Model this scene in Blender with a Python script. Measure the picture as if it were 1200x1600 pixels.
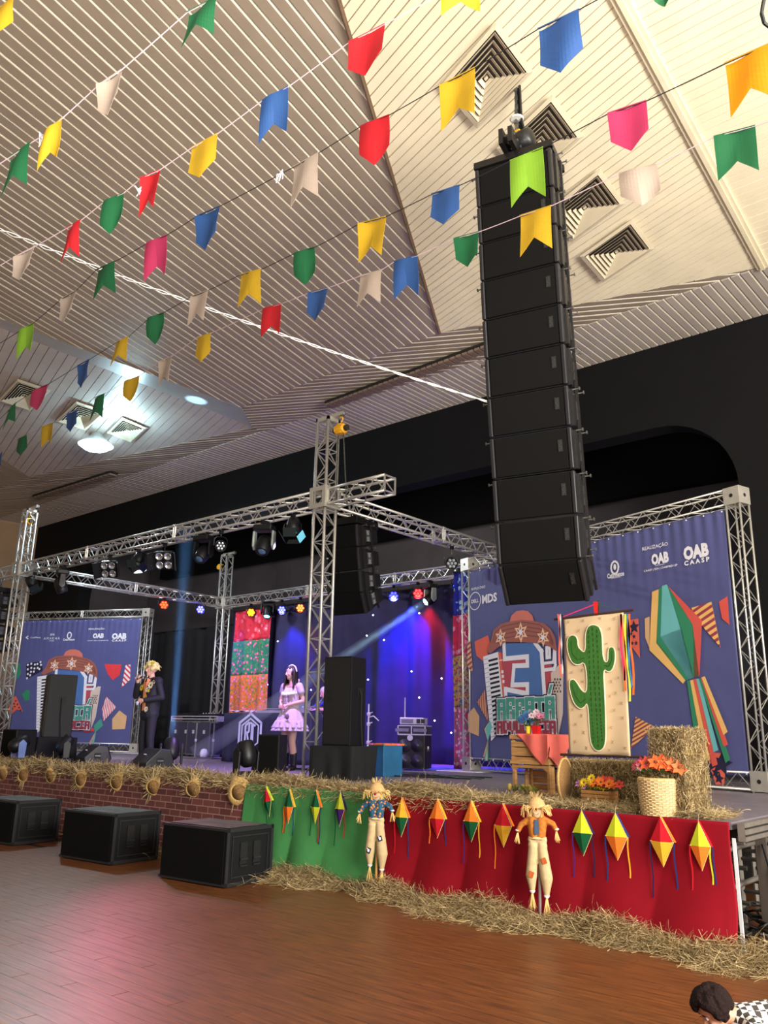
import bpy, bmesh, math, random
import numpy as np
from mathutils import Vector, Matrix
random.seed(7); rng=np.random.default_rng(7)
for o in list(bpy.data.objects): bpy.data.objects.remove(o)
SC=bpy.context.scene; COL=SC.collection
PI=math.pi; R=math.radians
# ---------------------------------------------------------------- camera
CF,CP,CY,CR,CH=1272.5,R(15.247),R(40.625),R(1.034),1.65
_fw=np.array([-math.sin(CY)*math.cos(CP),math.cos(CY)*math.cos(CP),math.sin(CP)])
_r=np.array([math.cos(CY),math.sin(CY),0.0]); _u=np.cross(_r,_fw)
_r2=_r*math.cos(CR)+_u*math.sin(CR); _u2=-_r*math.sin(CR)+_u*math.cos(CR)
cam=bpy.data.objects.new('camera',bpy.data.cameras.new('camera')); COL.objects.link(cam)
M=Matrix.Identity(4)
for i in range(3): M[i][0]=_r2[i]; M[i][1]=_u2[i]; M[i][2]=-_fw[i]
M[2][3]=CH; cam.matrix_world=M
cam.data.sensor_fit='HORIZONTAL'; cam.data.sensor_width=36; cam.data.lens=36*CF/1200
cam.data.clip_start=.05; cam.data.clip_end=200; SC.camera=cam
# ---------------------------------------------------------------- world, exposure
w=bpy.data.worlds.new('daylight'); SC.world=w; w.use_nodes=True
_bg=w.node_tree.nodes['Background']; _bg.inputs[0].default_value=(1.0,.93,.82,1); _bg.inputs[1].default_value=.32
SC.view_settings.view_transform='Standard'; SC.view_settings.look='None'; SC.view_settings.gamma=1
SC.view_settings.use_curve_mapping=False; SC.view_settings.exposure=0.0
def light(name,kind,loc,energy,color=(1,1,1),target=None,**k):
    d=bpy.data.lights.new(name,kind); d.energy=energy; d.color=color
    for a,b in k.items(): setattr(d,a,b)
    o=bpy.data.objects.new(name,d); o.location=loc; COL.objects.link(o)
    if target is not None: o.rotation_euler=(Vector(target)-Vector(loc)).to_track_quat('-Z','Y').to_euler()
    return o
# unseen fills added behind the camera to brighten the ceiling and stage front
light('ceiling_fill','SPOT',(1.0,-2.0,.8),3500,(1,.93,.80),(-3.2,5.2,9.5),spot_size=R(88),spot_blend=.9,shadow_soft_size=1.2)
light('side_window_light','AREA',(6.8,3.0,4.2),4000,(1,.95,.86),(-8,5,7.6),size=9,size_y=3.5,shape='RECTANGLE')
light('stage_front_fill','AREA',(1.0,-1.0,8.6),250,(1,.93,.84),(-4,8,0),size=3,size_y=3,shape='RECTANGLE')
light('stage_wash_purple','SPOT',(-10.3,9.35,4.85),1400,(.50,.28,1),(-12.0,10.8,1),spot_size=R(100),spot_blend=.8,shadow_soft_size=.1)
light('stage_wash_cool','SPOT',(-16,9.0,4.9),900,(.85,.85,1),(-19,12.5,2.5),spot_size=R(95),spot_blend=.7,shadow_soft_size=.1)
light('floor_pool_purple','SPOT',(-12.3,9.1,4.8),1500,(.42,.12,1),tuple((-3.2,4.3,0)),spot_size=R(20),spot_blend=.7,shadow_soft_size=.1)
light('floor_pool_magenta','SPOT',(-14.4,9.1,4.8),600,(1,.12,.30),tuple((-5.9,4.9,0)),spot_size=R(22),spot_blend=.8,shadow_soft_size=.1)
light('singer_key','SPOT',(-12,7.0,5.6),650,(1,.93,.85),(-15.9,10.6,2.4),spot_size=R(34),spot_blend=.6,shadow_soft_size=.15)
# ---------------------------------------------------------------- pixel geometry of the photograph -> points in the hall
def ray(q): return (q[0]-600)/CF*_r2-(q[1]-800)/CF*_u2+_fw
O0=np.array([0,0,CH])
def onp(q,n,p0):
    v=ray(q); return O0+v*((np.array(p0,float)-O0)@np.array(n,float)/(v@np.array(n,float)))
def onz(q,z): return onp(q,(0,0,1),(0,0,z))
def onx(q,x): return onp(q,(1,0,0),(x,0,0))
def ony(q,y): return onp(q,(0,1,0),(0,y,0))
def atd(q,d): return O0+ray(q)*d
def zat(q,xy):
    v=ray(q); return CH+v[2]*(v[0]*xy[0]+v[1]*xy[1])/(v[0]**2+v[1]**2)
def depth(p): return float((np.array(p)-O0)@_fw)
def ppm(p): return CF/depth(p)
# ---------------------------------------------------------------- materials
def lin(c):
    return tuple(((x/255)/12.92 if x/255<=.04045 else ((x/255+.055)/1.055)**2.4) for x in c[:3])+(1,)
MATS={}
def mat(name,rgb,rough=.6,metal=0,var=.12,scale=8,bump=0,emit=0,emitc=None,trans=0,spec=.5,stretch=None,rgb2=None,detail=3,coat=0):
    if name in MATS: return MATS[name]
    m=bpy.data.materials.new(name); m.use_nodes=True; nt=m.node_tree; N=nt.nodes; L=nt.links
    b=N['Principled BSDF']; c=lin(rgb)
    tc=N.new('ShaderNodeTexCoord'); no=N.new('ShaderNodeTexNoise'); no.inputs['Scale'].default_value=scale; no.inputs['Detail'].default_value=detail
    src=tc.outputs['Object']
    if stretch:
        mp=N.new('ShaderNodeMapping'); mp.inputs['Scale'].default_value=stretch; L.new(src,mp.inputs[0]); src=mp.outputs[0]
    L.new(src,no.inputs['Vector'])
    cr=N.new('ShaderNodeValToRGB'); cr.color_ramp.elements[0].position=.3; cr.color_ramp.elements[1].position=.7
    c2=lin(rgb2) if rgb2 else tuple(min(1,x*(1+var)) for x in c[:3])+(1,)
    c1=c if rgb2 else tuple(x*(1-var) for x in c[:3])+(1,)
    cr.color_ramp.elements[0].color=c1; cr.color_ramp.elements[1].color=c2
    L.new(no.outputs['Fac'],cr.inputs[0]); L.new(cr.outputs[0],b.inputs['Base Color'])
    b.inputs['Roughness'].default_value=rough; b.inputs['Metallic'].default_value=metal
    b.inputs['Specular IOR Level'].default_value=spec
    if coat: b.inputs['Coat Weight'].default_value=coat
    if bump:
        bp=N.new('ShaderNodeBump'); bp.inputs['Strength'].default_value=bump; bp.inputs['Distance'].default_value=.02
        L.new(no.outputs['Fac'],bp.inputs['Height']); L.new(bp.outputs[0],b.inputs['Normal'])
    if emit:
        b.inputs['Emission Color'].default_value=lin(emitc or rgb); b.inputs['Emission Strength'].default_value=emit
    if trans:
        t=N.new('ShaderNodeBsdfTranslucent'); L.new(cr.outputs[0],t.inputs[0])
        mx=N.new('ShaderNodeMixShader'); mx.inputs[0].default_value=trans
        L.new(b.outputs[0],mx.inputs[1]); L.new(t.outputs[0],mx.inputs[2]); L.new(mx.outputs[0],N['Material Output'].inputs[0])
    MATS[name]=m; return m
def brickmat(name):
    m=bpy.data.materials.new(name); m.use_nodes=True; nt=m.node_tree; N=nt.nodes; L=nt.links; b=N['Principled BSDF']
    tc=N.new('ShaderNodeTexCoord'); sp=N.new('ShaderNodeSeparateXYZ'); cb=N.new('ShaderNodeCombineXYZ')
    L.new(tc.outputs['Object'],sp.inputs[0]); L.new(sp.outputs[0],cb.inputs[0]); L.new(sp.outputs[2],cb.inputs[1])
    br=N.new('ShaderNodeTexBrick'); L.new(cb.outputs[0],br.inputs['Vector'])
    br.inputs['Color1'].default_value=lin((122,68,62)); br.inputs['Color2'].default_value=lin((98,50,50)); br.inputs['Mortar'].default_value=lin((168,132,124))
    br.inputs['Scale'].default_value=1; br.inputs['Mortar Size'].default_value=.006; br.inputs['Brick Width'].default_value=.24; br.inputs['Row Height'].default_value=.085
    L.new(br.outputs[0],b.inputs['Base Color']); b.inputs['Roughness'].default_value=.8
    return m
def floralmat(name,bg,fl,leaf,scale=9,size=.32):
    m=bpy.data.materials.new(name); m.use_nodes=True; nt=m.node_tree; N=nt.nodes; L=nt.links; b=N['Principled BSDF']
    tc=N.new('ShaderNodeTexCoord'); v=N.new('ShaderNodeTexVoronoi'); v.inputs['Scale'].default_value=scale; L.new(tc.outputs['Object'],v.inputs['Vector'])
    n=N.new('ShaderNodeTexNoise'); n.inputs['Scale'].default_value=scale*1.5; L.new(tc.outputs['Object'],n.inputs['Vector'])
    r1=N.new('ShaderNodeValToRGB'); r1.color_ramp.interpolation='CONSTANT'; e=r1.color_ramp.elements
    e[0].color=lin((240,215,160)); e[1].position=size*.35; e[1].color=lin(fl)
    k=e.new(size); k.color=(0,0,0,1)
    L.new(v.outputs['Distance'],r1.inputs[0])
    r2=N.new('ShaderNodeValToRGB'); r2.color_ramp.interpolation='CONSTANT'; r2.color_ramp.elements[0].color=lin(bg); r2.color_ramp.elements[1].position=.55; r2.color_ramp.elements[1].color=lin(leaf)
    L.new(n.outputs['Fac'],r2.inputs[0])
    lt=N.new('ShaderNodeMath'); lt.operation='LESS_THAN'; lt.inputs[1].default_value=size; L.new(v.outputs['Distance'],lt.inputs[0])
    mx=N.new('ShaderNodeMix'); mx.data_type='RGBA'; L.new(lt.outputs[0],mx.inputs[0]); L.new(r2.outputs[0],mx.inputs[6]); L.new(r1.outputs[0],mx.inputs[7])
    L.new(mx.outputs[2],b.inputs['Base Color']); b.inputs['Roughness'].default_value=.85
    return m
# ---------------------------------------------------------------- object helpers
def link(name,me,m=None,parent=None,loc=None):
    o=bpy.data.objects.new(name,me); COL.objects.link(o)
    if m is not None:
        for x in (m if isinstance(m,(list,tuple)) else [m]): me.materials.append(x)
    if parent is not None: o.parent=parent
    if loc is not None: o.location=loc
    return o
def tag(o,label=None,cat=None,group=None,kind=None):
    if label: o['label']=label
    if cat: o['category']=cat
    if group: o['group']=group
    if kind: o['kind']=kind
    return o
def thing(name,label,cat,loc=(0,0,0),rz=0,group=None,rot=None):
    o=bpy.data.objects.new(name,None); COL.objects.link(o); o.location=loc; o.rotation_euler=rot if rot else (0,0,rz)
    o.empty_display_size=.1
    return tag(o,label,cat,group)
class MB:
    def __init__(s): s.v=[]; s.f=[]; s.m=[]; s.cur=0; s.T=None
    def add(s,vs,fs):
        b=len(s.v)
        if s.T is not None: vs=[tuple(s.T@Vector(v)) for v in vs]
        s.v+= [tuple(v) for v in vs]; s.f+=[tuple(i+b for i in f) for f in fs]; s.m+=[s.cur]*len(fs); return s
    def box(s,c,d,rot=None):
        x,y,z=[k/2 for k in d]; vs=[(sx*x,sy*y,sz*z) for sx in(-1,1) for sy in(-1,1) for sz in(-1,1)]
        if rot is not None: vs=[tuple(rot@Vector(v)) for v in vs]
        vs=[(v[0]+c[0],v[1]+c[1],v[2]+c[2]) for v in vs]
        return s.add(vs,[(0,1,3,2),(4,6,7,5),(0,4,5,1),(2,3,7,6),(0,2,6,4),(1,5,7,3)])
    def tube(s,a,b,r,n=6,r2=None,cap=True):
        a=Vector(a);b=Vector(b);d=b-a
        if d.length<1e-6: return s
        z=d.normalized(); x=z.orthogonal().normalized(); y=z.cross(x); r2=r if r2 is None else r2
        vs=[]
        for p,rr in((a,r),(b,r2)):
            for i in range(n):
                t=2*PI*i/n; vs.append(tuple(p+x*math.cos(t)*rr+y*math.sin(t)*rr))
        fs=[(i,(i+1)%n,n+(i+1)%n,n+i) for i in range(n)]
        if cap: fs+=[tuple(range(n))[::-1],tuple(range(n,2*n))]
        return s.add(vs,fs)
    def path(s,pts,r,n=5):
        for a,b in zip(pts[:-1],pts[1:]): s.tube(a,b,r,n)
        return s
    def lathe(s,prof,c=(0,0,0),n=16,axis='z'):
        vs=[];
        for r,h in prof:
            for i in range(n):
                t=2*PI*i/n; p=(r*math.cos(t),r*math.sin(t),h)
                if axis=='y': p=(p[0],p[2],p[1])
                if axis=='x': p=(p[2],p[0],p[1])
                vs.append((p[0]+c[0],p[1]+c[1],p[2]+c[2]))
        k=len(prof); fs=[]
        for j in range(k-1):
            for i in range(n): fs.append((j*n+i,j*n+(i+1)%n,(j+1)*n+(i+1)%n,(j+1)*n+i))
        if prof[0][0]>1e-4: fs.append(tuple(range(n)))
        if prof[-1][0]>1e-4: fs.append(tuple(range((k-1)*n,k*n)))
        return s.add(vs,fs)
    def sph(s,c,r,n=10,sc=(1,1,1)):
        prof=[(max(1e-5,math.sin(PI*i/n)),-math.cos(PI*i/n)) for i in range(n+1)]
        vs=[];m=n+2
        for a,h in prof:
            for i in range(m):
                t=2*PI*i/m; vs.append((c[0]+r*sc[0]*a*math.cos(t),c[1]+r*sc[1]*a*math.sin(t),c[2]+r*sc[2]*h))
        fs=[(j*m+i,j*m+(i+1)%m,(j+1)*m+(i+1)%m,(j+1)*m+i) for j in range(n) for i in range(m)]
        return s.add(vs,fs)
    def prism(s,poly,off):          # poly: list of 3D points, off: extrusion vector
        n=len(poly); vs=[tuple(p) for p in poly]+[tuple(np.array(p)+np.array(off)) for p in poly]
        return s.add(vs,[tuple(range(n)),tuple(range(2*n-1,n-1,-1))]+[(i,i+n,(i+1)%n+n,(i+1)%n) for i in range(n)])
    def mesh(s,name='m',smooth=False):
        me=bpy.data.meshes.new(name); me.from_pydata(s.v,[],s.f)
        if any(s.m): me.polygons.foreach_set('material_index',s.m)
        if smooth: me.polygons.foreach_set('use_smooth',[True]*len(me.polygons))
        me.update(); return me
    def go(s,name,m,parent=None,smooth=False,loc=None,norm=True):
        me=s.mesh(name,smooth)
        if norm:
            bm=bmesh.new(); bm.from_mesh(me); bmesh.ops.recalc_face_normals(bm,faces=bm.faces); bm.to_mesh(me); bm.free()
        return link(name,me,m,parent,loc)
def grid(nx,ny,fn):
    vs=[fn(i/nx,j/ny) for j in range(ny+1) for i in range(nx+1)]
    fs=[(j*(nx+1)+i,j*(nx+1)+i+1,(j+1)*(nx+1)+i+1,(j+1)*(nx+1)+i) for j in range(ny) for i in range(nx)]
    b=MB(); b.add(vs,fs); return b
def solid(o,t):
    md=o.modifiers.new('thickness','SOLIDIFY'); md.thickness=t; md.offset=0; return o
def bevel(o,wd=.01,seg=2):
    md=o.modifiers.new('bevel','BEVEL'); md.width=wd; md.segments=seg; md.limit_method='ANGLE'; return o
def Rz(a): return Matrix.Rotation(a,3,'Z')
# common materials
ALU=mat('truss_aluminium',(205,203,198),.38,.75,.08,20)
BLACK=mat('black_paint',(20,20,22),.55,0,.2,30)
CABB=mat('cabinet_black',(16,16,19),.55,0,.15,60,bump=.1,spec=.3)
GRILLE=mat('grille_black',(9,8,8),.85,0,.2,200,spec=.15)
STEEL=mat('rigging_steel',(120,120,118),.4,.8,.2,30)
from mathutils.geometry import tessellate_polygon
def flatmesh(name,P):
    me=bpy.data.meshes.new(name); tr=tessellate_polygon([[Vector(p) for p in P]]); me.from_pydata([tuple(float(k) for k in p) for p in P],[],[tuple(t) for t in tr]); me.update(); return me
WHITE=mat('white_print',(228,226,232),.7)
RUBBER=mat('cable_rubber',(18,18,18),.5)
STRAWM=[mat('straw_light',(186,164,120),.9,0,.2,6),mat('straw_mid',(146,124,86),.9,0,.2,6),mat('straw_dark',(112,88,50),.95,0,.2,6)]
# ================================================================ ARCHITECTURE
YW=14.1                                   # plane of the black proscenium wall
ZD=float(ony((1200,490),YW)[2])           # height of the flat soffit along that wall
YD=float(onz((1200,415),ZD)[1])           # its front edge
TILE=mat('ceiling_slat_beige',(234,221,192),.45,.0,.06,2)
TILE2=mat('ceiling_slat_tan',(166,150,132),.42,.1,.07,2)  # set darker than the beige to paint light falloff across the slats
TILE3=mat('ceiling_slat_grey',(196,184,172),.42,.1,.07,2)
DARKB=mat('ceiling_void',(26,21,18),.95,0,.2,3)
TRIM=mat('ceiling_trim_cream',(222,208,178),.45,0,.05,4)
def clip(poly,a,c,keep_less):
    out=[]
    for i in range(len(poly)):
        p=poly[i];q=poly[(i+1)%len(poly)]; dp=p@a-c; dq=q@a-c
        if not keep_less: dp,dq=-dp,-dq
        if dp<=0: out.append(p)
        if dp*dq<0: out.append(p+(q-p)*dp/(dp-dq))
    return out
STRIPM=mat('lit_edge_cream',(252,246,228),.3,0,.03,3)  # pale strips paint in the light catching the slats' right-hand edges
def facet(poly,d,pitch,gap,th,m,back_up=.10,lip=None,slat='ceiling_slat',jit=0.0):
    P=[np.array(p,float) for p in poly]; c=sum(P)/len(P)
    n=np.cross(P[1]-P[0],P[2]-P[0]); n/=np.linalg.norm(n)
    if n[2]>0: n=-n                                    # n points down into the hall
    e1=np.array(d,float); e1-=n*(e1@n); e1/=np.linalg.norm(e1); e2=np.cross(n,e1)
    Q=[np.array([(p-c)@e1,(p-c)@e2]) for p in P]
    b=MB(); b.prism([p-n*back_up for p in P],-n*.03)
    root=b.go('ceiling',DARKB); tag(root,kind='structure')
    lo=min(q[1] for q in Q); hi=max(q[1] for q in Q); a=np.array([0,1.]); k=0; y=lo
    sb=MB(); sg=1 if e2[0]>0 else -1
    while y<hi and k<300:
        pl=clip(clip(Q,a,y+gap,False),a,y+pitch,True)
        if len(pl)>=3:
            ar=abs(sum(pl[i][0]*pl[(i+1)%len(pl)][1]-pl[(i+1)%len(pl)][0]*pl[i][1] for i in range(len(pl))))/2
            if ar>.002:
                j=rng.uniform(-jit,jit)
                w3=[c+e1*q[0]+e2*q[1]+n*j for q in pl]
                s=MB(); s.prism(w3,-n*th)
                s.go(slat,m,root)
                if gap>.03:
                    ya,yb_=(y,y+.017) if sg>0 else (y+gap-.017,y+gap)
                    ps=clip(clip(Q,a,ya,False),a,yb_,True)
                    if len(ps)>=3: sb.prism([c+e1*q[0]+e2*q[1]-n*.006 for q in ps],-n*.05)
        y+=pitch; k+=1
    if sb.v: tag(sb.go('lit_edge_strip',STRIPM,root),kind='stuff')
    return root,n
dA=ray((1544,1360)); nA=np.cross(dA,[1,0,0]); nA/=nA[2]
nB=np.cross(ray((-370,1230)),ray((1750,1340))); nB/=nB[2]
V3=onz((1192,417),ZD)
# B passes through V3; V1 on B
V1=onp((687,520),nB,V3); V2=onp((377,637),nA,V1); V3p=onz((395,668),ZD)
cr=ony((530,0),0) if False else onp((530,0),nB,V3); crd=(cr-V1)/np.linalg.norm(cr-V1)
c2=onp((970,0),nB,V3); c2d=(c2-V3)/np.linalg.norm(c2-V3)
FAR=9.5
Atop=V1+crd*FAR; Btop=V3+c2d*FAR*1.25
Al=onp((0,498),nA,V1); ald=(Al-V2)/np.linalg.norm(Al-V2); Atl=V2+ald*FAR*1.3
Atop=onp((495,-130),nA,V1)+crd*3.2
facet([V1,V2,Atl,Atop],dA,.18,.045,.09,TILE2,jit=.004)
Bt2=V3+c2d*(FAR*1.1)
dB=onp((760,455),nB,V3)-onp((687,512),nB,V3)
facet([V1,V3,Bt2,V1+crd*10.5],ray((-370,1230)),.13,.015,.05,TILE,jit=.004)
# C: holds the crease and the X direction
nC=np.cross(c2d,[1,0,0]); nC/=nC[2]
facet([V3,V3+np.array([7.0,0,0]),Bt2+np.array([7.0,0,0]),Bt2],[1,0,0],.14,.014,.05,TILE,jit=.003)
# E: narrow facet between A/B and the soffit, D: soffit
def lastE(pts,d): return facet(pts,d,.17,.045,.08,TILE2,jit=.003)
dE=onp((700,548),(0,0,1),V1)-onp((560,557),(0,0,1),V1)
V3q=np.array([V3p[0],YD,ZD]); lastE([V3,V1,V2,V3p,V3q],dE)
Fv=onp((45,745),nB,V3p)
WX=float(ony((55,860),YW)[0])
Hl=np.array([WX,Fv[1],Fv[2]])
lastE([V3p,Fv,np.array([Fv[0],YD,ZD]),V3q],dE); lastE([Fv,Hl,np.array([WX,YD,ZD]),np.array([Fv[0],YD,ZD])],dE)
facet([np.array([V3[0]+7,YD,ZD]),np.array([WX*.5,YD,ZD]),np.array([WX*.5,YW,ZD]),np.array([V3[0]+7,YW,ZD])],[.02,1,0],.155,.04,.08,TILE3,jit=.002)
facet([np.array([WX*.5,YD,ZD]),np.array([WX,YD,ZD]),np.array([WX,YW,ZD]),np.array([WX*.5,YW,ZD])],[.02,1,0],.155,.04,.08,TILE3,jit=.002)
# F, its left neighbour H, and the pale beam G between A and F
Fr=onp((0,512),nB,V3p); frd=(Fr-V3p)/np.linalg.norm(Fr-V3p); Frn=V3p+frd*13.5
fvd=onp((0,715),nB,V3p)-Fv; fvd/=np.linalg.norm(fvd)
dF=onp((191,651),nB,V3p)-onp((172,672),nB,V3p)
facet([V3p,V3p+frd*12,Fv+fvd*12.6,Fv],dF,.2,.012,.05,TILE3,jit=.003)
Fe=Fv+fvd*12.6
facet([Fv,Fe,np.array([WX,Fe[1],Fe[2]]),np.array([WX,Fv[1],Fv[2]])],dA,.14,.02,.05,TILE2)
b=MB(); G0=[V2,V3p]; 
g_pts=[V2+ald*11.5,V2,V3p,V3p+frd*11.5]
b.prism([np.array(p) for p in g_pts],(0,0,.06)); tag(b.go('trim_1',mat('beam_grey_cream',(196,192,182),.35,.1,.05,3)),kind='structure')
def trim(name,a,b_,wd,ht,m):
    a=Vector(a);b_=Vector(b_); d=(b_-a); x=d.normalized(); rot=Matrix((x,Vector((0,0,1)).cross(x).normalized(),x.cross(Vector((0,0,1)).cross(x).normalized()))).transposed()
    q=MB(); q.box((a+b_)/2,(d.length,wd,ht),rot); q.box((a+b_)/2+Vector((0,0,-ht*.6)),(d.length,wd*.35,ht*.5),rot); return tag(q.go(name,m),kind='structure')
trim('trim_2',V3,Bt2,.17,.07,TRIM); trim('trim_3',V1,V1+crd*10,.05,.05,mat('crease_trim_brown',(120,98,78),.6))
trim('trim_4',V2,V3,.03,.04,DARKB) if False else None
# air grille ribbed strip in the narrow facet
def ribstrip(qa,qb,n,label):
    a=onz(qa,ZD-.125); bb=onz(qb,ZD-.125); t=thing('air_grille',label,'air grille',tuple(a)); q=MB(); L=bb-a
    q.prism([np.zeros(3),L,L+[0,.26,0],[0,.26,0]],(0,0,.05)); q.go('backing',DARKB,t)
    for i in range(n):
        p=L*(i+.5)/n; s=MB(); s.box((p[0],p[1]+.12,p[2]-.035),(np.linalg.norm(L)/n*.78,.23,.05)); s.go('rib',mat('rib_taupe',(128,108,94),.5,0,.1,6),t)
    return t
ribstrip((507,630),(800,522),34,'long ribbed brown air grille slot in the ceiling above the middle truss tower')
ribstrip((50,776),(172,738),20,'ribbed brown air grille slot in the ceiling over the left truss tower')
# louvred square vents
VENTM=mat('vent_cream',(214,200,172),.5,0,.05,5); VENTD=mat('vent_duct_dark',(40,30,24),.9)
def vent(c,ex,ey,n,label):
    c=np.array(c,float); ex=np.array(ex,float)/2; ey=np.array(ey,float)/2; n=np.array(n)
    up=-n; t=thing('ceiling_vent',label,'vent',tuple(c),group=None)
    b=MB(); b.prism([-ex*1.0-ey,ex-ey,ex+ey,-ex+ey],n*.012); b.go('duct',VENTD,t)
    def ring(k1,h1,k2,h2,name,m):
        q=MB(); A=[(-1,-1),(1,-1),(1,1),(-1,1)]
        o=[ex*a*k1+ey*c_*k1+n*h1 for a,c_ in A]; i_=[ex*a*k2+ey*c_*k2+n*h2 for a,c_ in A]
        o2=[p+n*.006 for p in o]; i2=[p+n*.006 for p in i_]
        q.add(o+i_+o2+i2,[(j,(j+1)%4,4+(j+1)%4,4+j) for j in range(4)]+[(8+j,8+(j+1)%4,12+(j+1)%4,12+j) for j in range(4)]+[(j,(j+1)%4,8+(j+1)%4,8+j) for j in range(4)]+[(4+j,4+(j+1)%4,12+(j+1)%4,12+j) for j in range(4)])
        q.go(name,m,t)
    ring(1.12,.035,.98,.05,'frame',VENTM)
    for k in range(6):
        s=.94-.15*k; ring(s,.055,s-.085,.025,'louvre',VENTM)
    q=MB(); q.prism([(-ex-ey)*.05,(ex-ey)*.05,(ex+ey)*.05,(ey-ex)*.05],n*.04); q.go('centre_plate',VENTM,t)
    return t
nb_dn=-nB/np.linalg.norm(nB)
g=lambda q:onp(q,nB,V3)
A0,A1,A2,A3=[g(q) for q in [(772,35),(827,107),(746,189),(686,125)]]
EX=((A1-A2)+(A0-A3))/2; EY=((A0-A1)+(A3-A2))/2
off=nb_dn*.03
B0,B1,B2,B3=[g(q) for q in [(987,343),(1014,382),(945,430),(918,395)]]
EX4=((B1-B2)+(B0-B3))/2; EY4=((B0-B1)+(B3-B2))/2
EX=(EX+EX4)/2; EY=(EY+EY4)/2
for (a,b_),lab in (((772,35),(827,107)),'large square louvred ceiling vent behind the yellow flag, top of the row'),(((865,150),(900,207)),'square louvred ceiling vent half hidden by the hoist of the tall speaker array'),(((936,266),(968,311)),'square louvred ceiling vent beside the beige flag at the array'),(((987,343),(1014,382)),'square louvred ceiling vent lowest in the row on the cream slats'):
    mid=(g(a)+g(b_))/2; vent(mid-EX/2+off,EX,EY,nb_dn,lab)
gF=lambda q:onp(q,nB,V3p)
for qs,lab in (((30,592),(76,606),(47,637),(1,621)),'square louvred vent at the far left behind the magenta flag'),(((120,626),(164,640),(132,667),(92,654)),'square louvred vent behind the bright blue flag at the left lamp'),(((191,651),(228,665),(204,687),(172,672)),'square louvred vent immediately right of the glowing ceiling lamp'):
    a,b_,c_,d_=[gF(q) for q in qs]; vent((a+b_+c_+d_)/4+nb_dn*.03,(b_-c_+a-d_)/2,(a-b_+d_-c_)/2,nb_dn,lab)
# glowing high-bay lamp
lp=gF((153,678))+nb_dn*.32
t=thing('ceiling_lamp','round glowing cold white lamp under the grey ceiling facet at left','lamp',tuple(lp)); t.scale=(1.3,1.3,1.15)
b=MB(); b.lathe([(.30,0),(.31,.03),(.27,.08),(.16,.16),(.1,.28)],n=24); b.go('housing',mat('lamp_housing',(210,212,212),.35,.5),t,True)
b=MB(); b.lathe([(.001,-.12),(.2,-.10),(.33,-.002)],n=24); b.go('diffuser',mat('lamp_glow',(225,245,255),.4,emit=40,emitc=(200,238,255)),t,True)
b=MB(); b.tube((0,0,.28),(0,0,.34),.03); b.go('bracket',STEEL,t)
light('high_bay_lamp','SPOT',(lp[0],lp[1],lp[2]-.08),6500,(.86,.95,1),(lp[0]+.01,lp[1],0),spot_size=R(165),spot_blend=.3,shadow_soft_size=.12)
# added point light beside the lamp tints its ceiling bay
light('high_bay_fill','POINT',(lp[0]+1.5,lp[1]-.3,lp[2]-.1),130,(.5,.85,1),shadow_soft_size=.15)
gp=atd((318,628),depth(V2*.5+V3p*.5)-.25); t=thing('beam_lamp','small oval glowing disc added for the reflection on the pale ceiling beam','lamp',tuple(gp))  # glowing disc added for a reflection on the beam; no lamp there
b=MB(); b.lathe([(.001,-.03),(.12,-.025),(.16,0),(.15,.03)],n=18); b.go('diffuser',mat('beam_lamp_glow',(225,245,255),.4,emit=10,emitc=(200,238,255)),t,True)
b=MB(); b.lathe([(.17,-.005),(.18,.03),(.12,.09)],n=18); b.go('housing',mat('lamp_housing',(210,212,212)),t,True)
b=MB(); b.tube((0,0,.08),(0,0,.16),.02); b.go('bracket',STEEL,t)
# ---- walls
WB=mat('proscenium_black',(11,10,12),.8,0,.12,1.5,spec=.2); XR=V3[0]+6.8
ox0=float(ony((121,940),YW)[0]); ox1=float(ony((1158,790),YW)[0]); oz=float(ony((1030,667),YW)[2]); rr=1.35
def rr_arc(cx,cz,a0,a1,n=10): return [(cx+rr*math.cos(a0+(a1-a0)*i/n),cz+rr*math.sin(a0+(a1-a0)*i/n)) for i in range(n+1)]
q=MB(); th=.45
arcR=rr_arc(ox1-rr,oz-rr,0,PI/2); arcL=rr_arc(ox0+rr,oz-rr,PI/2,PI)
def pz(pts): return [(x,YW,z) for x,z in pts]
q.prism(pz([(XR,0),(XR,ZD),(ox1,ZD),(ox1,0)]),(0,th,0)); q.prism(pz([(WX,0),(ox0,0),(ox0,ZD),(WX,ZD)]),(0,th,0))
q.prism(pz([(ox0+rr,oz),(ox1-rr,oz),(ox1-rr,ZD),(ox0+rr,ZD)]),(0,th,0))
for arc,xe in((arcR,ox1),(arcL,ox0)):
    for (x1,z1),(x2,z2) in zip(arc[:-1],arc[1:]): q.prism(pz([(x1,z1),(x2,z2),(x2,ZD),(x1,ZD)]),(0,th,0))
q.prism(pz([(ox0,0),(ox1,0),(ox1,.9),(ox0,.9)]),(0,th,0))
tag(q.go('wall_back',WB),kind='structure')
q=MB(); q.box((WX-.1,(YW-5)/2,ZD/2),(.2,YW+5,ZD)); tag(q.go('wall_left',mat('hall_wall_tan',(172,140,108),.75,0,.08,1.2)),kind='structure')
BW=mat('stage_back_wall',(104,98,104),.8,0,.12,1); YB=20.0
q=MB(); q.box(((ox0+ox1)/2-1,YB+.1,4.5),(30,.2,9)); q.box((ox1+3.2,(YB+YW)/2+.25,4.5),(.2,YB-YW-.5,9)); q.box((ox0-5,(YB+YW)/2+.25,4.5),(.2,YB-YW-.5,9)); q.box(((ox0+ox1)/2-1,(YB+YW)/2+.25,9.1),(30,YB-YW-.5,.2))
tag(q.go('wall_stage',BW),kind='structure')
zb=float(ony((767,812),19.0)[2]); q=MB(); q.box(((ox0+ox1)/2,19.2,zb+.9),(27,.3,1.8)); tag(q.go('trim_5',WB),kind='structure')
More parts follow.
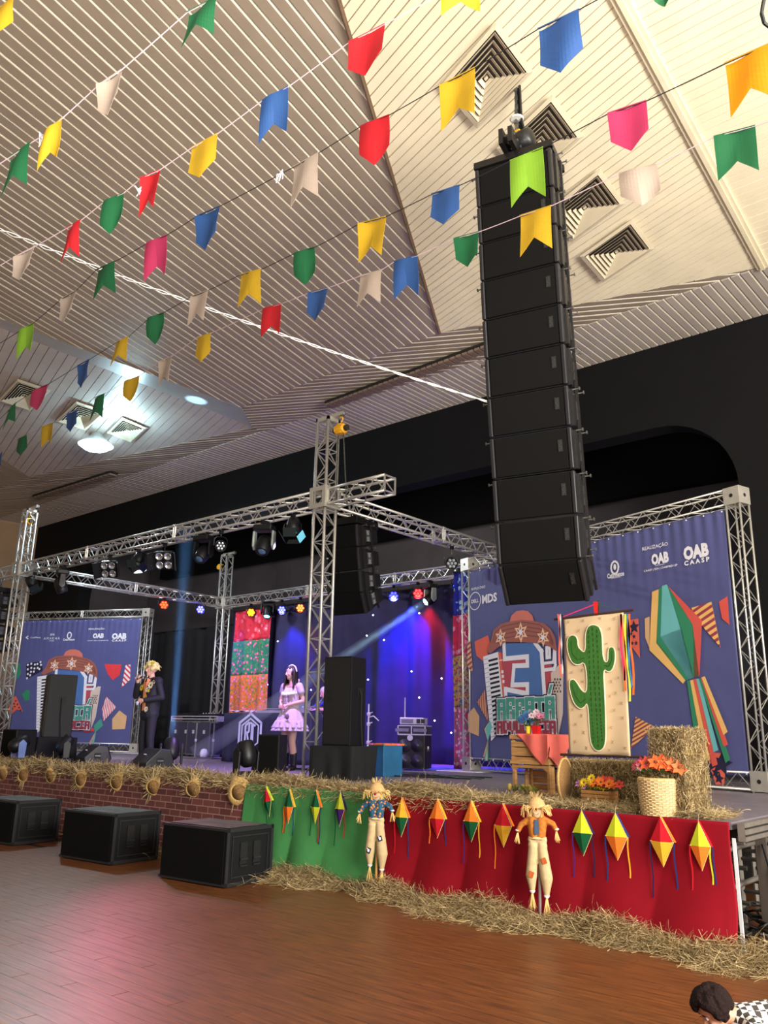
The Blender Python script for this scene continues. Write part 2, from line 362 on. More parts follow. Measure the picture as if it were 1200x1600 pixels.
# pale tilted wall plates in the stage's left rear corner
# ---- floor: boards of the parquet
FW=bpy.data.materials.new('parquet_brown'); FW.use_nodes=True; nt=FW.node_tree; N=nt.nodes; L=nt.links; bs=N['Principled BSDF']
tc=N.new('ShaderNodeTexCoord'); oi=N.new('ShaderNodeObjectInfo'); mp=N.new('ShaderNodeMapping'); mp.inputs['Scale'].default_value=(1.2,14,1)
geo=N.new('ShaderNodeNewGeometry'); L.new(geo.outputs['Position'],mp.inputs[0]); no=N.new('ShaderNodeTexNoise'); no.inputs['Scale'].default_value=2.5; no.inputs['Detail'].default_value=6; L.new(mp.outputs[0],no.inputs['Vector'])
cr_=N.new('ShaderNodeValToRGB'); cr_.color_ramp.elements[0].color=lin((74,42,20)); cr_.color_ramp.elements[1].color=lin((128,74,34)); cr_.color_ramp.elements[0].position=.3; cr_.color_ramp.elements[1].position=.75
L.new(no.outputs['Fac'],cr_.inputs[0]); L.new(cr_.outputs[0],bs.inputs['Base Color'])
n2=N.new('ShaderNodeTexNoise'); n2.inputs['Scale'].default_value=1.2; n2.inputs['Detail'].default_value=5; L.new(geo.outputs['Position'],n2.inputs['Vector'])
mr=N.new('ShaderNodeMapRange'); mr.inputs[3].default_value=.30; mr.inputs[4].default_value=.52; L.new(n2.outputs['Fac'],mr.inputs[0]); L.new(mr.outputs[0],bs.inputs['Roughness'])
bp=N.new('ShaderNodeBump'); bp.inputs['Strength'].default_value=.12; bp.inputs['Distance'].default_value=.01; L.new(no.outputs['Fac'],bp.inputs['Height']); L.new(bp.outputs[0],bs.inputs['Normal'])
bs.inputs['Specular IOR Level'].default_value=.55
q=MB(); q.box(((WX+XR)/2,(YW-5)/2,-.056),(XR-WX,YW+5,.1)); fl=q.go('floor',mat('floor_joint_dark',(30,18,10),.7)); tag(fl,kind='structure')
pb={}
rows=[(y,.125) for y in np.arange(2.1,7.3,.125)]
cnt=0
for ri,(y,wd) in enumerate(rows):
    x=-13.5+(ri%5)*.42
    while x<1.2:
        ln=2.1; 
        if cnt<296 and not (x>-1.2 and y<3.3):
            if 'p' not in pb:
                s=MB(); s.box((0,0,-.003),(2.094,.1225,.006)); me=s.mesh(); me.materials.append(FW); pb['p']=me
            o=link('plank',pb['p'],None,fl,(x+ln/2,y+wd/2,0)); cnt+=1
        elif True:
            pb.setdefault('rest',[]).append((x+ln/2,y+wd/2))
        x+=ln
s=MB()
for x,y in pb.get('rest',[]): s.box((x,y,-.003),(2.094,.1225,.006))
x0f,x1f=-13.5,1.2
for y in np.arange(-4.9,2.1,.25): s.box(((WX+XR)/2,y+.12,-.003),(XR-WX,.247,.006))
for y in np.arange(2.1,7.3,.25): s.box(((WX-13.6)/2,y+.12,-.003),(-13.6-WX,.247,.006)); s.box(((XR+4.0)/2,y+.12,-.003),(XR-4.0,.247,.006))
for y in np.arange(7.35,13.9,.25): s.box(((WX+XR)/2,y+.12,-.003),(XR-WX,.247,.006))
o=s.go('plank',FW,fl); tag(o,kind='stuff')
# ---- stage deck
Y0=7.265; HS=1.0; SX=-2.43
STG=mat('stage_deck_grey',(120,112,122),.4,0,.15,3)
def deck(x0,x1,y0,y1): 
    s=MB(); s.box(((x0+x1)/2,(y0+y1)/2,HS-.03),(abs(x1-x0)-.006,abs(y1-y0)-.006,.06)); return s
q=MB(); q.box(((WX+.2+SX)/2,(Y0+.05+YW-.05)/2,HS-.10),(SX-WX-.3,YW-Y0-.15,.06)); q.box(((ox0+ox1)/2,(YW+YB)/2,HS-.10),(ox1-ox0-.1,YB-YW,.06))
sd=q.go('stage_platform',BLACK); tag(sd,kind='structure')
for i in range(12):
    for j in range(6):
        x1=SX-i*2.0; y0=Y0+.02+j*1.12
        deck(x1-2.0,x1,y0,min(y0+1.12,YW)).go('deck_panel',STG,sd)
for i in range(10):
    x1=ox1-.05-i*1.9; 
    for j in range(3): deck(x1-1.9,x1,YW+j*1.9,YW+(j+1)*1.9).go('deck_panel',STG,sd)
# ================================================================ TRUSSES
def truss(name,label,p0,p1,w,up,b=.25,rung=False,r=.024,br=.010,group=None,m=None,plates=()):
    m=m or ALU; p0=Vector([float(k) for k in p0]);p1=Vector([float(k) for k in p1]); d=p1-p0; L=d.length; z=d.normalized(); x=Vector(up); x=(x-z*x.dot(z)).normalized(); y=z.cross(x)
    t=thing(name,label,'truss',tuple(p0),group=group); h=w/2
    cs=[(x*a+y*c)*h for a,c in ((-1,-1),(1,-1),(1,1),(-1,1))]
    for c in cs:
        q=MB(); q.tube(c,c+d,r,8); q.go('chord',m,t,True)
    n=max(2,int(round(L/b))); 
    if n%2: n+=1
    for f in range(4):
        A,B=cs[f],cs[(f+1)%4]
        for i in range(n):
            s,e=(A,B) if (i+f+(f//2))%2==0 else (B,A)
            q=MB(); q.tube(s+d*(i/n),e+d*((i+1)/n),br,4,cap=False)
            q.go('brace',m,t,norm=False)
        for i in ([0,n] if not rung else range(0,n+1,2)):
            q=MB(); q.tube(A+d*(i/n),B+d*(i/n),br*(1.1 if rung and 0<i<n else 1.6),4,cap=False); q.go('rung',m,t,norm=False)
    for k in plates:                                   # bolted flange pairs
        q=MB()
        for c in cs: q.tube(c+d*k-z*.03,c+d*k+z*.03,r*1.35,8)
        for f in range(4):
            A,B=cs[f],cs[(f+1)%4]; q.tube(A+d*k-z*.03,B+d*k-z*.03,r*.7,5); q.tube(A+d*k+z*.03,B+d*k+z*.03,r*.7,5)
        q.go('flange',m,t)
    return t
TW=.25; YF=9.03; XM=-9.01; XL=-19.35; YR=15.27; ZU=5.486; h=TW/2
zmid=zat((515.8,655),(XM,YF)); zleft=zat((43.7,797.9),(XL,YF)); zrear=zat((368.7,870.7),(XL,YR+TW))
fy=YF+h; cxm=XM-h; cxl=XL-h; zc=ZU-h
truss('truss_tower','front truss tower beside the black speaker stack, chain hoist on top',(cxm,fy,HS),(cxm,fy,zmid),TW,(0,1,0),.27,True,.025,.0095,'front truss towers')
truss('truss_tower','front truss tower at the far left edge of the stage',(cxl,fy,HS),(cxl,fy,zleft),TW,(0,1,0),.27,True,.025,.0095,'front truss towers')
truss('truss_tower','rear truss tower beside the red and green floral curtain',(cxl,YR+h,HS),(cxl,YR+h,zrear),TW,(0,1,0),.27,True,.025,.0095,'rear truss towers')
truss('truss_tower','rear right truss tower hidden behind the large blue banner',(XM-h,YR+h,HS),(XM-h,YR+h,ZU+.7),TW,(0,1,0),.27,True,.025,.0095,'rear truss towers')
truss('truss_beam','long front truss beam carrying dark stage lights',(cxl+.18,fy,zc),(cxm-.18,fy,zc),TW,(0,0,1),.235,False,.025,.010,'roof truss beams',plates=(.3,.62))
xe=float(ony((601,752),YF)[0])
truss('truss_stub','short truss stub sticking out to the right of the middle tower',(cxm+.2,fy,zc),(xe,fy,zc),TW,(0,0,1),.235,False,.025,.010,'truss stubs')
truss('truss_stub','short truss stub leaving the picture at the left tower',(cxl-.2,fy,zc),(cxl-1.6,fy,zc),TW,(0,0,1),.235,False,.025,.010,'truss stubs')
truss('truss_beam','truss beam running back from the middle tower to the blue banner',(cxm,fy+.2,zc),(cxm,YR+h-.2,zc),TW,(0,0,1),.235,False,.025,.010,'roof truss beams',plates=(.5,))
truss('truss_beam','truss beam running back from the left tower to the rear tower',(cxl,fy+.2,zc),(cxl,YR+h-.2,zc),TW,(0,0,1),.235,False,.025,.010,'roof truss beams',plates=(.5,))
truss('truss_beam','rear truss beam above the dark starry curtain',(cxl+.2,YR+h,zc),(cxm-.2,YR+h,zc),TW,(0,0,1),.235,False,.025,.010,'roof truss beams',plates=(.35,.66))
def sleeve(x,y,label):
    t=thing('sleeve_block',label,'truss block',(x,y,zc),group='sleeve blocks on the truss towers'); s=.36/2; w_=.075
    for ax,sg in ((0,1),(0,-1),(1,1),(1,-1)):
        q=MB()
        def bx(u0,u1,z0,z1):
            c=[0,0,(z0+z1)/2]; d=[0,0,z1-z0]; c[ax]=sg*s; d[ax]=.012; c[1-ax]=(u0+u1)/2; d[1-ax]=u1-u0; q.box(c,d)
        bx(-s,s,s-w_,s); bx(-s,s,-s,-s+w_); bx(-s,-s+w_,-s+w_,s-w_); bx(s-w_,s,-s+w_,s-w_); q.go('side_plate',mat('aluminium_plate',(196,190,180),.4,.6,.08,10),t)
    q=MB()
    for a in(-1,1):
        for c in (-1,1):
            for z0 in(-1,1): q.lathe([(.03,-.02),(.03,.02)],(a*(s-.03),c*(s-.03),z0*(s-.02)),8)
    q.go('roller',BLACK,t)
for x,y,l in ((cxm,fy,'square holed sleeve block on the middle truss tower'),(cxl,fy,'square holed sleeve block on the far left truss tower'),(cxl,YR+h,'square holed sleeve block on the rear left truss tower'),(XM-h,YR+h,'square holed sleeve block on the hidden rear right tower')): sleeve(x,y,l)
# tower heads
def head(x,y,z,label):
    t=thing('tower_head',label,'truss block',(x,y,z),group='tower heads')
    q=MB()
    for a in(-1,1): q.box((a*h,0,.03),(.04,TW+.04,.06)); q.box((0,a*h,.03),(TW+.04,.04,.06))
    q.go('frame',mat('aluminium_plate',(196,190,180)),t); q=MB(); q.box((.1,0,.09),(.55,.07,.06)); q.go('hoist_bar',mat('aluminium_plate',(196,190,180)),t)
    q=MB(); q.lathe([(.05,-.03),(.06,0),(.05,.03)],(.33,0,.09),12,'y'); q.go('pulley',STEEL,t)
head(cxm,fy,zmid,'head frame on top of the middle truss tower'); head(cxl,fy,zleft,'head frame on top of the far left truss tower'); head(cxl,YR+h,zrear,'head frame on top of the rear left truss tower')
YEL=mat('hoist_yellow',(222,160,24),.45,0,.1,8)
def hoist(x,y,z,zb,label,s=1.0):
    t=thing('chain_hoist',label,'hoist',(x,y,z))
    q=MB(); q.lathe([(.03,-.12),(.085,-.1),(.09,0),(.085,.08),(.03,.1)],(0,0,-.18),12,'x'); q.box((0,0,-.18),(.1,.13,.17)); bevel(q.go('body',YEL,t),.01)
    for cx0,rr0 in ((-.1,.055),(.1,.05)): q=MB(); q.lathe([(rr0,-.05),(rr0,.05)],(cx0,0,-.18),10,'x'); q.go('motor_cap',mat('hoist_dark',(40,36,30),.5),t)
    q=MB(); q.path([(0,0,-.06),(.03,0,-.02),(.03,0,.02),(0,0,.05),(-.03,0,.03)],.014,6); q.go('hook',YEL,t)
    for dx,lab in ((-.06,0),(.06,1)):
        q=MB(); L=z-.25-zb; n=int(L/.045)
        for i in range(n):
            zz=-.25-i*.045; xx=dx*(1+.0*i)+(.12*i/n if lab else 0); 
            if i%2: q.box((xx,0,zz-.022),(.022,.006,.05))
            else: q.box((xx,0,zz-.022),(.006,.022,.05))
        q.go('chain',STEEL,t)
xh=float(ony((533,665),fy)[0]); hoist(xh,fy,float(ony((533,655),fy)[2]),ZU-.25,'yellow chain hoist hanging at the top of the middle truss tower')
hoist(cxl-.02,fy,zleft-.05,ZU+.05,'yellow chain hoist inside the top of the far left truss tower')
hoist(cxl-.28,YR+h,zrear-.1,ZU+.2,'yellow chain hoist at the top of the rear left truss tower')
# ---- hanging speaker arrays
def cab_meshes(W,Hc,Dp,window=False,s=1):
    pass
HORNM=mat('handle_recess_grey',(120,122,128),.4,.2,.1,10)
def line_cab(label,group,T,W,Hc,Dp,parentless=True,window=False):
    t=thing('line_array_speaker',label,'speaker',group=group); t.matrix_world=T
    # local: x right, y back, z up; origin front top left
    q=MB(); e=.012
    prof=[(.03,0),(.03,-Hc),(Dp,-Hc*.80),(Dp,-Hc*.20)]
    q.prism([(e,y,z) for y,z in prof],(W-2*e,0,0)); o=q.go('cabinet',CABB,t)
    q=MB(); q.prism([(.055,-.004,-.012),(W-.055,-.004,-.012),(W-.055,-.004,-Hc+.012),(.055,-.004,-Hc+.012)],(0,.045,0)); bevel(q.go('grille',GRILLE,t),.008)
    for x in (.0,W-.05):
        q=MB(); q.prism([(x,-.012,-.004),(x+.05,-.012,-.004),(x+.05,-.012,-Hc+.004),(x,-.012,-Hc+.004)],(0,.07,0)); bevel(q.go('side_cheek',mat('cheek_satin_black',(34,33,36),.32,.2,.1,30),t),.014,2)
    if not window:
        q=MB(); q.box((W-.13,-.008,-Hc*.42),(.05,.008,.13)); q.box((W-.13,-.013,-Hc*.42),(.032,.004,.11))
        q.go('name_plate',mat('plate_grey',(26,25,25),.5,.1),t)
        q=MB()
        for k in range(4): q.box((W-.13,-.016,-Hc*.42+.04-.026*k),(.02,.003,.004)); q.box((W-.13+(-.01 if k%2 else .01),-.016,-Hc*.42+.028-.026*k),(.004,.003,.02))
        q.go('plate_letters',mat('plate_letters',(54,52,50),.5),t)
    # side rigging, both ends
    for x,sg in ((W-e,1),(e,-1)):
        q=MB()
        q.prism([(x,.10,-.02),(x,.17,-.02),(x,.22,-Hc*.3),(x,.22,-Hc*.7),(x,.17,-Hc+.02),(x,.10,-Hc+.02)],(sg*.03,0,0)); q.box((x+sg*.025,Dp*.62,-Hc*.5),(.03,.035,Hc*1.02))
        q.go('rigging_plate',mat('rigging_black',(40,38,38),.4,.4,.15,20),t)
        q=MB(); q.box((x+sg*.012,Dp*.48,-Hc*.5),(.02,Dp*.3,.03)); q.box((x+sg*.012,Dp*.40,-Hc*.5),(.02,.025,Hc*.46)); q.box((x+sg*.012,Dp*.56,-Hc*.5),(.02,.025,Hc*.46)); q.go('handle',STEEL if window else mat('handle_dark',(66,64,64),.4,.5),t)
        for yp in (.14,Dp*.62):
            q=MB(); q.tube((x,yp,-.02),(x+sg*.10,yp,-.02),.008,6); q.lathe([(.02,-.005),(.02,.005)],(x+sg*.10,yp,-.02),8,'x'); q.go('locking_pin',STEEL,t)
        if window:
            q=MB(); q.box((x+sg*.006,Dp*.5,-Hc*.5),(.02,Dp*.22,Hc*.5)); q.go('handle_recess',HORNM,t)
    if window:
        q=MB(); q.box((.06,-.012,-Hc*.35),(.03,.012,.02)); q.go('badge',mat('badge_pale',(190,186,176),.5),t)
    return t
def frameT(o,x,y,z):
    M=Matrix.Identity(4)
    for i in range(3): M[i][0]=x[i];M[i][1]=y[i];M[i][2]=z[i];M[i][3]=o[i]
    return M
a=R(12.7); ex=np.array([math.cos(a),math.sin(a),0]); eb=np.array([-math.sin(a),math.cos(a),0])
Lp=[(742,267),(745,326),(748,383),(750.5,441),(753.5,502),(757,562),(760.5,624),(764.5,686),(769,751),(773,818),(777,885),(791,949)]
L0=atd((776,884),8.8); pts=[onp(q,ex,L0) for q in Lp]; ARR=list(pts)
# width so that the front right edge falls on px 908 at that height
def u_of(q): return (q[0]-600)/CF,(800-q[1])/CF
def projx(p): d=np.array(p)-O0; return 600+CF*(d@_r2)/(d@_fw)
W1=.9
for _ in range(20): W1*= (908-776)/(projx(L0+ex*W1)-projx(L0)) if _<1 else 1+ .8*((908-projx(L0+ex*W1))/132)
ordn=['topmost','second','third','fourth','fifth','sixth','seventh','eighth','ninth','tenth','lowest']
for k in range(11):
    a0=pts[k];a1=pts[k+1]; z=(a0-a1); hc=np.linalg.norm(z); z/=hc; y=np.cross(z,ex)
    line_cab(f'{ordn[k]} cabinet {"" if k in (0,10) else "from the top "}of the tall black line array','cabinets of the tall line array',frameT(a0,ex,y,z),W1,hc-.012,.52)
# fly frame on top
a0=pts[0]; t=thing('fly_frame','black steel fly frame on top of the tall line array','rigging'); t.matrix_world=frameT(a0+np.array([0,0,.012]),ex,eb,(0,0,1))
q=MB(); q.box((W1/2,.02,.05),(W1+.03,.05,.09)); q.box((W1/2,.5,.05),(W1+.03,.05,.09)); q.box((.02,.26,.05),(.05,.5,.09)); q.box((W1-.02,.26,.05),(.05,.5,.09)); bevel(q.go('frame',mat('frame_black',(22,20,21),.4,.3),t),.006)
q=MB(); q.box((W1*.42,.2,.20),(.05,.75,.2)); q.box((W1*.54,.2,.20),(.05,.75,.2)); q.go('spreader_bar',mat('frame_black',(22,20,21)),t)
q=MB()
for i in range(6): q.lathe([(.018,-.09),(.018,.09)],(W1*.48,-.1+i*.12,.24),8,'x')
q.go('bolt',STEEL,t)
hp=pts[0]+ex*W1*.52+eb*.22; nbp=onp((815,170),nB,V3)
top=hp+np.array([0,0,.35]); zt=float(V3[2]+0); 
def zB(p): return float(V3[2]-(nB[0]*(p[0]-V3[0])+nB[1]*(p[1]-V3[1]))/nB[2])
zc_=zB(top)
t=thing('chain_motor','black chain motor hoist holding the tall line array under the ceiling','hoist',tuple(top))
q=MB(); q.lathe([(.05,-.16),(.12,-.14),(.13,0),(.12,.12),(.05,.15)],(.05,0,.02),14,'x'); q.go('motor_body',mat('motor_black',(30,29,30),.4,.2),t,True)
q=MB(); q.box((-.02,0,.17),(.09,.06,.06)); q.go('hook_block',YEL,t)
q=MB()
for i in range(10):
    zz=.18+i*(zc_-.06-top[2]-.18)/10; st=(zc_-.06-top[2]-.18)/10
    q.box((-.02,0,zz+st/2),(.04,.012,st*1.1) if i%2 else (.012,.04,st*1.1))
q.go('chain',STEEL,t)
q=MB()
for k in range(5):
    a_=k*.5; pt=[(-.02+.05*math.cos(a_),.05*math.sin(a_),zc_-.05-top[2]),(-.02+.06*math.cos(a_+.4),.06*math.sin(a_+.4),.35),(.05,.1+.02*k,.12),(.2,.2,-.1),(.15+.03*k,.32,-.33)]; q.path(pt,.014,6)
q.go('cable_bundle',RUBBER,t)
q=MB(); q.lathe([(.07,-.012),(.085,0),(.07,.012)],(-.02,0,.38),14); q.go('sling',mat('sling_white',(210,208,200),.6),t)
# small array behind the middle tower
o1=ony((505,822),9.62); 
W2=.8
d2=R(8.); ex2=np.array([math.cos(d2),math.sin(d2),0])
for _ in range(20): W2*=1+.8*((558-projx(o1+ex2*W2))/53)
Lq=[(505,826),(507,861),(509.5,897),(512,931),(519,964)]
p2=[onp(q,ex2,o1) for q in Lq]
for k in range(4):
    a0=p2[k];a1=p2[k+1]; z=a0-a1;hc=np.linalg.norm(z);z/=hc;y=np.cross(z,ex2)
    line_cab(['top','second','third','bottom'][k]+' cabinet of the short array behind the middle tower','cabinets of the short line array',frameT(a0,ex2,y,z),W2,hc-.01,.62,window=True)
def flyframe2(a0,ex_,W_,label,zt):
    eb_=np.array([-ex_[1],ex_[0],0]); t=thing('fly_frame',label,'rigging'); t.matrix_world=frameT(a0+np.array([0,0,.01]),ex_,eb_,(0,0,1))
    q=MB(); q.box((W_/2,.3,.07),(W_+.03,.66,.12)); bevel(q.go('frame',mat('frame_black',(22,20,21)),t),.01)
    q=MB(); q.path([(W_*.5,.3,.12),(W_*.46,.3,zt-a0[2]-.02)],.02,6); q.path([(W_*.55,.3,.12),(W_*.58,.3,zt-a0[2]-.02)],.012,6); q.go('chain',STEEL,t)
flyframe2(p2[0],ex2,W2,'flat black fly frame over the short array behind the middle tower',ZU)
# left twin array, cut by the picture edge
o3=np.array([-20.9,8.85,4.85]); 
for k in range(4):
    line_cab(['top','second','third','bottom'][k]+' cabinet of the short array at the left picture edge','cabinets of the left line array',frameT(o3-np.array([0,0,.37*k]),np.array([1,0,0]),np.array([0,1,0]),np.array([0,0,1])),.78,.36,.62,window=True)
flyframe2(o3,np.array([1.,0,0]),.78,'flat black fly frame over the array at the left edge',ZU-TW+.02)
# ================================================================ SPEAKERS ON FLOOR AND STAGE
def box_speaker(name,label,cat,loc,rz,W,D,H_,group=None,kind='sub'):
    t=thing(name,label,cat,loc,rz,group)   # origin: front right bottom corner; x to the left is -W, y back
    q=MB(); q.box((-W/2,D/2,H_/2),(W-.012,D-.012,H_-.012)); bevel(q.go('cabinet',CABB,t),.012)
    q=MB(); q.box((-W/2,-.004,H_/2),(W-.07,.012,H_-.06)); q.go('grille',GRILLE,t)
    if kind=='sub':
        q=MB()
        for z in (.02,H_-.02): q.box((.0,D/2,z),(.012,D,.04)); q.box((-W/2,.0,z),(W,.012,.03)); q.box((-W/2,D/2,z),(W+.004,D+.004,.012))
        for y in (.02,D-.02): q.box((.0,y,H_/2),(.012,.04,H_))
        for z in (.09,H_-.09): q.box((.003,D/2,z),(.008,D-.16,.012))
        for y in (.09,D-.09): q.box((.003,y,H_/2),(.008,.012,H_-.2))
        q.go('edge_trim',mat('cabinet_trim',(34,34,38),.45,0,.1,20),t)
        for y in (D*.36,D*.64):
            q=MB(); q.box((.004,y,H_*.55),(.006,D*.15,H_*.38)); hd=q.go('handle_recess',mat('recess_black',(6,6,7),.7),t)
            q=MB(); q.box((.014,y,H_*.45),(.02,D*.16,.022)); q.box((.012,y,H_*.33),(.014,D*.14,.016)); q.go('handle',mat('cabinet_trim',(34,34,38)),t)
        q=MB(); q.box((-W/2,D/2,H_+.001),(W-.1,D-.1,.004)); q.go('scuffed_top',mat('scuffed_top',(78,80,76),.6,0,.5,5,rgb2=(30,30,32)),t)
        for sx in (-.06,-W+.06):
            for sy in (.06,D-.06):
                q=MB(); q.lathe([(.03,-.0),(.035,.02)],(sx,sy,-.0),8); q.go('foot',RUBBER,t)
    return t
SG='subwoofers on the floor before the stage'
for px,top_,lab,rz in (((350,1389),0,'black subwoofer box nearest the green cloth',5),((172,1353),0,'middle black subwoofer box of the three on the floor',5),((17,1322),0,'black subwoofer box cut by the left picture edge',4)):
    p=onz(px,0); box_speaker('subwoofer',lab,'subwoofer',(p[0],p[1],.008),R(rz),1.08,.74,.6,SG)
def tower(px_base,label,W,D,Hh,rz,hb,blab):
    p=onz(px_base,HS); 
    t=thing('covered_riser',blab,'riser',(p[0],p[1],HS),R(rz)); 
    def f(u,v):
        # cloth around a box: four sides
        per=[(-W-.12,-.1),(.12,-.1),(.12,D+.1),(-W-.12,D+.1),(-W-.12,-.1)]; k=min(3,int(u*4)); s=u*4-k; x=per[k][0]*(1-s)+per[k+1][0]*s; y=per[k][1]*(1-s)+per[k+1][1]*s
        fl_=.035*math.sin(u*60)*(1-v)+.02*math.sin(u*23+1); cx,cy=-W/2,D/2; dx,dy=x-cx,y-cy; l=math.hypot(dx,dy)
        return (x+dx/l*fl_,y+dy/l*fl_,hb*v)
    q=grid(64,6,f); o=q.go('cloth_skirt',mat('black_cloth',(16,16,20),.9,0,.2,8),t,True); 
    q=MB(); q.box((-W/2,D/2,hb-.01),(W+.22,D+.18,.02)); q.go('cloth_top',mat('black_cloth',(16,16,20)),t)
    s=thing('speaker_cabinet',label,'speaker',(p[0],p[1],HS+hb),R(rz))
    q=MB(); q.prism([(-W,0,0),(0,0,0),(-.05,D,0),(-W+.05,D,0)],(0,0,Hh)); bevel(q.go('cabinet',CABB,s),.012)
    q=MB(); q.box((-W/2,-.006,Hh/2),(W-.05,.012,Hh-.05)); q.go('grille',mat('grille_speaker',(17,16,18),.6,0,.2,120),s)
    for z in (Hh*.60,Hh*.52):
        q=MB(); q.lathe([(.001,0),(.042,0),(.042,.004)],(-W+.12,-.016,z),12,'y'); q.go('port',mat('recess_black',(6,6,7)),s)
    q=MB(); q.box((-.02,D*.55,Hh*.6),(.012,.14,.12)); q.go('handle_recess',mat('recess_black',(6,6,7)),s)
    q=MB(); q.path([(-.005,D*.5,Hh*.62),(.03,D*.5,Hh*.56),(.02,D*.52,Hh*.3),(.03,D*.6,0)],.008,5); q.go('cable',RUBBER,s)
    return s
tower((545,1219),'tall black speaker on a cloth-covered riser right of the middle tower',.50,.48,1.30,9,.47,'riser under black cloth right of the middle truss tower')
tower((62,1190),'tall black speaker on a cloth-covered riser before the left banner',.50,.55,1.25,-20,.47,'riser under black cloth before the left banner')
p=onz((420,1214),HS); box_speaker('fill_speaker','small upright black speaker at the stage edge before the woman','speaker',(p[0]+.2,p[1],HS),R(25),.36,.34,.62,kind='fill')
p=onz((18,1191),HS); box_speaker('fill_speaker','black speaker cut by the left picture edge on the stage','speaker',(p[0]+.05,p[1],HS),R(5),.5,.45,.62,kind='fill')
def monitor(px,label,rz):
    p=onz(px,HS); t=thing('stage_monitor',label,'monitor speaker',(p[0],p[1],HS),R(rz),'wedge monitors on the stage edge')
    W=.60; prof=[(-.24,.02),(-.26,.14),(-.02,.36),(.16,.34),(.24,.10),(.18,.02)]
    q=MB(); q.prism([(-W/2,y,z) for y,z in prof],(W,0,0)); bevel(q.go('cabinet',mat('monitor_black',(30,32,34),.42,0,.15,50,bump=.1),t),.02,3)
    q=MB(); q.prism([(-W/2+.04,.165,.325),(W/2-.04,.165,.325),(W/2-.04,.243,.11),(-W/2+.04,.243,.11)],(0,.012,.004)); q.go('grille',GRILLE,t)
    for sx in (-1,1):
        q=MB(); q.box((sx*W/2,-.02,.17),(.01,.12,.10)); q.go('handle_recess',mat('recess_black',(6,6,7)),t); q=MB(); q.box((sx*(W/2+.006),-.02,.17),(.02,.1,.02)); q.go('handle',STEEL,t)
    q=MB(); q.lathe([(.012,0),(.012,.01)],(-.05,-.14,.26),8); q.lathe([(.012,0),(.012,.01)],(.0,-.14,.26),8); q.go('knob',WHITE,t)
    q=MB(); q.box((0,-.1,.01),(.5,.3,.02)); q.go('rubber_base',RUBBER,t)
monitor((145,1195),'wedge monitor at the left of the two before the singer',-14); monitor((238,1205),'wedge monitor before the singer, right of the two',-10)
# ================================================================ STAGE FRONT CLOTHS
XB=float(ony((386,1226),Y0)[0]); XG=float(ony((604,1240),Y0)[0])
def drape(name,label,x0,x1,m,amp,flare,seed,nx=160,ny=30,zb=0.0):
    r=random.Random(seed); fr=[(r.uniform(3,9),r.uniform(0,6),r.uniform(.3,1)) for _ in range(5)]
    org=(x0,Y0-.012,0)
    def f(u,v):
        x=(x1-x0)*u; z=HS+.004-(HS-zb)*(v); k=v**1.3
        d=sum(math.sin(x*a+p+v*1.2*c)*c for a,p,c in fr)*amp*(.15+k)
        y=-.012-abs(d)*.6-flare*v**3-.02*v
        y-=.012*math.sin((x*2+z*7)+p_[0])*v
        return (x+ .03*math.sin(z*5+p_[1])*v*(1 if u>.98 else .3),y,z)
    p_=[r.uniform(0,6),r.uniform(0,6)]
    q=grid(nx,ny,f); o=q.go(name,m,None,True,org); solid(o,.004); return tag(o,label,'cloth')
RED=mat('red_felt',(132,5,24),.85,0,.06,6,spec=.2); GREEN=mat('green_felt',(76,148,86),.85,0,.06,6,spec=.2)
drape('brick_print_cloth','brick-printed fabric hanging along the left half of the stage front',-19.5,XB,brickmat('brick_print_fabric'),.012,.02,3,nx=260)
drape('green_drape','green cloth hanging over the stage front beside the brick print',XB,XG+.03,GREEN,.042,.06,5)
drape('red_drape','long red cloth hanging over the right part of the stage front',XG,SX,RED,.042,.09,11,nx=220)
q=MB(); q.box((SX+.012,Y0+.01,.45),(.025,.02,.86)); tag(q.go('white_board','' and None or mat('white_panel',(222,220,222),.6)),'thin white board edge behind the right end of the red cloth','board')
# right flank of the stage: grey rail and open understructure
MET=mat('dark_metal',(70,66,62),.45,.6,.2,12); LMET=mat('galvanised_metal',(150,142,134),.45,.6,.15,12)
t=thing('side_rail','grey aluminium rail along the right side edge of the stage','rail',(SX+.05,Y0,HS-.14))
q=MB(); q.box((.03,2.6,.07),(.06,5.2,.14)); q.go('rail_profile',LMET,t)
for z in (.045,.10): q=MB(); q.box((.064,2.6,z),(.012,5.2,.012)); q.go('groove_lip',MET,t)
for i,yy in enumerate((Y0+.55,Y0+1.9,Y0+3.3)):
    t=thing('support_leg',['nearest','second','third'][i]+' perforated steel support leg under the right stage edge','support',(SX+.06,yy,0),group='perforated support legs')
    q=MB(); q.box((0,0,.43),(.09,.05,.86)); q.go('post',mat('leg_steel',(112,102,94),.45,.6,.1,12),t)
    for k in range(9):
        q=MB(); q.lathe([(.012,0),(.012,.006)],(.046,0,.08+k*.09),8,'x'); q.go('hole',mat('recess_black',(6,6,7)),t)
    q=MB(); q.box((0,0,.01),(.16,.16,.02)); q.go('foot_plate',MET,t)
t=thing('scaffold_frame','welded metal frames under the stage at the right end','frame',(SX,Y0,0))
for yy in (.3,.9,1.5,2.4,3.2):
    for xx in (-.25,-.6):
        q=MB(); q.tube((xx,yy,0),(xx,yy,.84),.025,8); q.go('upright',LMET,t)
    for zz in (.35,.62,.82):
        q=MB(); q.tube((-.9,yy,zz),(.0,yy,zz),.02,6); q.go('crossbar',MET if zz<.8 else LMET,t)
for zz in (.45,.75):
    q=MB(); q.tube((-.15,.1,zz),(-.15,4,zz-.0),.022,6); q.go('long_bar',LMET,t)
q=MB(); q.box((-1.2,2.3,.42),(.04,4.2,.84)); q.go('dark_back_panel',BLACK,t)
q=MB()
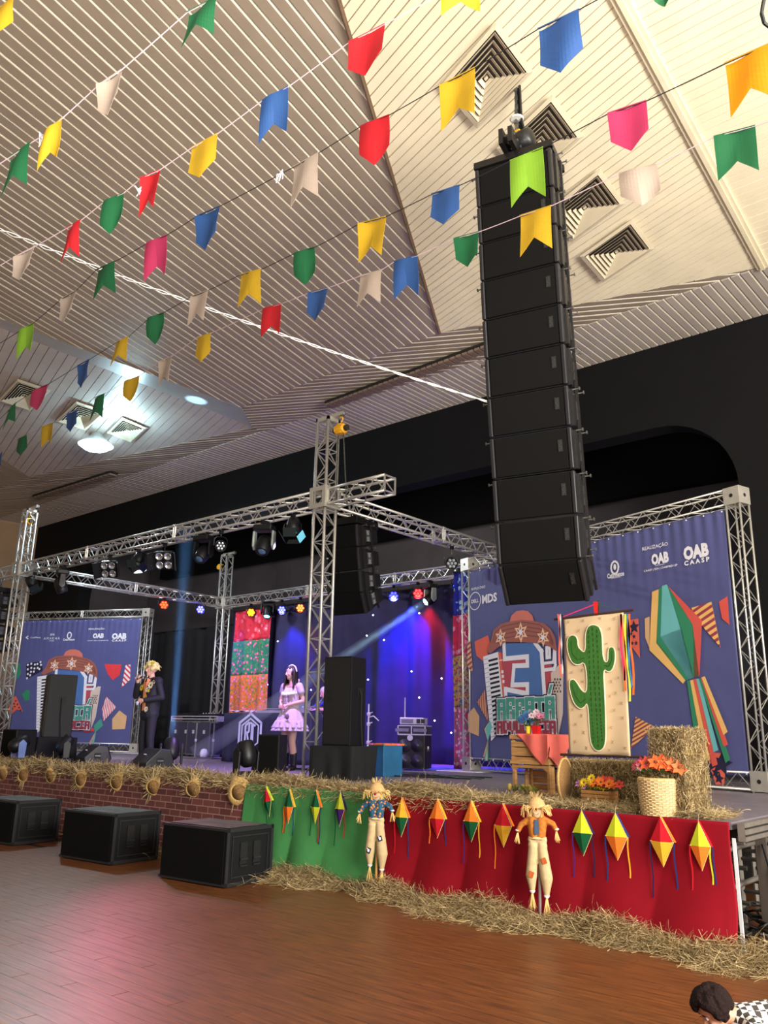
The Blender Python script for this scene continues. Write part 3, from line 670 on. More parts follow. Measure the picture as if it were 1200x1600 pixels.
for k in range(16):
    r=random.Random(k); cx,cy=SX+r.uniform(-.1,.35),Y0+r.uniform(.2,1.2); ra=r.uniform(.1,.28); z0=.02+k*.012
    pts_=[(cx+ra*math.cos(a_*.5)*(1+.1*math.sin(a_)),cy+ra*math.sin(a_*.5),z0+.03*math.sin(a_*1.3+k)+.03) for a_ in range(14)]; q.path(pts_,.010,5)
for k in range(7):
    r=random.Random(90+k); x0_=SX+r.uniform(.05,.2); q.path([(x0_,Y0+.5+.1*k,.8),(x0_+.12,Y0+.35+.1*k,.45),(x0_+.2,Y0+.25+.08*k,.15),(x0_+.1,Y0+.6,.03)],.011,5)
tag(q.go('cable_heap',RUBBER),'heap of black cables on the floor at the right end of the stage','cables',kind='stuff')
# ================================================================ STRAW
def strands(name,label,n,pos,ln=(.08,.28),wd=.0022,curl=.5,seed=1,flat=.35,cat='straw',parent=None,base=None):
    r=np.random.default_rng(seed); V=[];F=[];MI=[]
    b=MB()
    for i in range(n):
        p,nrm=pos(r); L=r.uniform(*ln); a=r.uniform(0,2*PI); e=r.normal(0,flat); d=np.array([math.cos(a)*math.cos(e),math.sin(a)*math.cos(e),math.sin(e)])
        if nrm is not None: d=d-nrm*(d@nrm)*r.uniform(.6,1.0); d/=np.linalg.norm(d)+1e-9
        c=r.normal(0,curl,3); w_=wd*r.uniform(.6,1.6); side=np.cross(d,r.normal(0,1,3)); side/=np.linalg.norm(side)+1e-9
        P=np.array(p,float)-d*L/2; ps=[P]; 
        for s in range(3):
            P=P+d*L/3; ps.append(P); d=d+c*.33*r.uniform(.5,1.3); d/=np.linalg.norm(d)
        ps=[q_ if q_[2]>.004 else np.array([q_[0],q_[1],.004]) for q_ in ps] if base is None else [q_ if q_[2]>base else np.array([q_[0],q_[1],base]) for q_ in ps]
        k=len(V)
        for q_ in ps: V.append(tuple(q_-side*w_)); V.append(tuple(q_+side*w_))
        F+=[(k,k+1,k+3,k+2),(k+2,k+3,k+5,k+4),(k+4,k+5,k+7,k+6)]; MI+=[int(r.choice([0,0,1,1,2]))]*3
    me=bpy.data.meshes.new(name); me.from_pydata(V,[],F); me.polygons.foreach_set('material_index',MI); me.update()
    o=link(name,me,STRAWM,parent)
    if parent is None: tag(o,label,cat)
    o['kind']='stuff'; return o
def floor_straw(r):
    x=r.uniform(XB-.35,SX+1.0); hw=.30+.10*math.sin(x*2.3)+.06*math.sin(x*7); v=abs(r.normal(0,.5)); v=min(v,1.3)
    y=Y0-.05-v*hw-(0.12 if x>XG else 0); z=.01+max(0,(1-v))*r.uniform(0,.16+.05*math.sin(x*5))
    if x>SX: y+= (x-SX)*.25
    return (x,y,z),None
strands('floor_straw','loose straw heaped along the foot of the green and red cloths',24000,floor_straw,(.07,.26),.0013,1.1,21)
def floor_straw2(r):
    x=r.choice([-10.35,-13.1,-7.7])+r.normal(0,.22); return (x,Y0-.25+r.normal(0,.22),abs(r.normal(0,.05))+.01),None
strands('floor_straw','thin straw tufts on the floor between the black subwoofers',4200,floor_straw2,(.08,.24),.0014,1.0,22)
def top_straw(x0,x1,hh,wd_):
    def f(r):
        x=r.uniform(x0,x1); v=r.uniform(-.2,1); y=Y0+.02+v*wd_; z=HS+.01+max(0,1-abs(v-.35)*1.3)*r.uniform(0,hh*(1+.5*math.sin(x*3)))
        if v<-.02: z=HS-r.uniform(-.03,.09)
        return (x,y,z),None
    return f
strands('stage_straw','pale straw lining the top edge of the stage above the brick print',15000,top_straw(-19.4,XB,.09,.38),(.08,.30),.0022,1.0,23,base=.8)
strands('stage_straw','straw lining the stage edge above the green cloth',6000,top_straw(XB,XG,.10,.30),(.08,.26),.0014,1.1,24,base=.85)
strands('stage_straw','straw lining the stage edge above the red cloth up to the crates',3800,top_straw(XG,-4.9,.11,.35),(.08,.26),.0014,1.1,25,base=.85)
strands('stage_straw','straw spread on the stage around the baskets and the bales',7500,lambda r:((r.uniform(-4.9,SX-.1),Y0+.04+abs(r.normal(0,.3)),HS+.01+abs(r.normal(0,.025))),None),(.05,.18),.0013,1.0,26,base=HS-.05)
# ================================================================ STRAW HATS ON THE BRICK PRINT
WEAVE=mat('woven_straw',(206,168,104),.85,0,.25,60,bump=.3); WEAVE2=mat('woven_straw_dark',(150,112,66),.85,0,.3,60,bump=.3)
hatlab=['straw hat cut by the left picture edge on the brick print','second straw hat from the left on the brick print','third straw hat from the left on the brick print','fourth straw hat from the left on the brick print','fifth straw hat from the left, below the singer monitors','third straw hat from the green cloth on the brick print','second straw hat from the green cloth on the brick print','whole-rimmed straw hat touching the green cloth']
for i,(px,frn) in enumerate((((4,1210),.7),((37,1211),1),((78,1213),1),((126,1218),1),((182,1222),1),((240,1230),1),((302,1233),.8),((373,1238),.15))):
    p=ony(px,Y0-.06); r=random.Random(i); t=thing('straw_hat',hatlab[i],'hat',tuple(p),rot=(R(-80+r.uniform(-8,8)),R(r.uniform(-15,15)),R(20+r.uniform(-10,10))))
    t.scale=(1.15,)*3
    q=MB(); q.lathe([(.001,.11),(.05,.105),(.075,.08),(.085,.0),(.086,-.01)],n=18); q.go('crown',WEAVE2,t,True)
    q=MB(); vs=[];
    def f(u,v): 
        a_=2*PI*u; rr_=.084+(.16-.084)*v*(1 if frn<.5 else .55+.2*math.sin(a_*3+i)); return (rr_*math.cos(a_),rr_*math.sin(a_),-.01+.05*v**2*(1+.5*math.sin(2*a_)))
    o=grid(30,4,f).go('brim',WEAVE,t,True); solid(o,.004)
    q=MB()
    for k in range(int(80*frn)+6):
        a_=r.uniform(0,2*PI); r0=.12; L=r.uniform(.05,.17); z0=.03; r0=.12 if frn<.5 else .095; b0=(math.cos(a_)*r0,math.sin(a_)*r0,z0*.5); a2=a_+r.uniform(-.25,.25); b1=(math.cos(a2)*(r0+L),math.sin(a2)*(r0+L),z0+r.uniform(-.03,.08)); q.tube(b0,b1,.0065,4,.002,cap=False)
    tag(q.go('fringe',STRAWM[0],t),kind='stuff')
# ================================================================ FELT DIAMOND BALLOONS
FC=dict(y=(196,204,44),o=(236,120,40),g=(20,84,50),r=(190,26,40),p=(70,36,110),b=(30,54,110),oy=(230,172,48),k=(40,34,70))
def felt(k): return mat('felt_'+k,FC[k],.85,0,.04,20,spec=.15)
names={'y':'lime','o':'orange','g':'green','r':'red','p':'purple','oy':'amber','b':'blue','k':'navy'}
def diamond(cx,ty,by,wpx,ct,cb,cs,ribs,label,group,yoff=.085,tilt=0):
    c=ony((cx,(ty+by)/2),Y0-yoff); s=ppm(c); Hh=(by-ty)/s; W=wpx/s
    t=thing('felt_balloon',label,'ornament',tuple(c),group=group,rot=(0,R(tilt),R(3)))
    th=.028
    T=(0,0,Hh/2);B=(0,0,-Hh/2);Lq=(-W/2,0,.0);Rq=(W/2,0,.0); Fm=(0,-th,0); bk=(0,th*.6,0)
    def tri(n,p,m):
        q=MB(); q.add([T if n>0 else B,Lq,(0-W*.02,-th,0),Rq,bk],[(0,1,2),(0,2,3),(0,3,4),(0,4,1),(1,2,3,4)]); q.go('top_half' if n>0 else 'bottom_half',m,t)
    tri(1,0,felt(ct)); tri(-1,0,felt(cb))
    q=MB(); q.prism([(0,.004,Hh/2+.004),(W/2+.006,.004,0),(W/2+.010,.03,.0),(.004,.02,Hh/2)],(0,.008,0)); q.go('side_facet',felt(cs),t)
    q=MB(); q.tube((-W/2,-.004,0),(W/2,-.004,0),.0025,4); q.tube(T,(W/2,-.002,0),.0022,4); q.tube(B,(W/2,-.002,0),.0022,4); q.go('piping',mat('piping_pale',(240,220,150),.7),t)
    q=MB(); q.tube(T,(0,.03,Hh/2+.06),.002,4); q.go('thread',STRAWM[0],t)
    for x,k,L in ribs:
        q=MB(); n=6; pts=[(x*W/2+.006*math.sin(i*1.3+x*3),.004,-.0-L*i/n) for i in range(n+1)]
        for a_,b_ in zip(pts[:-1],pts[1:]): q.prism([(a_[0]-.006,a_[1],a_[2]),(a_[0]+.006,a_[1],a_[2]),(b_[0]+.006,b_[1],b_[2]),(b_[0]-.006,b_[1],b_[2])],(0,.002,0))
        q.go('ribbon',felt(k),t)
    return t
DG='felt balloons on the stage front'
for d in ((418,1230,1275,17,'r','g','y',[(-.8,'g',.25),(1,'g',.2)],'red and green felt balloon nearest the brick print',-14),
 (451,1235,1286,20,'g','o','oy',[(-1,'o',.3),(-.7,'r',.3),(1,'b',.32)],'dark green over orange felt balloon on the green cloth',0),
 (493,1236,1286,19,'g','y','o',[(-1,'g',.32),(1,'b',.4),(.7,'r',.38)],'dark green over lime felt balloon on the green cloth',0),
 (531,1238,1290,19,'y','p','k',[(-1,'g',.4),(1,'r',.3)],'lime over purple felt balloon on the green cloth',0),
 (627,1248,1306,26,'oy','g','o',[(-1,'r',.42),(1,'b',.42)],'amber over green felt balloon beside the smaller scarecrow',0),
 (683,1250,1308,29,'o','r','oy',[(-1,'o',.25),(1,'b',.38)],'orange over red felt balloon on the red cloth',0),
 (736,1253,1314,28,'o','g','oy',[(-1,'p',.4),(1,'oy',.42)],'orange over dark green felt balloon on the red cloth',0),
 (786,1258,1322,31,'r','oy','o',[(-1,'o',.4)],'red over amber felt balloon left of the larger scarecrow',0),
 (910,1268,1335,33,'y','g','k',[(-1,'p',.38),(1,'k',.36)],'lime over dark green felt balloon right of the larger scarecrow',0),
 (963,1272,1342,36,'y','o','b',[(-1,'b',.4),(1,'oy',.44)],'lime over orange felt balloon below the flower box',0),
 (1034,1278,1352,37,'r','oy','o',[(-1,'k',.45),(1,'b',.5)],'red over amber felt balloon below the wicker basket',0),
 (1094,1286,1358,32,'y','o','r',[(-1,'r',.36),(.9,'y',.35),(1.2,'b',.72)],'lime over orange felt balloon at the right end of the red cloth',0)):
    diamond(*d[:9],DG,tilt=d[9])
# ================================================================ SCARECROWS
BURL=mat('burlap',(196,156,104),.95,0,.2,80,bump=.3); CREAM=mat('cream_cotton',(190,166,124),.9,0,.08,20)
RAFF=mat('raffia',(226,190,120),.85,0,.2,10)
def scarecrow(px_b,px_t,label,shirt,shirt_m,patch,polem,tie=None,eyes=False):
    b_=ony((px_b[0],px_b[1]),Y0-.28); b_=onz(px_b,0.0) if False else b_
    base=np.array([b_[0],Y0-.22,0]); Hh=zat(px_t,base[:2]); t=thing('scarecrow',label,'scarecrow',tuple(base),R(24)); s=Hh/1.30; t.scale=(s,s,s)
    r=random.Random(len(label))
    q=MB(); q.tube((0,.02,0),(.02,.02,1.0),.016,8); q.go('pole',polem,t)
    def blob(name,segs,m,vox=.012):
        return fuse(name,segs,m,t,vox)
    # trousers: waist, legs gathered at the ankles
    fuse('trousers',[((-.05,0,.80),(-.05,0,.80),.055,.055),((.05,0,.80),(.05,0,.80),.055,.055),((-.045,0,.80),(-.075,0,.50),.052,.062),((-.075,0,.50),(-.07,0,.36),.062,.030),((.045,0,.80),(.085,0,.48),.052,.066),((.085,0,.48),(.08,0,.32),.066,.030),((-.07,0,.86),(.07,0,.86),.035,.035)],CREAM,t,.009)
    for x,z in ((-.07,.36),(.08,.32)):
        q=MB(); q.lathe([(.02,.0),(.032,.02),(.02,.04)],(x,0,z-.03),10); q.go('ankle_tie',WHITE,t)
        q=MB()
        for k in range(22):
            a_=r.uniform(0,6.28); q.tube((x,0,z-.01),(x+.035*math.cos(a_),.025*math.sin(a_),z-.15-r.uniform(0,.05)),.006,4,.002)
        tag(q.go('raffia_foot',RAFF,t),kind='stuff')
    for x,z,rz_ in ((-.07,.52,20),(.07,.66,-20)):
        q=MB(); q.box((x,-.062,z),(.05,.008,.06),Matrix.Rotation(R(rz_),3,'Y')); q.go('patch',patch,t)
        if not eyes:
            q=MB(); q.box((x,-.068,z),(.026,.004,.03),Matrix.Rotation(R(rz_),3,'Y')); q.box((x-.014,-.068,z+.02),(.012,.004,.012)); q.go('patch_check',WHITE,t)
    q=MB(); q.lathe([(.075,0),(.08,.012),(.075,.024)],(0,0,.868),16); o=q.go('waistband',mat('waist_cream',(214,190,140),.9),t,True); o.scale=(1.25,.7,1); 
    fuse('shirt',[((-.035,0,.90),(-.05,0,1.05),.055,.06),((.035,0,.90),(.05,0,1.05),.055,.06),((-.07,0,1.07),(-.17,-.01,1.01),.04,.032),((.07,0,1.07),(.17,-.01,1.03),.04,.032),((-.17,-.01,1.01),(-.20,-.02,.95),.03,.028),((.17,-.01,1.03),(.20,-.02,.98),.03,.028)],shirt_m,t,.009)
    if tie:
        q=MB(); q.prism([(-.02,-.064,1.07),(.022,-.064,1.07),(.028,-.072,.93),(.0,-.074,.915),(-.026,-.072,.93)],(0,.008,0)); q.go('tie',tie,t)
    for x,z in ((-.205,.94),(.205,.97)):
        q=MB()
        for k in range(18): q.tube((x,-.02,z),(x+r.uniform(-.03,.03)+(.01 if x>0 else -.01),-.02+r.uniform(-.02,.02),z-.08-r.uniform(0,.05)),.006,4,.002)
        tag(q.go('raffia_hand',RAFF,t),kind='stuff')
        q=MB(); q.lathe([(.022,0),(.03,.01),(.022,.02)],(x,-.02,z),10); q.go('cuff',WHITE,t)
    q=MB(); q.sph((0,-.005,1.15),.068,12,(.95,.8,1.08)); q.go('head',mat('head_cotton',(226,188,150),.9,0,.05),t,True)
    q=MB(); q.sph((0,-.06,1.165),.013,8); q.go('nose',felt('r'),t,True)
    q=MB(); q.path([(-.028,-.05,1.135),(-.014,-.056,1.122),(0,-.058,1.118),(.014,-.056,1.122),(.028,-.05,1.135)],.0025,5); q.go('mouth',mat('thread_dark',(60,30,24),.8),t)
    for x in (-.02,.02):
        q=MB(); q.sph((x,-.052,1.19),.012,8,(1,.4,1.3)); e_=q.go('eye',WHITE,t,True); q=MB(); q.sph((x,-.058,1.187),.005,6); q.go('pupil',BLACK,e_,True)
    q=MB()
    for k in range(70):
        a_=r.uniform(-2.6,2.6)+PI/2+ (PI if False else 0); a_=r.choice([r.uniform(.95,2.3),r.uniform(-2.3,-.95)]); x0=.06*math.sin(a_); y0=-.05*math.cos(a_)
        q.path([(x0*.9,y0*.9,1.21),(x0*1.15,y0*1.2,1.16),(x0*1.1+r.uniform(-.01,.01),y0*1.25,1.07+r.uniform(-.03,.03))],.005,4)
    tag(q.go('raffia_hair',RAFF,t),kind='stuff')
    q=MB(); q.lathe([(.10,1.185),(.104,1.20),(.09,1.235),(.072,1.268),(.04,1.292),(.001,1.30)],n=20); q.go('hat',BURL,t,True)
    q=MB()
    for k in range(60):
        a_=r.uniform(0,6.28); q.path([(.10*math.cos(a_),.10*math.sin(a_),1.197),(.15*math.cos(a_),.15*math.sin(a_),1.20+r.uniform(-.04,.02)),(.17*math.cos(a_+.2),.17*math.sin(a_+.2),1.19-r.uniform(0,.1))],.0028,4)
    for k in range(26):
        a_=r.uniform(0,6.28); q.path([(.03*math.cos(a_),.03*math.sin(a_),1.28),(.07*math.cos(a_),.05*math.sin(a_),1.31+r.uniform(0,.05))],.0022,4)
    tag(q.go('hat_fringe',RAFF,t),kind='stuff')
def fuse(name,segs,m,parent,vox=.012,smooth=4,extra=None,disp=None):
    q=MB()
    for s in segs:
        a_,b_,ra,rb=s[:4]; a_=Vector(a_);b_=Vector(b_)
        q.sph(a_,ra,8); 
        if (b_-a_).length>1e-5: q.sph(b_,rb,8); q.tube(a_,b_,ra,12,rb)
    if extra: extra(q)
    me=q.mesh(); o=bpy.data.objects.new('tmp',me); COL.objects.link(o)
    md=o.modifiers.new('r','REMESH'); md.mode='VOXEL'; md.voxel_size=vox
    sm=o.modifiers.new('s','SMOOTH'); sm.factor=.5; sm.iterations=smooth
    dg=bpy.context.evaluated_depsgraph_get(); e=o.evaluated_get(dg); nm=bpy.data.meshes.new_from_object(e); bpy.data.objects.remove(o)
    nm.polygons.foreach_set('use_smooth',[True]*len(nm.polygons)); nm.name=name; nm.materials.clear()
    return link(name,nm,m,parent)
scarecrow((580,1390),(583,1222),'smaller scarecrow with teal leaf shirt and checked patches between the cloths',None,floralmat('teal_leaf_print',(20,84,104),(214,120,36),(30,60,110),26,.34),mat('patch_navy',(22,26,50),.9),mat('pole_wood',(178,130,70),.7))
scarecrow((838,1432),(840,1245),'larger scarecrow with rust shirt, blue tie and orange patches',None,mat('rust_print',(150,84,20),.9,0,.2,30,rgb2=(196,118,40)),mat('patch_rust',(176,84,30),.9,0,.2,60),mat('pole_grey',(128,112,112),.7),mat('tie_blue',(62,82,110),.9),True)
# ================================================================ BALES, CRATES, BASKETS
HAYB=mat('hay_dark',(110,88,50),.95,0,.4,25,bump=.5)
def bale(loc,dim,rz,label,seed,n):
    t=thing('straw_bale',label,'straw bale',loc,R(rz)); W,D,Hh=dim
    q=grid(1,1,lambda u,v:(0,0,0)); q=MB(); q.box((0,0,Hh/2),(W-.03,D-.03,Hh-.03)); o=q.go('core',HAYB,t); bevel(o,.04,3)
    def pos(r):
        f=r.integers(0,5); u,v=r.uniform(-.5,.5,2)
        if f==0: p=(W/2,u*D,(v+.5)*Hh);nn=(1,0,0)
        elif f==1: p=(-W/2,u*D,(v+.5)*Hh);nn=(-1,0,0)
        elif f==2 or f==3: p=(u*W,-D/2,(v+.5)*Hh);nn=(0,-1,0)
        else: p=(u*W,v*D,Hh);nn=(0,0,1)
        p=np.array(p)+np.array(nn)*r.uniform(-.02,.012); return p,np.array(nn,float)
    strands('straw_cover',None,int(n*3.2),pos,(.02,.09),.0013,.6,seed,1.2,parent=t,base=-.0)
    for k in (-.22,.22):
        q=MB(); z=Hh/2+k*Hh; q.box((0,0,z),(W+.012,D+.012,.006)); q.go('twine',mat('twine',(150,120,70),.9),t)
    return t
pb_=onz((1052,1278),HS); ph=zat((1045,1140),pb_[:2])-HS; bale((pb_[0]-.03,pb_[1]+.30,HS),(.34,.42,ph),-6,'upright straw bale behind the wicker basket at the right',41,4200)
pb2=onz((955,1262),HS); bale((pb2[0]-.08,pb2[1]+.42,HS),(1.05,.42,.42),-4,'long straw bale lying under the cactus banner',42,4600)
WOOD=mat('crate_pine',(206,158,100),.7,0,.18,4,stretch=(1,1,8),rgb2=(172,120,68)); 
def crate(loc,rz,label,W=.50,D=.34,Hh=.31,open_front=False):
    t=thing('wooden_crate',label,'crate',loc,R(rz)); th=.014
    def bx(n,c,d): q=MB(); q.box(c,d); return bevel(q.go(n,WOOD,t),.003,1)
    for x in (-W/2+.02,W/2-.02):
        for y in (.02,D-.02): bx('corner_post',(x,y,Hh/2),(.04,.035,Hh-.002))
    if open_front:
        for z in (.05,.13,.21): bx('slat',(0,D+.004,z+.02),(W,th,.07))
        for z in (.02,Hh-.015): bx('slat',(0,D/2,z),(W,D,th))
        for y in (.06,D-.08):
            for x in (-W/2,W/2): bx('slat',(x,y,Hh/2),(th,.06,Hh-.03))
        for x,s in ((W/2-.06,-1),(-W/2+.06,1)):
            q=MB(); q.prism([(x-.05*s*-1,-.004,Hh-.02),(x+.05*s*-1,-.004,Hh-.02),(x+.05*s*-1,-.004,Hh-.09)],(0,.014,0)); q.go('corner_brace',WOOD,t)
        bx('front_rail',(0,0,Hh-.02),(W,th,.035))
    else:
        for k,z in enumerate((.045,.14,.225)): bx('slat',(0,-.004,z),(W,th,(.07,.095,.06)[k])) ; bx('slat',(W/2+.004,D/2,z),(th,D,.08)); bx('slat',(-W/2-.004,D/2,z),(th,D,.08)); bx('slat',(0,D+.004,z),(W,th,.08))
        bx('front_rail',(0,-.014,Hh-.025),(W+.03,.018,.05)); bx('front_rail',(0,-.014,.02),(W+.03,.018,.04)); bx('slat',(0,D/2,.01),(W,D,.012)); bx('slat',(0,D/2,Hh-.008),(W,D,.014))
    return t
c0=onz((830,1242),HS); cx_,cy_=c0[0],c0[1]; wl=(868-796)/ppm(c0)
zt_=zat((830,1148),(cx_,cy_)); ch=(zt_-HS)/2
crate((cx_,cy_,HS),-6,'open pine crate standing on the stage with pineapple leaves inside',wl,.36,ch-.004,True)
crate((cx_,cy_,HS+ch),-6,'pine crate stacked on top, draped with a salmon cloth',wl,.36,ch-.004)
CZ=HS+2*ch
SAL=mat('salmon_cloth',(226,104,92),.85,0,.06,8)
a6=R(-6); cX=np.array([math.cos(a6),math.sin(a6),0]); cY=np.array([-math.sin(a6),math.cos(a6),0]); c00=np.array([cx_,cy_,0])
def cw(x,y,z): return tuple(c00+cX*x+cY*y+np.array([0,0,z]))
# salmon cloth: square laid diagonally, hanging over front and right side
def fcl(u,v):
    s=.34; a_=(u-.5)*2*s; b_=(v-.5)*2*s; x=(a_+b_)*.7071+.19; y=(a_-b_)*.7071+.10; z=CZ+.008
    W=wl/2+.02; dz=0
    if y<-.03: dz=-.03-y; y=-.035-.012*math.sin(x*25)-.02*dz
    if x>W: e=x-W; dz=max(dz,e) ; x=W+.012+.04*e+.015*math.sin(y*22)
    return cw(x,y,z-dz*1.0)
o=grid(40,40,fcl).go('salmon_cloth',SAL,None,True); solid(o,.004); tag(o,'salmon pink cloth draped over the upper crate','cloth')
# flowers
def flower(q,c,r_,nrm,n=6,layers=1,w_=.5):
    nrm=Vector(nrm).normalized(); x=nrm.orthogonal().normalized(); y=nrm.cross(x); c=Vector(c)
    for l in range(layers):
        for i in range(n):
            a_=2*PI*i/n+l*.5; d=x*math.cos(a_)+y*math.sin(a_); s=x*-math.sin(a_)+y*math.cos(a_); rr_=r_*(1-.3*l); up=nrm*(.25*rr_+l*rr_*.25)
            q.add([tuple(c),tuple(c+d*rr_*.55+s*rr_*w_*.6+up*.6),tuple(c+d*rr_+up),tuple(c+d*rr_*.55-s*rr_*w_*.6+up*.6)],[(0,1,2,3)])
def bouquet(name,label,loc,vessel,flowers,leaves,spread,cat='flowers',seed=1,group=None):
    t=thing(name,label,cat,loc,group=group); r=random.Random(seed); vessel(t)
    for (col,cnt,rad,n,lay,cc,lab) in flowers:
        m=mat('petal_'+lab,col,.7,0,.15,30)
        for k in range(cnt):
            a_=r.uniform(0,6.28); e=r.uniform(0,1); hh=spread[2]; p=(spread[0]*e*math.cos(a_)+cc[0],spread[1]*e*math.sin(a_)+cc[1],cc[2]+hh*(1-e*.6)*r.uniform(.7,1.1)); nn=(p[0]*3,p[1]*3-1.2,.6)
            q=MB(); flower(q,p,rad,nn,n,lay); fo=q.go('flower',m,t); solid(fo,.0015)
            q=MB(); q.sph((p[0]+nn[0]*.003,p[1]+nn[1]*.003,p[2]+.006),rad*.2,6); q.go('centre',mat('flower_centre',(120,70,30),.8),fo)
            q=MB(); q.tube((cc[0]*.5,cc[1]*.5,cc[2]-.08),p,.0025,4); q.go('stem',mat('stem_green',(50,100,44),.7),fo)
    for k in range(leaves):
        a_=r.uniform(0,6.28); d=Vector((math.cos(a_),math.sin(a_),r.uniform(-.1,.6))).normalized(); s=d.cross(Vector((0,0,1))).normalized(); L=r.uniform(.06,.12); c=Vector((spread[0]*.6*math.cos(a_),spread[1]*.6*math.sin(a_),flowers[0][5][2]+.01))
        q=MB(); q.add([tuple(c),tuple(c+d*L*.5+s*L*.22),tuple(c+d*L),tuple(c+d*L*.5-s*L*.22)],[(0,1,2,3)]); lo=q.go('leaf',mat('leaf_green',(56,112,52),.6,0,.2,20),t); solid(lo,.0015)
    return t
def pot(m,w1,w2,hh,sq=False):
    def f(t):
        q=MB(); q.lathe([(w1*.95,0),(w1,.002),(w2,hh),(w2*.9,hh),(w1*.85,.01)],n=4 if sq else 18); o=q.go('vase',m,t,not sq)
        if sq: o.rotation_euler=(0,0,PI/4)
    return f
s_=ppm(cw(0,0,CZ))
pv=cw((820-832)/s_,.10,CZ+.012); bouquet('flower_vase','yellow vase with blue daisies on the upper crate',pv,pot(mat('vase_yellow',(236,208,30),.4),.026,.03,.085),[((70,130,190),9,.05,9,1,(-.02,0,.12),'blue'),((40,90,160),5,.045,9,1,(-.02,0,.12),'deep_blue')],5,(.10,.06,.10),'vase',3)
pv=cw((834-832)/s_,.12,CZ+.012); bouquet('flower_vase','red square vase with pink and white blooms on the upper crate',pv,pot(mat('vase_red',(206,24,30),.4),.055,.058,.095,True),[((226,130,170),7,.05,6,3,(0.01,0,.14),'pink'),((240,214,224),4,.045,6,3,(.01,0,.15),'pale_pink')],12,(.10,.07,.10),'vase',4)
# green plants in the open crate, yellow husks
t=thing('pineapple_plant','spiky green plants with yellow fruit in front of the lower crate','plant',cw(-.14,-.02,HS+.035))
r=random.Random(3)
for k in range(46):
    c=Vector((r.uniform(-.16,.22),r.uniform(-.05,.12),.0)); a_=r.uniform(0,6.28); L=r.uniform(.07,.16); d=Vector((math.cos(a_)*.6,math.sin(a_)*.6,.55)).normalized(); s=d.cross(Vector((0,0,1))).normalized()
    q=MB(); q.add([tuple(c-s*.009),tuple(c+s*.009),tuple(c+d*L*.6+s*.007),tuple(c+d*L*.6-s*.007),tuple(c+d*L+Vector((0,0,-.02)))],[(0,1,2,3),(3,2,4)]); lo=q.go('leaf',mat('pine_leaf',(104,142,60),.6,0,.3,20,rgb2=(176,184,96)),t); solid(lo,.002)
for x,y in ((.12,.0),(.02,.03),(-.12,-.04)):
    q=MB(); q.sph((x,y,.04),.035,10,(.8,.8,1.2)); q.go('fruit',mat('husk_yellow',(206,178,84),.7,0,.3,60),t,True)
# round woven tray leaning on the crates
tp=onz((878,1256),HS); th_=(1256-1187)/ppm(tp); t=thing('woven_tray','round woven straw tray leaning upright against the crates','tray',(tp[0],tp[1]+.04,HS+th_/2+.004),rot=(R(90),R(0),R(100)))
q=MB(); q.lathe([(.001,.0),(th_*.44,.0),(th_*.46,.03)],n=32); o=q.go('mat_face',WEAVE2,t,True); solid(o,.006)
q=MB(); q.lathe([(th_*.455,.03),(th_*.5,.035),(th_*.5,.015),(th_*.455,.0)],n=32); q.go('rim',WEAVE,t,True)
# wicker basket
bk=onz((1022,1276),HS); bs_=ppm(bk); bw=(1056-992)/bs_/2; bh=(1274-1219)/bs_
t=thing('wicker_basket','pale wicker basket full of pink and orange lilies','basket',(bk[0],bk[1]+bw*.8,HS+.004))
q=MB(); q.lathe([(bw*.86,.0),(bw*.96,bh),(bw*.90,bh),(bw*.80,.02),(.001,.02)],n=36); q.go('inner_wall',WEAVE2,t,True)
q=MB(); nrow=21
for j in range(nrow):
    z=bh*(j+.5)/nrow; rad=bw*(.87+.1*z/bh)
    for i in range(36):
        a0_=2*PI*i/36; a1_=2*PI*(i+1)/36; o0=.006 if (i+j)%2 else -.001; o1=.006 if (i+1+j)%2 else -.001
        q.tube(((rad+o0)*math.cos(a0_),(rad+o0)*math.sin(a0_),z),((rad+o1)*math.cos(a1_),(rad+o1)*math.sin(a1_),z),bh/nrow*.52,4,cap=False)
tag(q.go('woven_strands',mat('wicker_pale',(222,190,138),.7,0,.2,60),t),kind='stuff')
for i in range(36):
    a_=2*PI*i/36; q=MB(); q.tube((bw*.875*math.cos(a_),bw*.875*math.sin(a_),0),(bw*.975*math.cos(a_),bw*.975*math.sin(a_),bh+.006),.005,4); q.go('stake',WEAVE,t)
q=MB(); q.lathe([(bw*.95,bh-.01),(bw*1.0,bh),(bw*.95,bh+.012),(bw*.92,bh)],n=36); q.go('rim',WEAVE,t,True)
bouquet('lily_bunch','pink and orange lilies with green leaves standing in the wicker basket',(bk[0],bk[1]+bw*.8,HS+bh-.0),lambda t:None,[((226,70,110),9,.065,6,2,(-.06,0,.05),'lily_pink'),((234,100,44),9,.075,6,1,(.05,-.02,.05),'lily_orange'),((236,180,170),5,.06,6,1,(0,0,.05),'lily_pale')],26,(.21,.12,.12),'flowers',8)
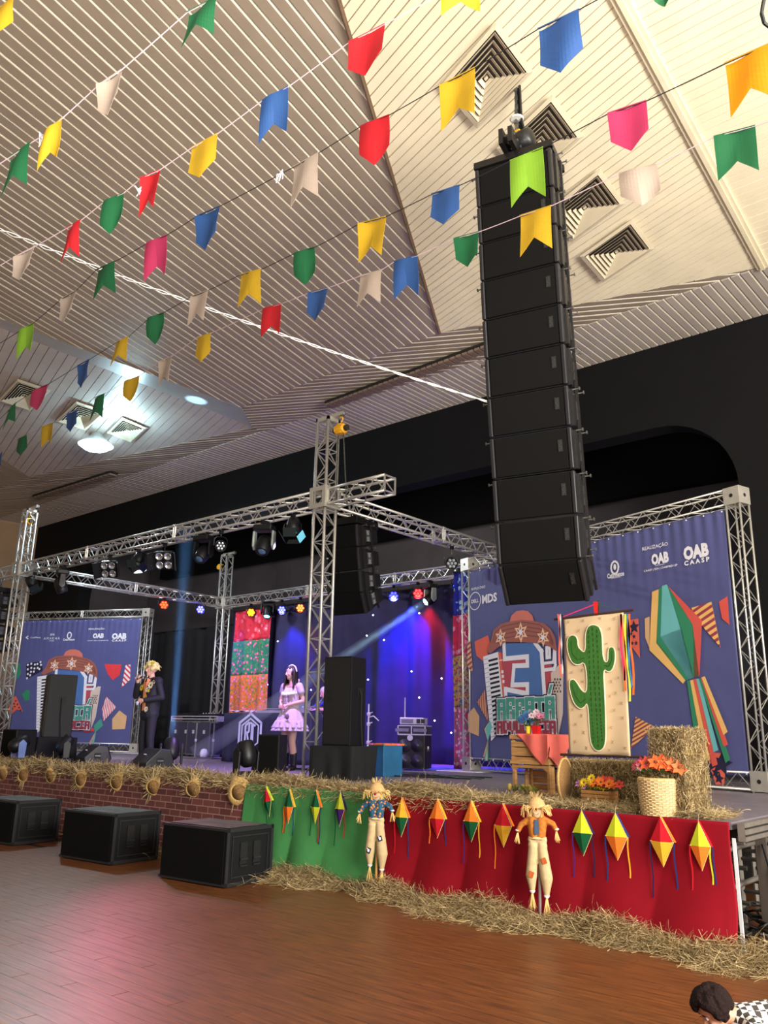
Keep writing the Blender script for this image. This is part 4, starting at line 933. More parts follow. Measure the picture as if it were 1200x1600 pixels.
# flower box
fb=onz((930,1261),HS); fs=ppm(fb); fw_=50/fs; t=thing('flower_box','small slatted wooden box with yellow and orange flowers','flower box',(fb[0],fb[1],HS+.004),R(-4))
for k in range(4):
    q=MB(); q.box((0,0,.022+k*.036),(fw_-.01*(k%2),.012,.032)); bevel(q.go('slat',mat('box_pine',(176,124,70),.7,0,.2,6),t),.006)
    for x in (-fw_/2+.01,fw_/2-.01): q=MB(); q.box((x,.09,.022+k*.036),(.012,.17,.032)); q.go('slat',mat('box_pine',(176,124,70)),t)
q=MB(); q.box((0,.17,.075),(fw_,.012,.14)); q.box((0,.09,.01),(fw_,.16,.012)); q.go('back_board',mat('box_pine',(176,124,70)),t)
bouquet('mixed_flowers','yellow, orange and red flowers standing in the small slatted box',(fb[0],fb[1]+.08,HS+.10),lambda t:None,[((234,204,44),9,.05,9,2,(-.06,-.02,.04),'yellow'),((240,124,40),8,.05,6,2,(.03,-.02,.05),'orange'),((216,66,56),6,.05,6,2,(.1,0,.06),'red'),((190,120,190),2,.04,5,1,(-.16,-.05,.0),'violet'),((180,20,70),2,.045,6,2,(.07,-.03,.02),'magenta')],8,(.15,.06,.12),'flowers',12)
# ================================================================ CACTUS BANNER
yb=float(pb2[1]+.72)
g_=lambda q:ony(q,yb)
tl,tr,br_,bl=g_((880,966)),g_((974,955)),g_((986,1182)),g_((889,1180))
tcx=g_((934,1070)); t=thing('cactus_banner','cream cloth banner with a painted green cactus hanging behind the long bale','banner',tuple(tcx))
CAN=mat('canvas_cream',(216,186,148),.9,0,.04,3)
loc=lambda p,dy=0:(p[0]-tcx[0],dy,p[2]-tcx[2])
def fb_(u,v):
    p=(tl*(1-u)+tr*u)*(1-v)+(bl*(1-u)+br_*u)*v; return loc(p,.008*math.sin(u*9+v*2)*(.3+v))
o=grid(24,30,fb_).go('canvas',CAN,t,True); solid(o,.003)
def blobpoly(pts,dy,name,m,smooth=True,th=.0015):
    P=[loc(g_(p),dy) for p in pts]
    if smooth:
        for _ in range(2):
            Q=[]
            for i in range(len(P)):
                a_,b_=np.array(P[i]),np.array(P[(i+1)%len(P)]); Q+= [tuple(a_*.75+b_*.25),tuple(a_*.25+b_*.75)]
            P=Q
    cu=flatmesh(name,P)
    o=link(name,cu,m,t); o2=o.modifiers.new('t','SOLIDIFY'); o2.thickness=th; return o
k=lambda x,y:(860+x/5.925,930+y/5.925)
CAC=[(365,275),(440,275),(485,340),(492,600),(540,630),(540,500),(570,472),(605,500),(608,600),(585,690),(545,716),(495,680),(510,900),(520,1250),(515,1400),(460,1450),(400,1420),(370,1320),(355,985),(320,1040),(280,1056),(220,1000),(180,850),(185,790),(220,772),(260,820),(300,890),(350,905),(335,610),(260,655),(200,620),(165,520),(160,420),(185,375),(225,368),(258,400),(262,480),(300,520),(332,525),(328,350)]
cc=[k(x,y) for x,y in CAC]; ctr=np.mean(cc,axis=0)
blobpoly([((p[0]-ctr[0])*1.0+ctr[0],p[1]) for p in cc],-.018,'cactus_shape',mat('cactus_green',(50,104,32),.8,0,.18,14,stretch=(3,1,.6)))
# pale edge around the cactus
P=[np.array(loc(g_(p),-.015)) for p in cc]; Q=[]
for i in range(len(P)):
    pass
q=MB(); PS=P
for _ in range(2):
    N_=[]
    for i in range(len(PS)): a_,b_=PS[i],PS[(i+1)%len(PS)]; N_+=[a_*.75+b_*.25,a_*.25+b_*.75]
    PS=N_
for i in range(len(PS)): q.tube(PS[i],PS[(i+1)%len(PS)],.007,4,cap=False)
q.go('pale_outline',mat('pale_edge',(238,222,196),.9),t)
q=MB()
for line in ([(360,330),(375,700),(395,1100),(410,1380)],[(400,300),(415,700),(440,1100),(455,1420)],[(440,320),(455,700),(475,1100),(490,1360)],[(200,430),(210,540),(260,600),(330,580)],[(205,820),(240,930),(290,1000),(340,960)],[(580,520),(578,600),(550,660),(505,650)]):
    pts_=[loc(g_(k(*p)),-.022) for p in line]
    for a_,b_ in zip(pts_[:-1],pts_[1:]):
        for s in range(8):
            A=np.array(a_)+(np.array(b_)-np.array(a_))*(s/8); B=np.array(a_)+(np.array(b_)-np.array(a_))*((s+.6)/8); q.tube(A,B,.003,4)
q.go('painted_dashes',mat('cactus_dark',(24,62,20),.9),t)
q=MB(); r=random.Random(4)
for (x,y) in [(172,250),(310,235),(465,215),(600,220),(270,330),(555,310),(145,370),(525,450),(205,715),(300,695),(305,800),(210,1060),(295,1115),(240,1195),(315,1270),(340,1415),(235,1355),(555,935),(610,905),(595,1065),(665,1000),(675,1135),(565,1225),(580,1360),(695,1415),(550,1435),(635,765),(570,800),(640,500)]:
    c=np.array(loc(g_(k(x,y)),-.016)); s=.022
    for a_ in (r.uniform(.5,1),r.uniform(2,2.6)): d=np.array([math.cos(a_)*s,0,math.sin(a_)*s]); q.tube(c-d,c+d,.0018,4)
q.go('cross_marks',mat('mark_brown',(130,96,70),.9),t)
for (a_,b_,n_) in (((866,968),(990,953),'top_rod'),((876,1179),(1006,1183),'bottom_rod')):
    q=MB(); q.tube(loc(g_(a_)),loc(g_(b_)),.014,8); q.go(n_,mat('rod_brown',(62,36,26),.6),t)
for px_,cn,L in ((873,'salmon',1),(876,'white_r',.95),(879,'black_r',.9),(969,'hot_pink',1.0),(972,'orange_r',1.15),(976,'lime_r',1.3),(980,'blue_r',1.1),(983,'orange_r',1.2)):
    C=dict(salmon=(236,110,90),white_r=(220,220,225),black_r=(40,40,50),hot_pink=(250,50,110),orange_r=(250,110,30),lime_r=(220,226,50),blue_r=(60,130,190))[cn]
    a0_=np.array(loc(g_((px_,960)),-.03)); q=MB()
    for s in range(8):
        z0=-s*L*.09; z1=-(s+1)*L*.09; dx=.012*math.sin(s*.9+px_); q.prism([a0_+[dx,0,z0],a0_+[dx+.022,0,z0],a0_+[.012*math.sin((s+1)*.9+px_)+.022,0,z1],a0_+[.012*math.sin((s+1)*.9+px_),0,z1]],(0,.002,0))
    q.go('ribbon',mat('satin_'+cn,C,.4),t)
q=MB(); ap=loc(g_((930,944))); zr=1.75
q.tube(loc(g_((874,966))),ap,.006,5); q.go('pink_cord',mat('satin_hot_pink',(250,50,110),.4),t)
q=MB(); q.tube(loc(g_((976,955))),ap,.004,5); q.go('green_cord',mat('cord_green',(30,90,60),.6),t)
q=MB(); q.prism([loc(g_(p),-.004) for p in ((927,940),(934,940),(934,962),(929,962))],(0,.004,0)); q.go('tricolour_ribbon',mat('satin_red',(220,40,40),.5),t)
q=MB(); q.tube((.03,.06,HS-tcx[2]),(.03,.06,loc(g_((930,944)))[2]+.05),.014,8); q.tube((.03,.06,loc(g_((930,944)))[2]),ap,.006,5); q.box((.03,.06,HS-tcx[2]+.01),(.3,.3,.02)); q.go('stand',BLACK,t)
# ================================================================ PRINTED BANNERS
BLUE=mat('banner_blue',(80,82,130),.62,0,.05,3,spec=.3)
PM=lambda n,c: mat('print_'+n,c,.7,0,.03,4,spec=.3)
class Plane:
    def __init__(s,org,ang): s.o=np.array([org[0],org[1],0.]); s.x=np.array([math.cos(ang),math.sin(ang),0.]); s.n=np.array([s.x[1],-s.x[0],0.])
    def uv(s,q): p=onp(q,s.n,s.o); return np.array([(p-s.o)@s.x,p[2]])
angR=math.atan2(11.46-13.25,-3.45+9.27); PR=Plane((-9.27,13.25),angR)
angL=R(24); rp=onz((214,1176),HS)*.0+np.array([-20.95,13.70,0]); PLb=Plane(rp,angL)
FONT=None
def text(parent,s,c,wd,hh,m,dy,bold=0.0,lift=None,rot=0.0,ext=.0008,name='lettering',space=1.0):
    cu=bpy.data.curves.new('txt','FONT'); cu.body=s; cu.size=1; cu.offset=bold; cu.space_character=space; cu.resolution_u=2; cu.extrude=0.0
    o=bpy.data.objects.new('tmp',cu); COL.objects.link(o); dg=bpy.context.evaluated_depsgraph_get(); me=bpy.data.meshes.new_from_object(o.evaluated_get(dg)); bpy.data.objects.remove(o)
    n=len(me.vertices); co=np.empty(n*3); me.vertices.foreach_get('co',co); co=co.reshape(-1,3)
    mn=co.min(0);mx=co.max(0); sc=co-(mn+mx)/2; sc[:,0]*=wd/(mx[0]-mn[0]); sc[:,1]*=hh/(mx[1]-mn[1])
    cr_,sr=math.cos(rot),math.sin(rot); x=sc[:,0]*cr_-sc[:,1]*sr; z=sc[:,0]*sr+sc[:,1]*cr_
    out=np.stack([x+c[0],np.full(n,dy),z+c[1]],1); me.vertices.foreach_set('co',out.ravel()); me.materials.clear(); me.update()
    return link(name,me,m,parent)
def banner(Pl,name,label,u0,u1,z0,z1,w_,frame_label,group):
    """cloth + slim truss frame; local frame x along the banner, y into the stage, z up"""
    ang=math.atan2(Pl.x[1],Pl.x[0]); t=thing(name,label,'banner',tuple(Pl.o),ang)
    def f(u,v):
        x=u0+(u1-u0)*u; z=z1-(z1-z0)*v; return (x,.004*math.sin(x*5+z*2)+.012*math.exp(-v*9)*math.sin(x*34),z)
    o=grid(160,40,f).go('banner_cloth',BLUE,t,True); solid(o,.003)
    for k in range(int((u1-u0)/.3)+1):
        q=MB(); q.lathe([(.012,0),(.012,.006)],(u0+.03+k*(u1-u0-.06)/int((u1-u0)/.3),-.012,z1-.03),6,'y'); q.go('eyelet',WHITE,t)
        q=MB(); q.lathe([(.012,0),(.012,.006)],(u0+.03+k*(u1-u0-.06)/int((u1-u0)/.3),-.012,z0+.03),6,'y'); q.go('eyelet',WHITE,t)
    W3=lambda u,z,y=0: tuple(Pl.o+Pl.x*u-Pl.n*y+np.array([0,0,z]))
    px_,nx_=tuple(Pl.x),tuple(Pl.n)
    hh=w_/2; zt=z1+.06+hh; up=nx_
    for u,l in ((u0-.04-hh,'left'),(u1+.04+hh,'right')):
        truss('frame_post',frame_label%(l+' post'),W3(u,HS+.0,hh),W3(u,z1+.06+w_,hh),w_,up,.21,False,.016,.006,group)
    truss('frame_beam',frame_label%'top beam',W3(u0-.04,zt,hh),W3(u1+.04,zt,hh),w_,up,.21,False,.014,.006,group,plates=(.5,))
    truss('frame_beam',frame_label%'bottom beam',W3(u0-.04,HS+.04+hh,hh),W3(u1+.04,HS+.04+hh,hh),w_,up,.21,False,.014,.006,group)
    for u,l in ((u0-.04-hh,'left'),(u1+.04+hh,'right')):
        for z,k in ((zt,'upper'),(HS+.04+hh,'lower')):
            c=thing('corner_block',frame_label%(k+' '+l+' corner plate'),'truss block',W3(u,z,hh),ang,group); s=w_/2+.018
            for ax,sg in ((0,1),(0,-1),(1,1),(1,-1)):
                q=MB(); cc_=[0,0,0]; d=[2*s,2*s,2*s]; cc_[ax]=sg*s; d[ax]=.006; q.box(cc_,d); q.go('plate',mat('aluminium_plate',(196,190,180)),c)
                q=MB(); cc_[ax]=sg*(s+.004); n2=[.03,.03]; q.lathe([(.028,-.002),(.028,.002)],cc_,10,'xy'[ax]); q.go('hole',mat('recess_black',(6,6,7)),c)
    return t
UR=PR.uv; zt_r=4.86
uL=PR.uv((735,1000))[0]; uR=PR.uv((1146,900))[0]
zlo=float(PR.uv((735,1188))[1]); zr=float((PR.uv((1129,800))[1]+PR.uv((735,890))[1])/2)
bR=banner(PR,'printed_banner','large blue festival banner with hat emblem and big balloon right on the stage',uL,uR-.05,zlo,zr,.21,'%s of the truss frame around the large right banner','frame of the right banner')
uLl=PLb.uv((18,1120))[0]; uLr=PLb.uv((208,1100))[0]
zlo2=float(PLb.uv((205,1166))[1]); zr2=float(PLb.uv((212,966))[1])
bL=banner(PLb,'printed_banner','smaller blue festival banner with hat emblem at the left behind the singer',uLl,uLr,zlo2,zr2,.21,'%s of the truss frame around the left banner','frame of the left banner')
_lay=[0]
def pl_poly(par,Q,name,m,lift,edge=None,ew=.012):
    P=[(p[0],-.010-lift*.003,p[1]) for p in Q]
    o=link(name,flatmesh(name,P),m,par); md=o.modifiers.new('t','SOLIDIFY'); md.thickness=.0015
    return o
def pl_line(par,Q,name,m,lift,w_,closed=False):
    q=MB(); n=len(Q); P=[np.array([p[0],-.010-lift*.003,p[1]]) for p in Q]; dz_=0
    for i in range(n if closed else n-1):
        a_,b_=P[i],P[(i+1)%n]; d=b_-a_; l=np.linalg.norm(d)+1e-9; d/=l; s=np.array([-d[2],0,d[0]])*w_/2; e=d*w_/2
        dz_+=.0003; of=np.array([0,-dz_,0]); q.prism([a_-e-s+of,b_+e-s+of,b_+e+s+of,a_-e+s+of],(0,.0012,0))
    return q.go(name,m,par)
def stripes(par,tri,n,c1,c2,lift,name='striped_pennant',dirn=(1,.45)):
    pl_poly(par,tri,name,c1,lift); T=[np.array(p) for p in tri]; d=np.array(dirn)/np.linalg.norm(dirn); s=np.array([-d[1],d[0]]); lo=min(p@s for p in T);hi=max(p@s for p in T); st=(hi-lo)/n
    for k in range(n):
        pl=clip(clip(T,s,lo+st*(k+.1),False),s,lo+st*(k+.55),True)
        if len(pl)>=3: pl_poly(par,[tuple(p) for p in pl],'stripe',c2,lift+.6)
def star(c,r,n=5,rot=0,ri=.45): return [(c[0]+(r if i%2==0 else r*ri)*math.sin(rot+PI*i/n),c[1]+(r if i%2==0 else r*ri)*math.cos(rot+PI*i/n)) for i in range(2*n)]
def disc(c,r,n=12,ry=None): return [(c[0]+r*math.cos(2*PI*i/n),c[1]+(ry or r)*math.sin(2*PI*i/n)) for i in range(n)]
cWH=PM('white',(222,220,228)); cBR=PM('hat_brown',(152,90,80)); cSA=PM('hat_salmon',(200,112,98)); cPE=PM('peach',(232,186,154)); cBL=PM('steel_blue',(74,108,164)); cDK=PM('ink',(34,32,60)); cMA=PM('maroon',(150,56,74)); cTE=PM('teal',(72,146,132)); cRD=PM('bellows_red',(176,72,84)); cYE=PM('sand_yellow',(226,178,104)); cOR=PM('coral',(214,96,76)); cBE=PM('beige',(208,188,178)); cBK=PM('black',(26,24,28)); cLT=PM('light_teal',(104,176,178)); cGR=PM('green',(48,128,92)); cRE=PM('red',(208,84,74)); cTA=PM('tan',(206,164,120)); cDG=PM('hat_shadow',(112,62,58))
k8=lambda x,y:(700+x/5.928,930+y/5.928)
ER=lambda x,y: PR.uv(k8(x,y))
_A0,_A1=ER(700,140),ER(1015,1290); _B0=PLb.uv((20+560/5.714,950+370/5.714)); _B1=PLb.uv((20+735/5.714,950+1085/5.714))
sx_=(_B1[1]-_B0[1])/(_A1[1]-_A0[1])
def EL(x,y): p=ER(x,y); return np.array([_B0[0]+(p[0]-_A0[0])*sx_*( (_B1[0]-_B0[0])/((_A1[0]-_A0[0])*sx_) if False else 1.0),_B0[1]+(p[1]-_A0[1])*sx_])
GLY={'A':('111','101','111','101','101'),'R':('111','101','110','101','101'),'I':('111','010','010','010','111'),'D':('110','101','101','101','110'),'V':('101','101','101','101','010'),'O':('111','101','101','101','111'),'C':('111','100','100','100','111')}
def emblem(par,E,S):
    g=lambda pts:[tuple(E(*p)) for p in pts]
    # accordion
    pl_poly(par,g([(330,570),(470,525),(525,945),(440,960),(460,1290),(405,1350)]),'keyboard',cWH,1)
    for k in range(17):
        y=600+k*42; x0=380+k*3.4; 
        if y<960 or True: pl_poly(par,g([(x0,y),(x0+86-(k>8)*30,y-22),(x0+88-(k>8)*30,y-2),(x0+2,y+20)]),'black_key',cBK,2)
    for k in range(18): pl_line(par,g([(334+k*4.2,600+k*42),(372+k*4.2,588+k*42)]),'key_line',cBK,1.6,.006*S)
    pl_poly(par,g([(478,528),(610,560),(960,640),(1000,720),(985,1000),(520,960)]),'bellows',cRD,1.3)
    pl_poly(par,g([(470,528),(492,528),(540,960),(515,955)]),'bellows_edge',cOR,1.7)
    for (x,y) in [(510,710),(514,752),(520,800),(550,832),(582,722)]: pl_poly(par,g([(x-10,y-14),(x+10,y-14),(x+10,y+14),(x-10,y+14)]),'button',cWH,2)
    pl_poly(par,g([(562,630),(612,622),(612,642),(564,652)]),'button',cPE,2); pl_poly(par,g([(480,600),(510,592),(512,606),(482,614)]),'button',cPE,2)
    pl_poly(par,g([(960,720),(1040,640),(1075,640),(1070,1100),(1030,1290),(980,1290)]),'side_panel',cBE,1.5)
    for i in range(5):
        for j in range(3): 
            c=E(995+j*26-(i%2)*12,780+i*28); pl_poly(par,disc(c,.022*S,8),'dot',cBK,2)
    # numeral three
    pl_poly(par,g([(528,450),(815,440),(878,520),(908,960),(545,975),(540,870),(745,912),(745,828),(605,832),(625,655),(745,650),(745,570),(530,590)]),'numeral_three',cBL,3)
    pl_line(par,g([(526,450),(532,590),(742,570),(744,650),(620,655),(604,832),(744,828),(744,912),(542,872),(546,972)]),'numeral_outline',cWH,4,.085*S)
    pl_line(par,g([(818,445),(874,520),(904,955)]),'numeral_outline',cWH,4,.085*S)
    pl_poly(par,g([(532,585),(742,565),(744,650),(620,652),(604,835),(744,830),(744,908),(540,868)]),'numeral_gap',cRD,2.4)
    pl_line(par,g([(922,488),(948,484),(950,574),(924,578)]),'ordinal_mark',cWH,4,.06*S,True)
    pl_line(par,g([(895,632),(985,622),(992,500)]),'ordinal_outline',cWH,4,.05*S); pl_line(par,g([(900,694),(990,684),(1002,650),(1000,520)]),'ordinal_outline',cWH,4,.06*S)
    # hat
    pl_poly(par,g([(580,250),(598,190),(640,152),(700,140),(752,150),(790,188),(806,245)]),'hat_crown',cSA,5)
    pl_poly(par,g([(370,525),(410,420),(430,325),(500,268),(580,245),(700,230),(810,240),(900,262),(960,312),(1000,390),(1022,525),(960,480),(880,450),(700,435),(540,435),(480,480),(405,540)]),'hat_brim',cBR,6)
    for k in range(4):
        e=k*38; pl_line(par,g([(425+e*.5,440+e*.2-k*6),(450+e*.2,345+e*.9),(520,290+e),(700,250+e),(860,275+e),(950,340+e*.8),(985,430+e*.3)]),'hat_stitch',cDG,6.6,.014*S)
    for c,r in (((500,392),.165),((687,345),.19),((893,392),.165)):
        C=E(*c); pl_poly(par,star(C,r*S,6,0,.5),'hat_star',cPE,7.4); pl_poly(par,star(C,r*S*.62,6,0,.5),'star_inner',cBR,8.1); pl_poly(par,star(C,r*S*.42,6,.3,.5),'star_core',cWH,8.8)
    # words
    def word(s,x0,y0,x1,y1,m,rot=0):
        a_,b_=E(x0,y0),E(x1,y1); c=(a_+b_)/2; wd=abs(b_[0]-a_[0]); hh=abs(b_[1]-a_[1])
        n_=len(s); cw_=wd/n_; sg=1 if True else -1
        for i,ch in enumerate(s):
            gl,acc=('A',True) if ch=='Á' else (ch,False); rows_=GLY[gl]; L0_=c[0]-wd/2+i*cw_; T0=c[1]+hh/2+(.02*hh if i%2 else -.02*hh)
            colx=[.04,.36,.64,.96]; rowz=[0,.17,.38,.55,.72,1.0]
            for e,mm,lf,nm in ((.040*S,cDK,8.6,'letter_shadow'),(.021*S,cWH,9.2,'letter_outline'),(.002*S,m,9.9,'lettering')):
                qq=MB(); y_=-.010-.003*lf
                for r_,row in enumerate(rows_):
                    for k_,cell in enumerate(row):
                        if cell=='1':
                            x0_=L0_+colx[k_]*cw_-e;x1_=L0_+colx[k_+1]*cw_+e;z1_=T0-rowz[r_]*hh+e;z0_=T0-rowz[r_+1]*hh-e
                            qq.prism([(x0_-.001,y_,z0_-.001),(x1_+.001,y_,z0_-.001),(x1_+.001,y_,z1_+.001),(x0_-.001,y_,z1_+.001)],(0,.0012,0))
                if acc:
                    xa=L0_+.5*cw_; za=T0+hh*.12; qq.prism([(xa-.16*cw_-e,y_,za-e),(xa+.08*cw_+e,y_,za-e),(xa+.36*cw_+e,y_,za+hh*.42+e),(xa+.12*cw_-e,y_,za+hh*.42+e)],(0,.0012,0))
                tag(qq.go(nm,mm,par),kind=None)
    word('ARRAIÁ',468,962,1012,1148,cTE); word('ADVOCACIA',466,1165,1020,1290,cMA)
    a_=E(640,1140);
    text(par,'DA',E(745,1150),.34*S,.17*S,cWH,-.010-.003*10.6,.09,name='letter_outline'); text(par,'DA',E(745,1150),.33*S,.155*S,cBL,-.010-.003*11.2,.04)
sR=1.0
emblem(bR,ER,1.0); emblem(bL,EL,sx_)
gR=lambda pts:[tuple(PR.uv(k8(*p))) for p in pts]; k3=lambda x,y:(700+x/2.4,780+y/2.4); g3=lambda pts:[tuple(PR.uv(k3(*p))) for p in pts]; k9=lambda x,y:(770+x/2.79,960+y/2.79); g9=lambda pts:[tuple(PR.uv(k9(*p))) for p in pts]
pl_poly(bR,gR([(250,432),(375,372),(402,470),(345,622),(268,560)]),'coral_pennant',cOR,.8)
stripes(bR,gR([(182,430),(212,430),(236,722),(182,655)]),7,cTA,cMA,.8); stripes(bR,gR([(345,878),(378,1172),(274,990)]),7,cTA,cMA,.8,dirn=(0.1,1))
pl_poly(bR,gR([(245,1040),(295,1122),(290,1306),(195,1265),(190,1100)]),'straw_pennant',cTA,.8)
pl_poly(bR,gR([(395,1160),(415,1222),(376,1352),(344,1240)]),'small_balloon',cLT,2.5); pl_poly(bR,gR([(395,1160),(352,1238),(376,1352),(344,1240)]),'small_balloon_edge',cYE,2.8)
for k in range(4): pl_poly(bR,gR([(372,1352),(380,1352),(352+k*14-8,1500+((k*37)%40)),(340+k*14-8,1495+((k*37)%40))]),'balloon_tail',[cTA,cLT,cBE,cGR][k],2.5)
# big paper balloon
for pts,m,nm in (([(768,348),(793,338),(787,530),(893,680),(884,692),(758,566)],cYE,'facet'),([(793,338),(806,326),(800,515),(905,676),(893,680),(784,540)],cGR,'facet'),([(806,326),(824,320),(878,486),(905,600),(925,668),(905,676),(797,515)],cLT,'facet'),([(800,515),(878,486),(925,668),(905,676)],PM('pale_teal',(90,160,170)),'facet'),([(824,320),(920,470),(945,664),(920,668),(876,490)],cGR,'facet'),([(820,318),(955,456),(946,662),(925,668),(920,474)],cRE,'facet')):
    pl_poly(bR,g3(pts),'balloon_'+nm,m,2+.5*['y','g','t','p','g2','r'].index('ygt'[0]) if False else 2)
for i,(pts,m) in enumerate((([(850,292),(866,288),(912,588),(892,592)],cGR),([(864,288),(880,284),(952,634),(928,642)],cYE),([(878,284),(894,282),(985,655),(962,664)],cRE),([(892,282),(906,280),(988,592),(968,600)],cLT),([(904,280),(918,278),(1040,632),(1020,648)],cGR),([(912,276),(926,272),(1032,568),(1012,576)],cRE),([(916,276),(930,270),(1030,512),(1012,526)],cYE))):
    pl_poly(bR,g9(pts),'balloon_streamer',m,2.6+i*.7)
stripes(bR,g3([(915,408),(990,385),(1024,556),(930,445)]),8,cYE,cMA,.8); stripes(bR,g9([(605,585),(625,446),(708,490)]),7,cYE,cMA,.8)
pl_poly(bR,g3([(672,455),(716,448),(722,596),(682,540)]),'orange_pennant',cOR,.8)
for c,r in (((700,480),.11),((700,515),.04),((690,505),.03),((708,540),.04),((694,540),.035)): pl_poly(bR,star(PR.uv(k3(*c)),r,5),'star_dot',cDK,1.5)
pl_poly(bR,g3([(740,448),(758,440),(758,560),(742,520)]),'tan_pennant',cTA,.8)
pl_poly(bR,g9([(890,598),(1015,606),(1022,640),(1010,742),(975,742),(955,680),(890,730)]),'orange_pennant',cOR,.9)
for c,r in (((910,630),.1),((935,665),.16),((1000,650),.17),((965,640),.06),((975,690),.07),((990,715),.08),((915,700),.06),((900,665),.05)): pl_poly(bR,star(PR.uv(k9(*c)),r,5,.2),'star_dot',cDK,1.6)
pl_poly(bR,g3([(1018,385),(1050,364),(1058,472),(1030,448)]),'red_pennant',cRE,.8)
def wtext(par,Pl,s,q0,q1,hpx,m=cWH,bold=.01,lift=2,space=1.0):
    a_,b_=Pl.uv(q0),Pl.uv(q1); c=(a_+b_)/2; hh=Pl.uv((q0[0],q0[1]))[1]-Pl.uv((q0[0],q0[1]+hpx))[1]
    text(par,s,c,abs(b_[0]-a_[0]),hh,m,-.010-.003*lift,bold,name='lettering',space=space)
r3=lambda x,y:k3(x,y)
wtext(bR,PR,'REALIZAÇÃO',k3(731,190),k3(827,165),8,bold=.015)
wtext(bR,PR,'OAB',k3(765,226),k3(830,218),18,bold=.06); wtext(bR,PR,'SÃO PAULO',k3(780,248),k3(815,244),2.2)
wtext(bR,PR,'CAASP | ESA | OABPREV-SP',k3(737,272),k3(863,247),4.2,bold=.02)
wtext(bR,PR,'OAB',k3(885,203),k3(980,190),22,bold=.06); wtext(bR,PR,'CAASP',k3(888,241),k3(983,225),7.5,bold=.04,space=1.5)
wtext(bR,PR,'Catarinense',k3(600,290),k3(663,277),8,bold=.03); wtext(bR,PR,'SEGURADORA',k3(614,297),k3(650,292),1.8)
C=PR.uv(k3(628,257)); pl_line(bR,disc(C,.075,14,.1),'oval_logo',cWH,2,.03,True); pl_poly(bR,disc((C[0],C[1]+.01),.03,8,.05),'oval_logo_core',cWH,2)
wtext(bR,PR,'MDS',k3(130,375),k3(186,368),14,bold=.04); C=PR.uv(k3(104,382)); pl_line(bR,disc(C,.17,20),'round_logo',cWH,2,.015,True); text(bR,'DELL',C,.22,.07,cWH,-.02,.02)
wtext(bR,PR,'PATROCÍNIO',k3(90,338),k3(142,326),5)
# left banner small prints
k5=lambda x,y:(20+x/5.714,950+y/5.714); gL=lambda pts:[tuple(PLb.uv(k5(*p))) for p in pts]
wtext(bL,PLb,'REALIZAÇÃO',k5(680,187),k5(822,187),3.6,bold=.02); wtext(bL,PLb,'OAB',k5(718,246),k5(815,250),8,bold=.06); wtext(bL,PLb,'CAASP | ESA | OABPREV-SP',k5(668,292),k5(856,292),1.8,bold=.03)
wtext(bL,PLb,'OAB',k5(888,250),k5(1018,252),9.5,bold=.06); wtext(bL,PLb,'CAASP',k5(888,289),k5(1016,291),3.4,bold=.05,space=1.5)
wtext(bL,PLb,'Catarinense',k5(452,281),k5(555,282),3.5,bold=.03); wtext(bL,PLb,'AMAKHA',k5(280,271),k5(422,272),3.8,bold=.0,space=1.4); wtext(bL,PLb,'SPA',k5(336,238),k5(378,238),3.5); wtext(bL,PLb,'PARIS',k5(330,294),k5(372,294),1.8)
C=PLb.uv(k5(508,245)); pl_line(bL,disc(C,.07,12,.09),'oval_logo',cWH,2,.03,True); wtext(bL,PLb,'CredPlanej',k5(160,265),k5(250,266),3.2,bold=.01); pl_line(bL,gL([(138,252),(122,263),(138,276)]),'arrow_logo',cWH,2,.03)
pl_poly(bL,gL([(122,495),(262,475),(268,560),(122,640)]),'dotted_pennant',cDK,.7)
for (x,y) in [(137,508),(168,498),(200,505),(222,500),(250,483),(137,548),(168,535),(196,540),(225,535),(254,508),(137,590),(165,570),(190,568),(130,628),(158,600),(240,545)]: pl_poly(bL,disc(PLb.uv(k5(x,y)),.035,8),'dot',cWH,1.4)
pl_poly(bL,gL([(820,500),(975,505),(955,600),(895,645),(850,590)]),'red_pennant',PM('bright_red',(214,60,66)),.8)
stripes(bL,gL([(1010,510),(1052,505),(1050,640),(972,710)]),6,cWH,PM('bright_red',(214,60,66)),.8,dirn=(1,-.8)); stripes(bL,gL([(838,790),(925,885),(812,1010),(800,900)]),8,cWH,PM('bright_red',(214,60,66)),.8,dirn=(.05,1))
pl_poly(bL,gL([(890,990),(955,915),(1020,965),(1005,1080),(890,1085)]),'straw_pennant',cTA,.8)
pl_poly(bL,gL([(790,985),(810,1050),(735,1118),(728,1050)]),'small_balloon',cTE,2.4)
for k in range(3): pl_poly(bL,gL([(740,1105),(748,1112),(702+k*12,1212),(684+k*12,1205)]),'balloon_tail',[cTA,cBE,cLT][k],2.4)
pl_poly(bL,gL([(80,770),(130,728),(155,740),(150,820),(110,830)]),'green_pennant',cGR,.8); pl_poly(bL,gL([(10,800),(30,785),(92,925),(40,905),(-20,960),(-40,900)]),'orange_pennant',cOR,.8); pl_poly(bL,gL([(20,510),(65,490),(75,590),(40,640),(0,600)]),'green_pennant',cGR,.8)
for (x,y) in [(30,830),(45,860),(20,880),(60,890),(0,900),(-10,925),(72,912),(15,855)]: pl_poly(bL,star(PLb.uv(k5(x,y)),.045,5),'star_dot',cDK,1.5)
pl_poly(bL,gL([(400,1080),(525,1075),(600,1085),(730,1075),(725,1100),(660,1110),(560,1085),(430,1108)]),'emblem_base',PM('bright_red',(214,60,66)),1.2)
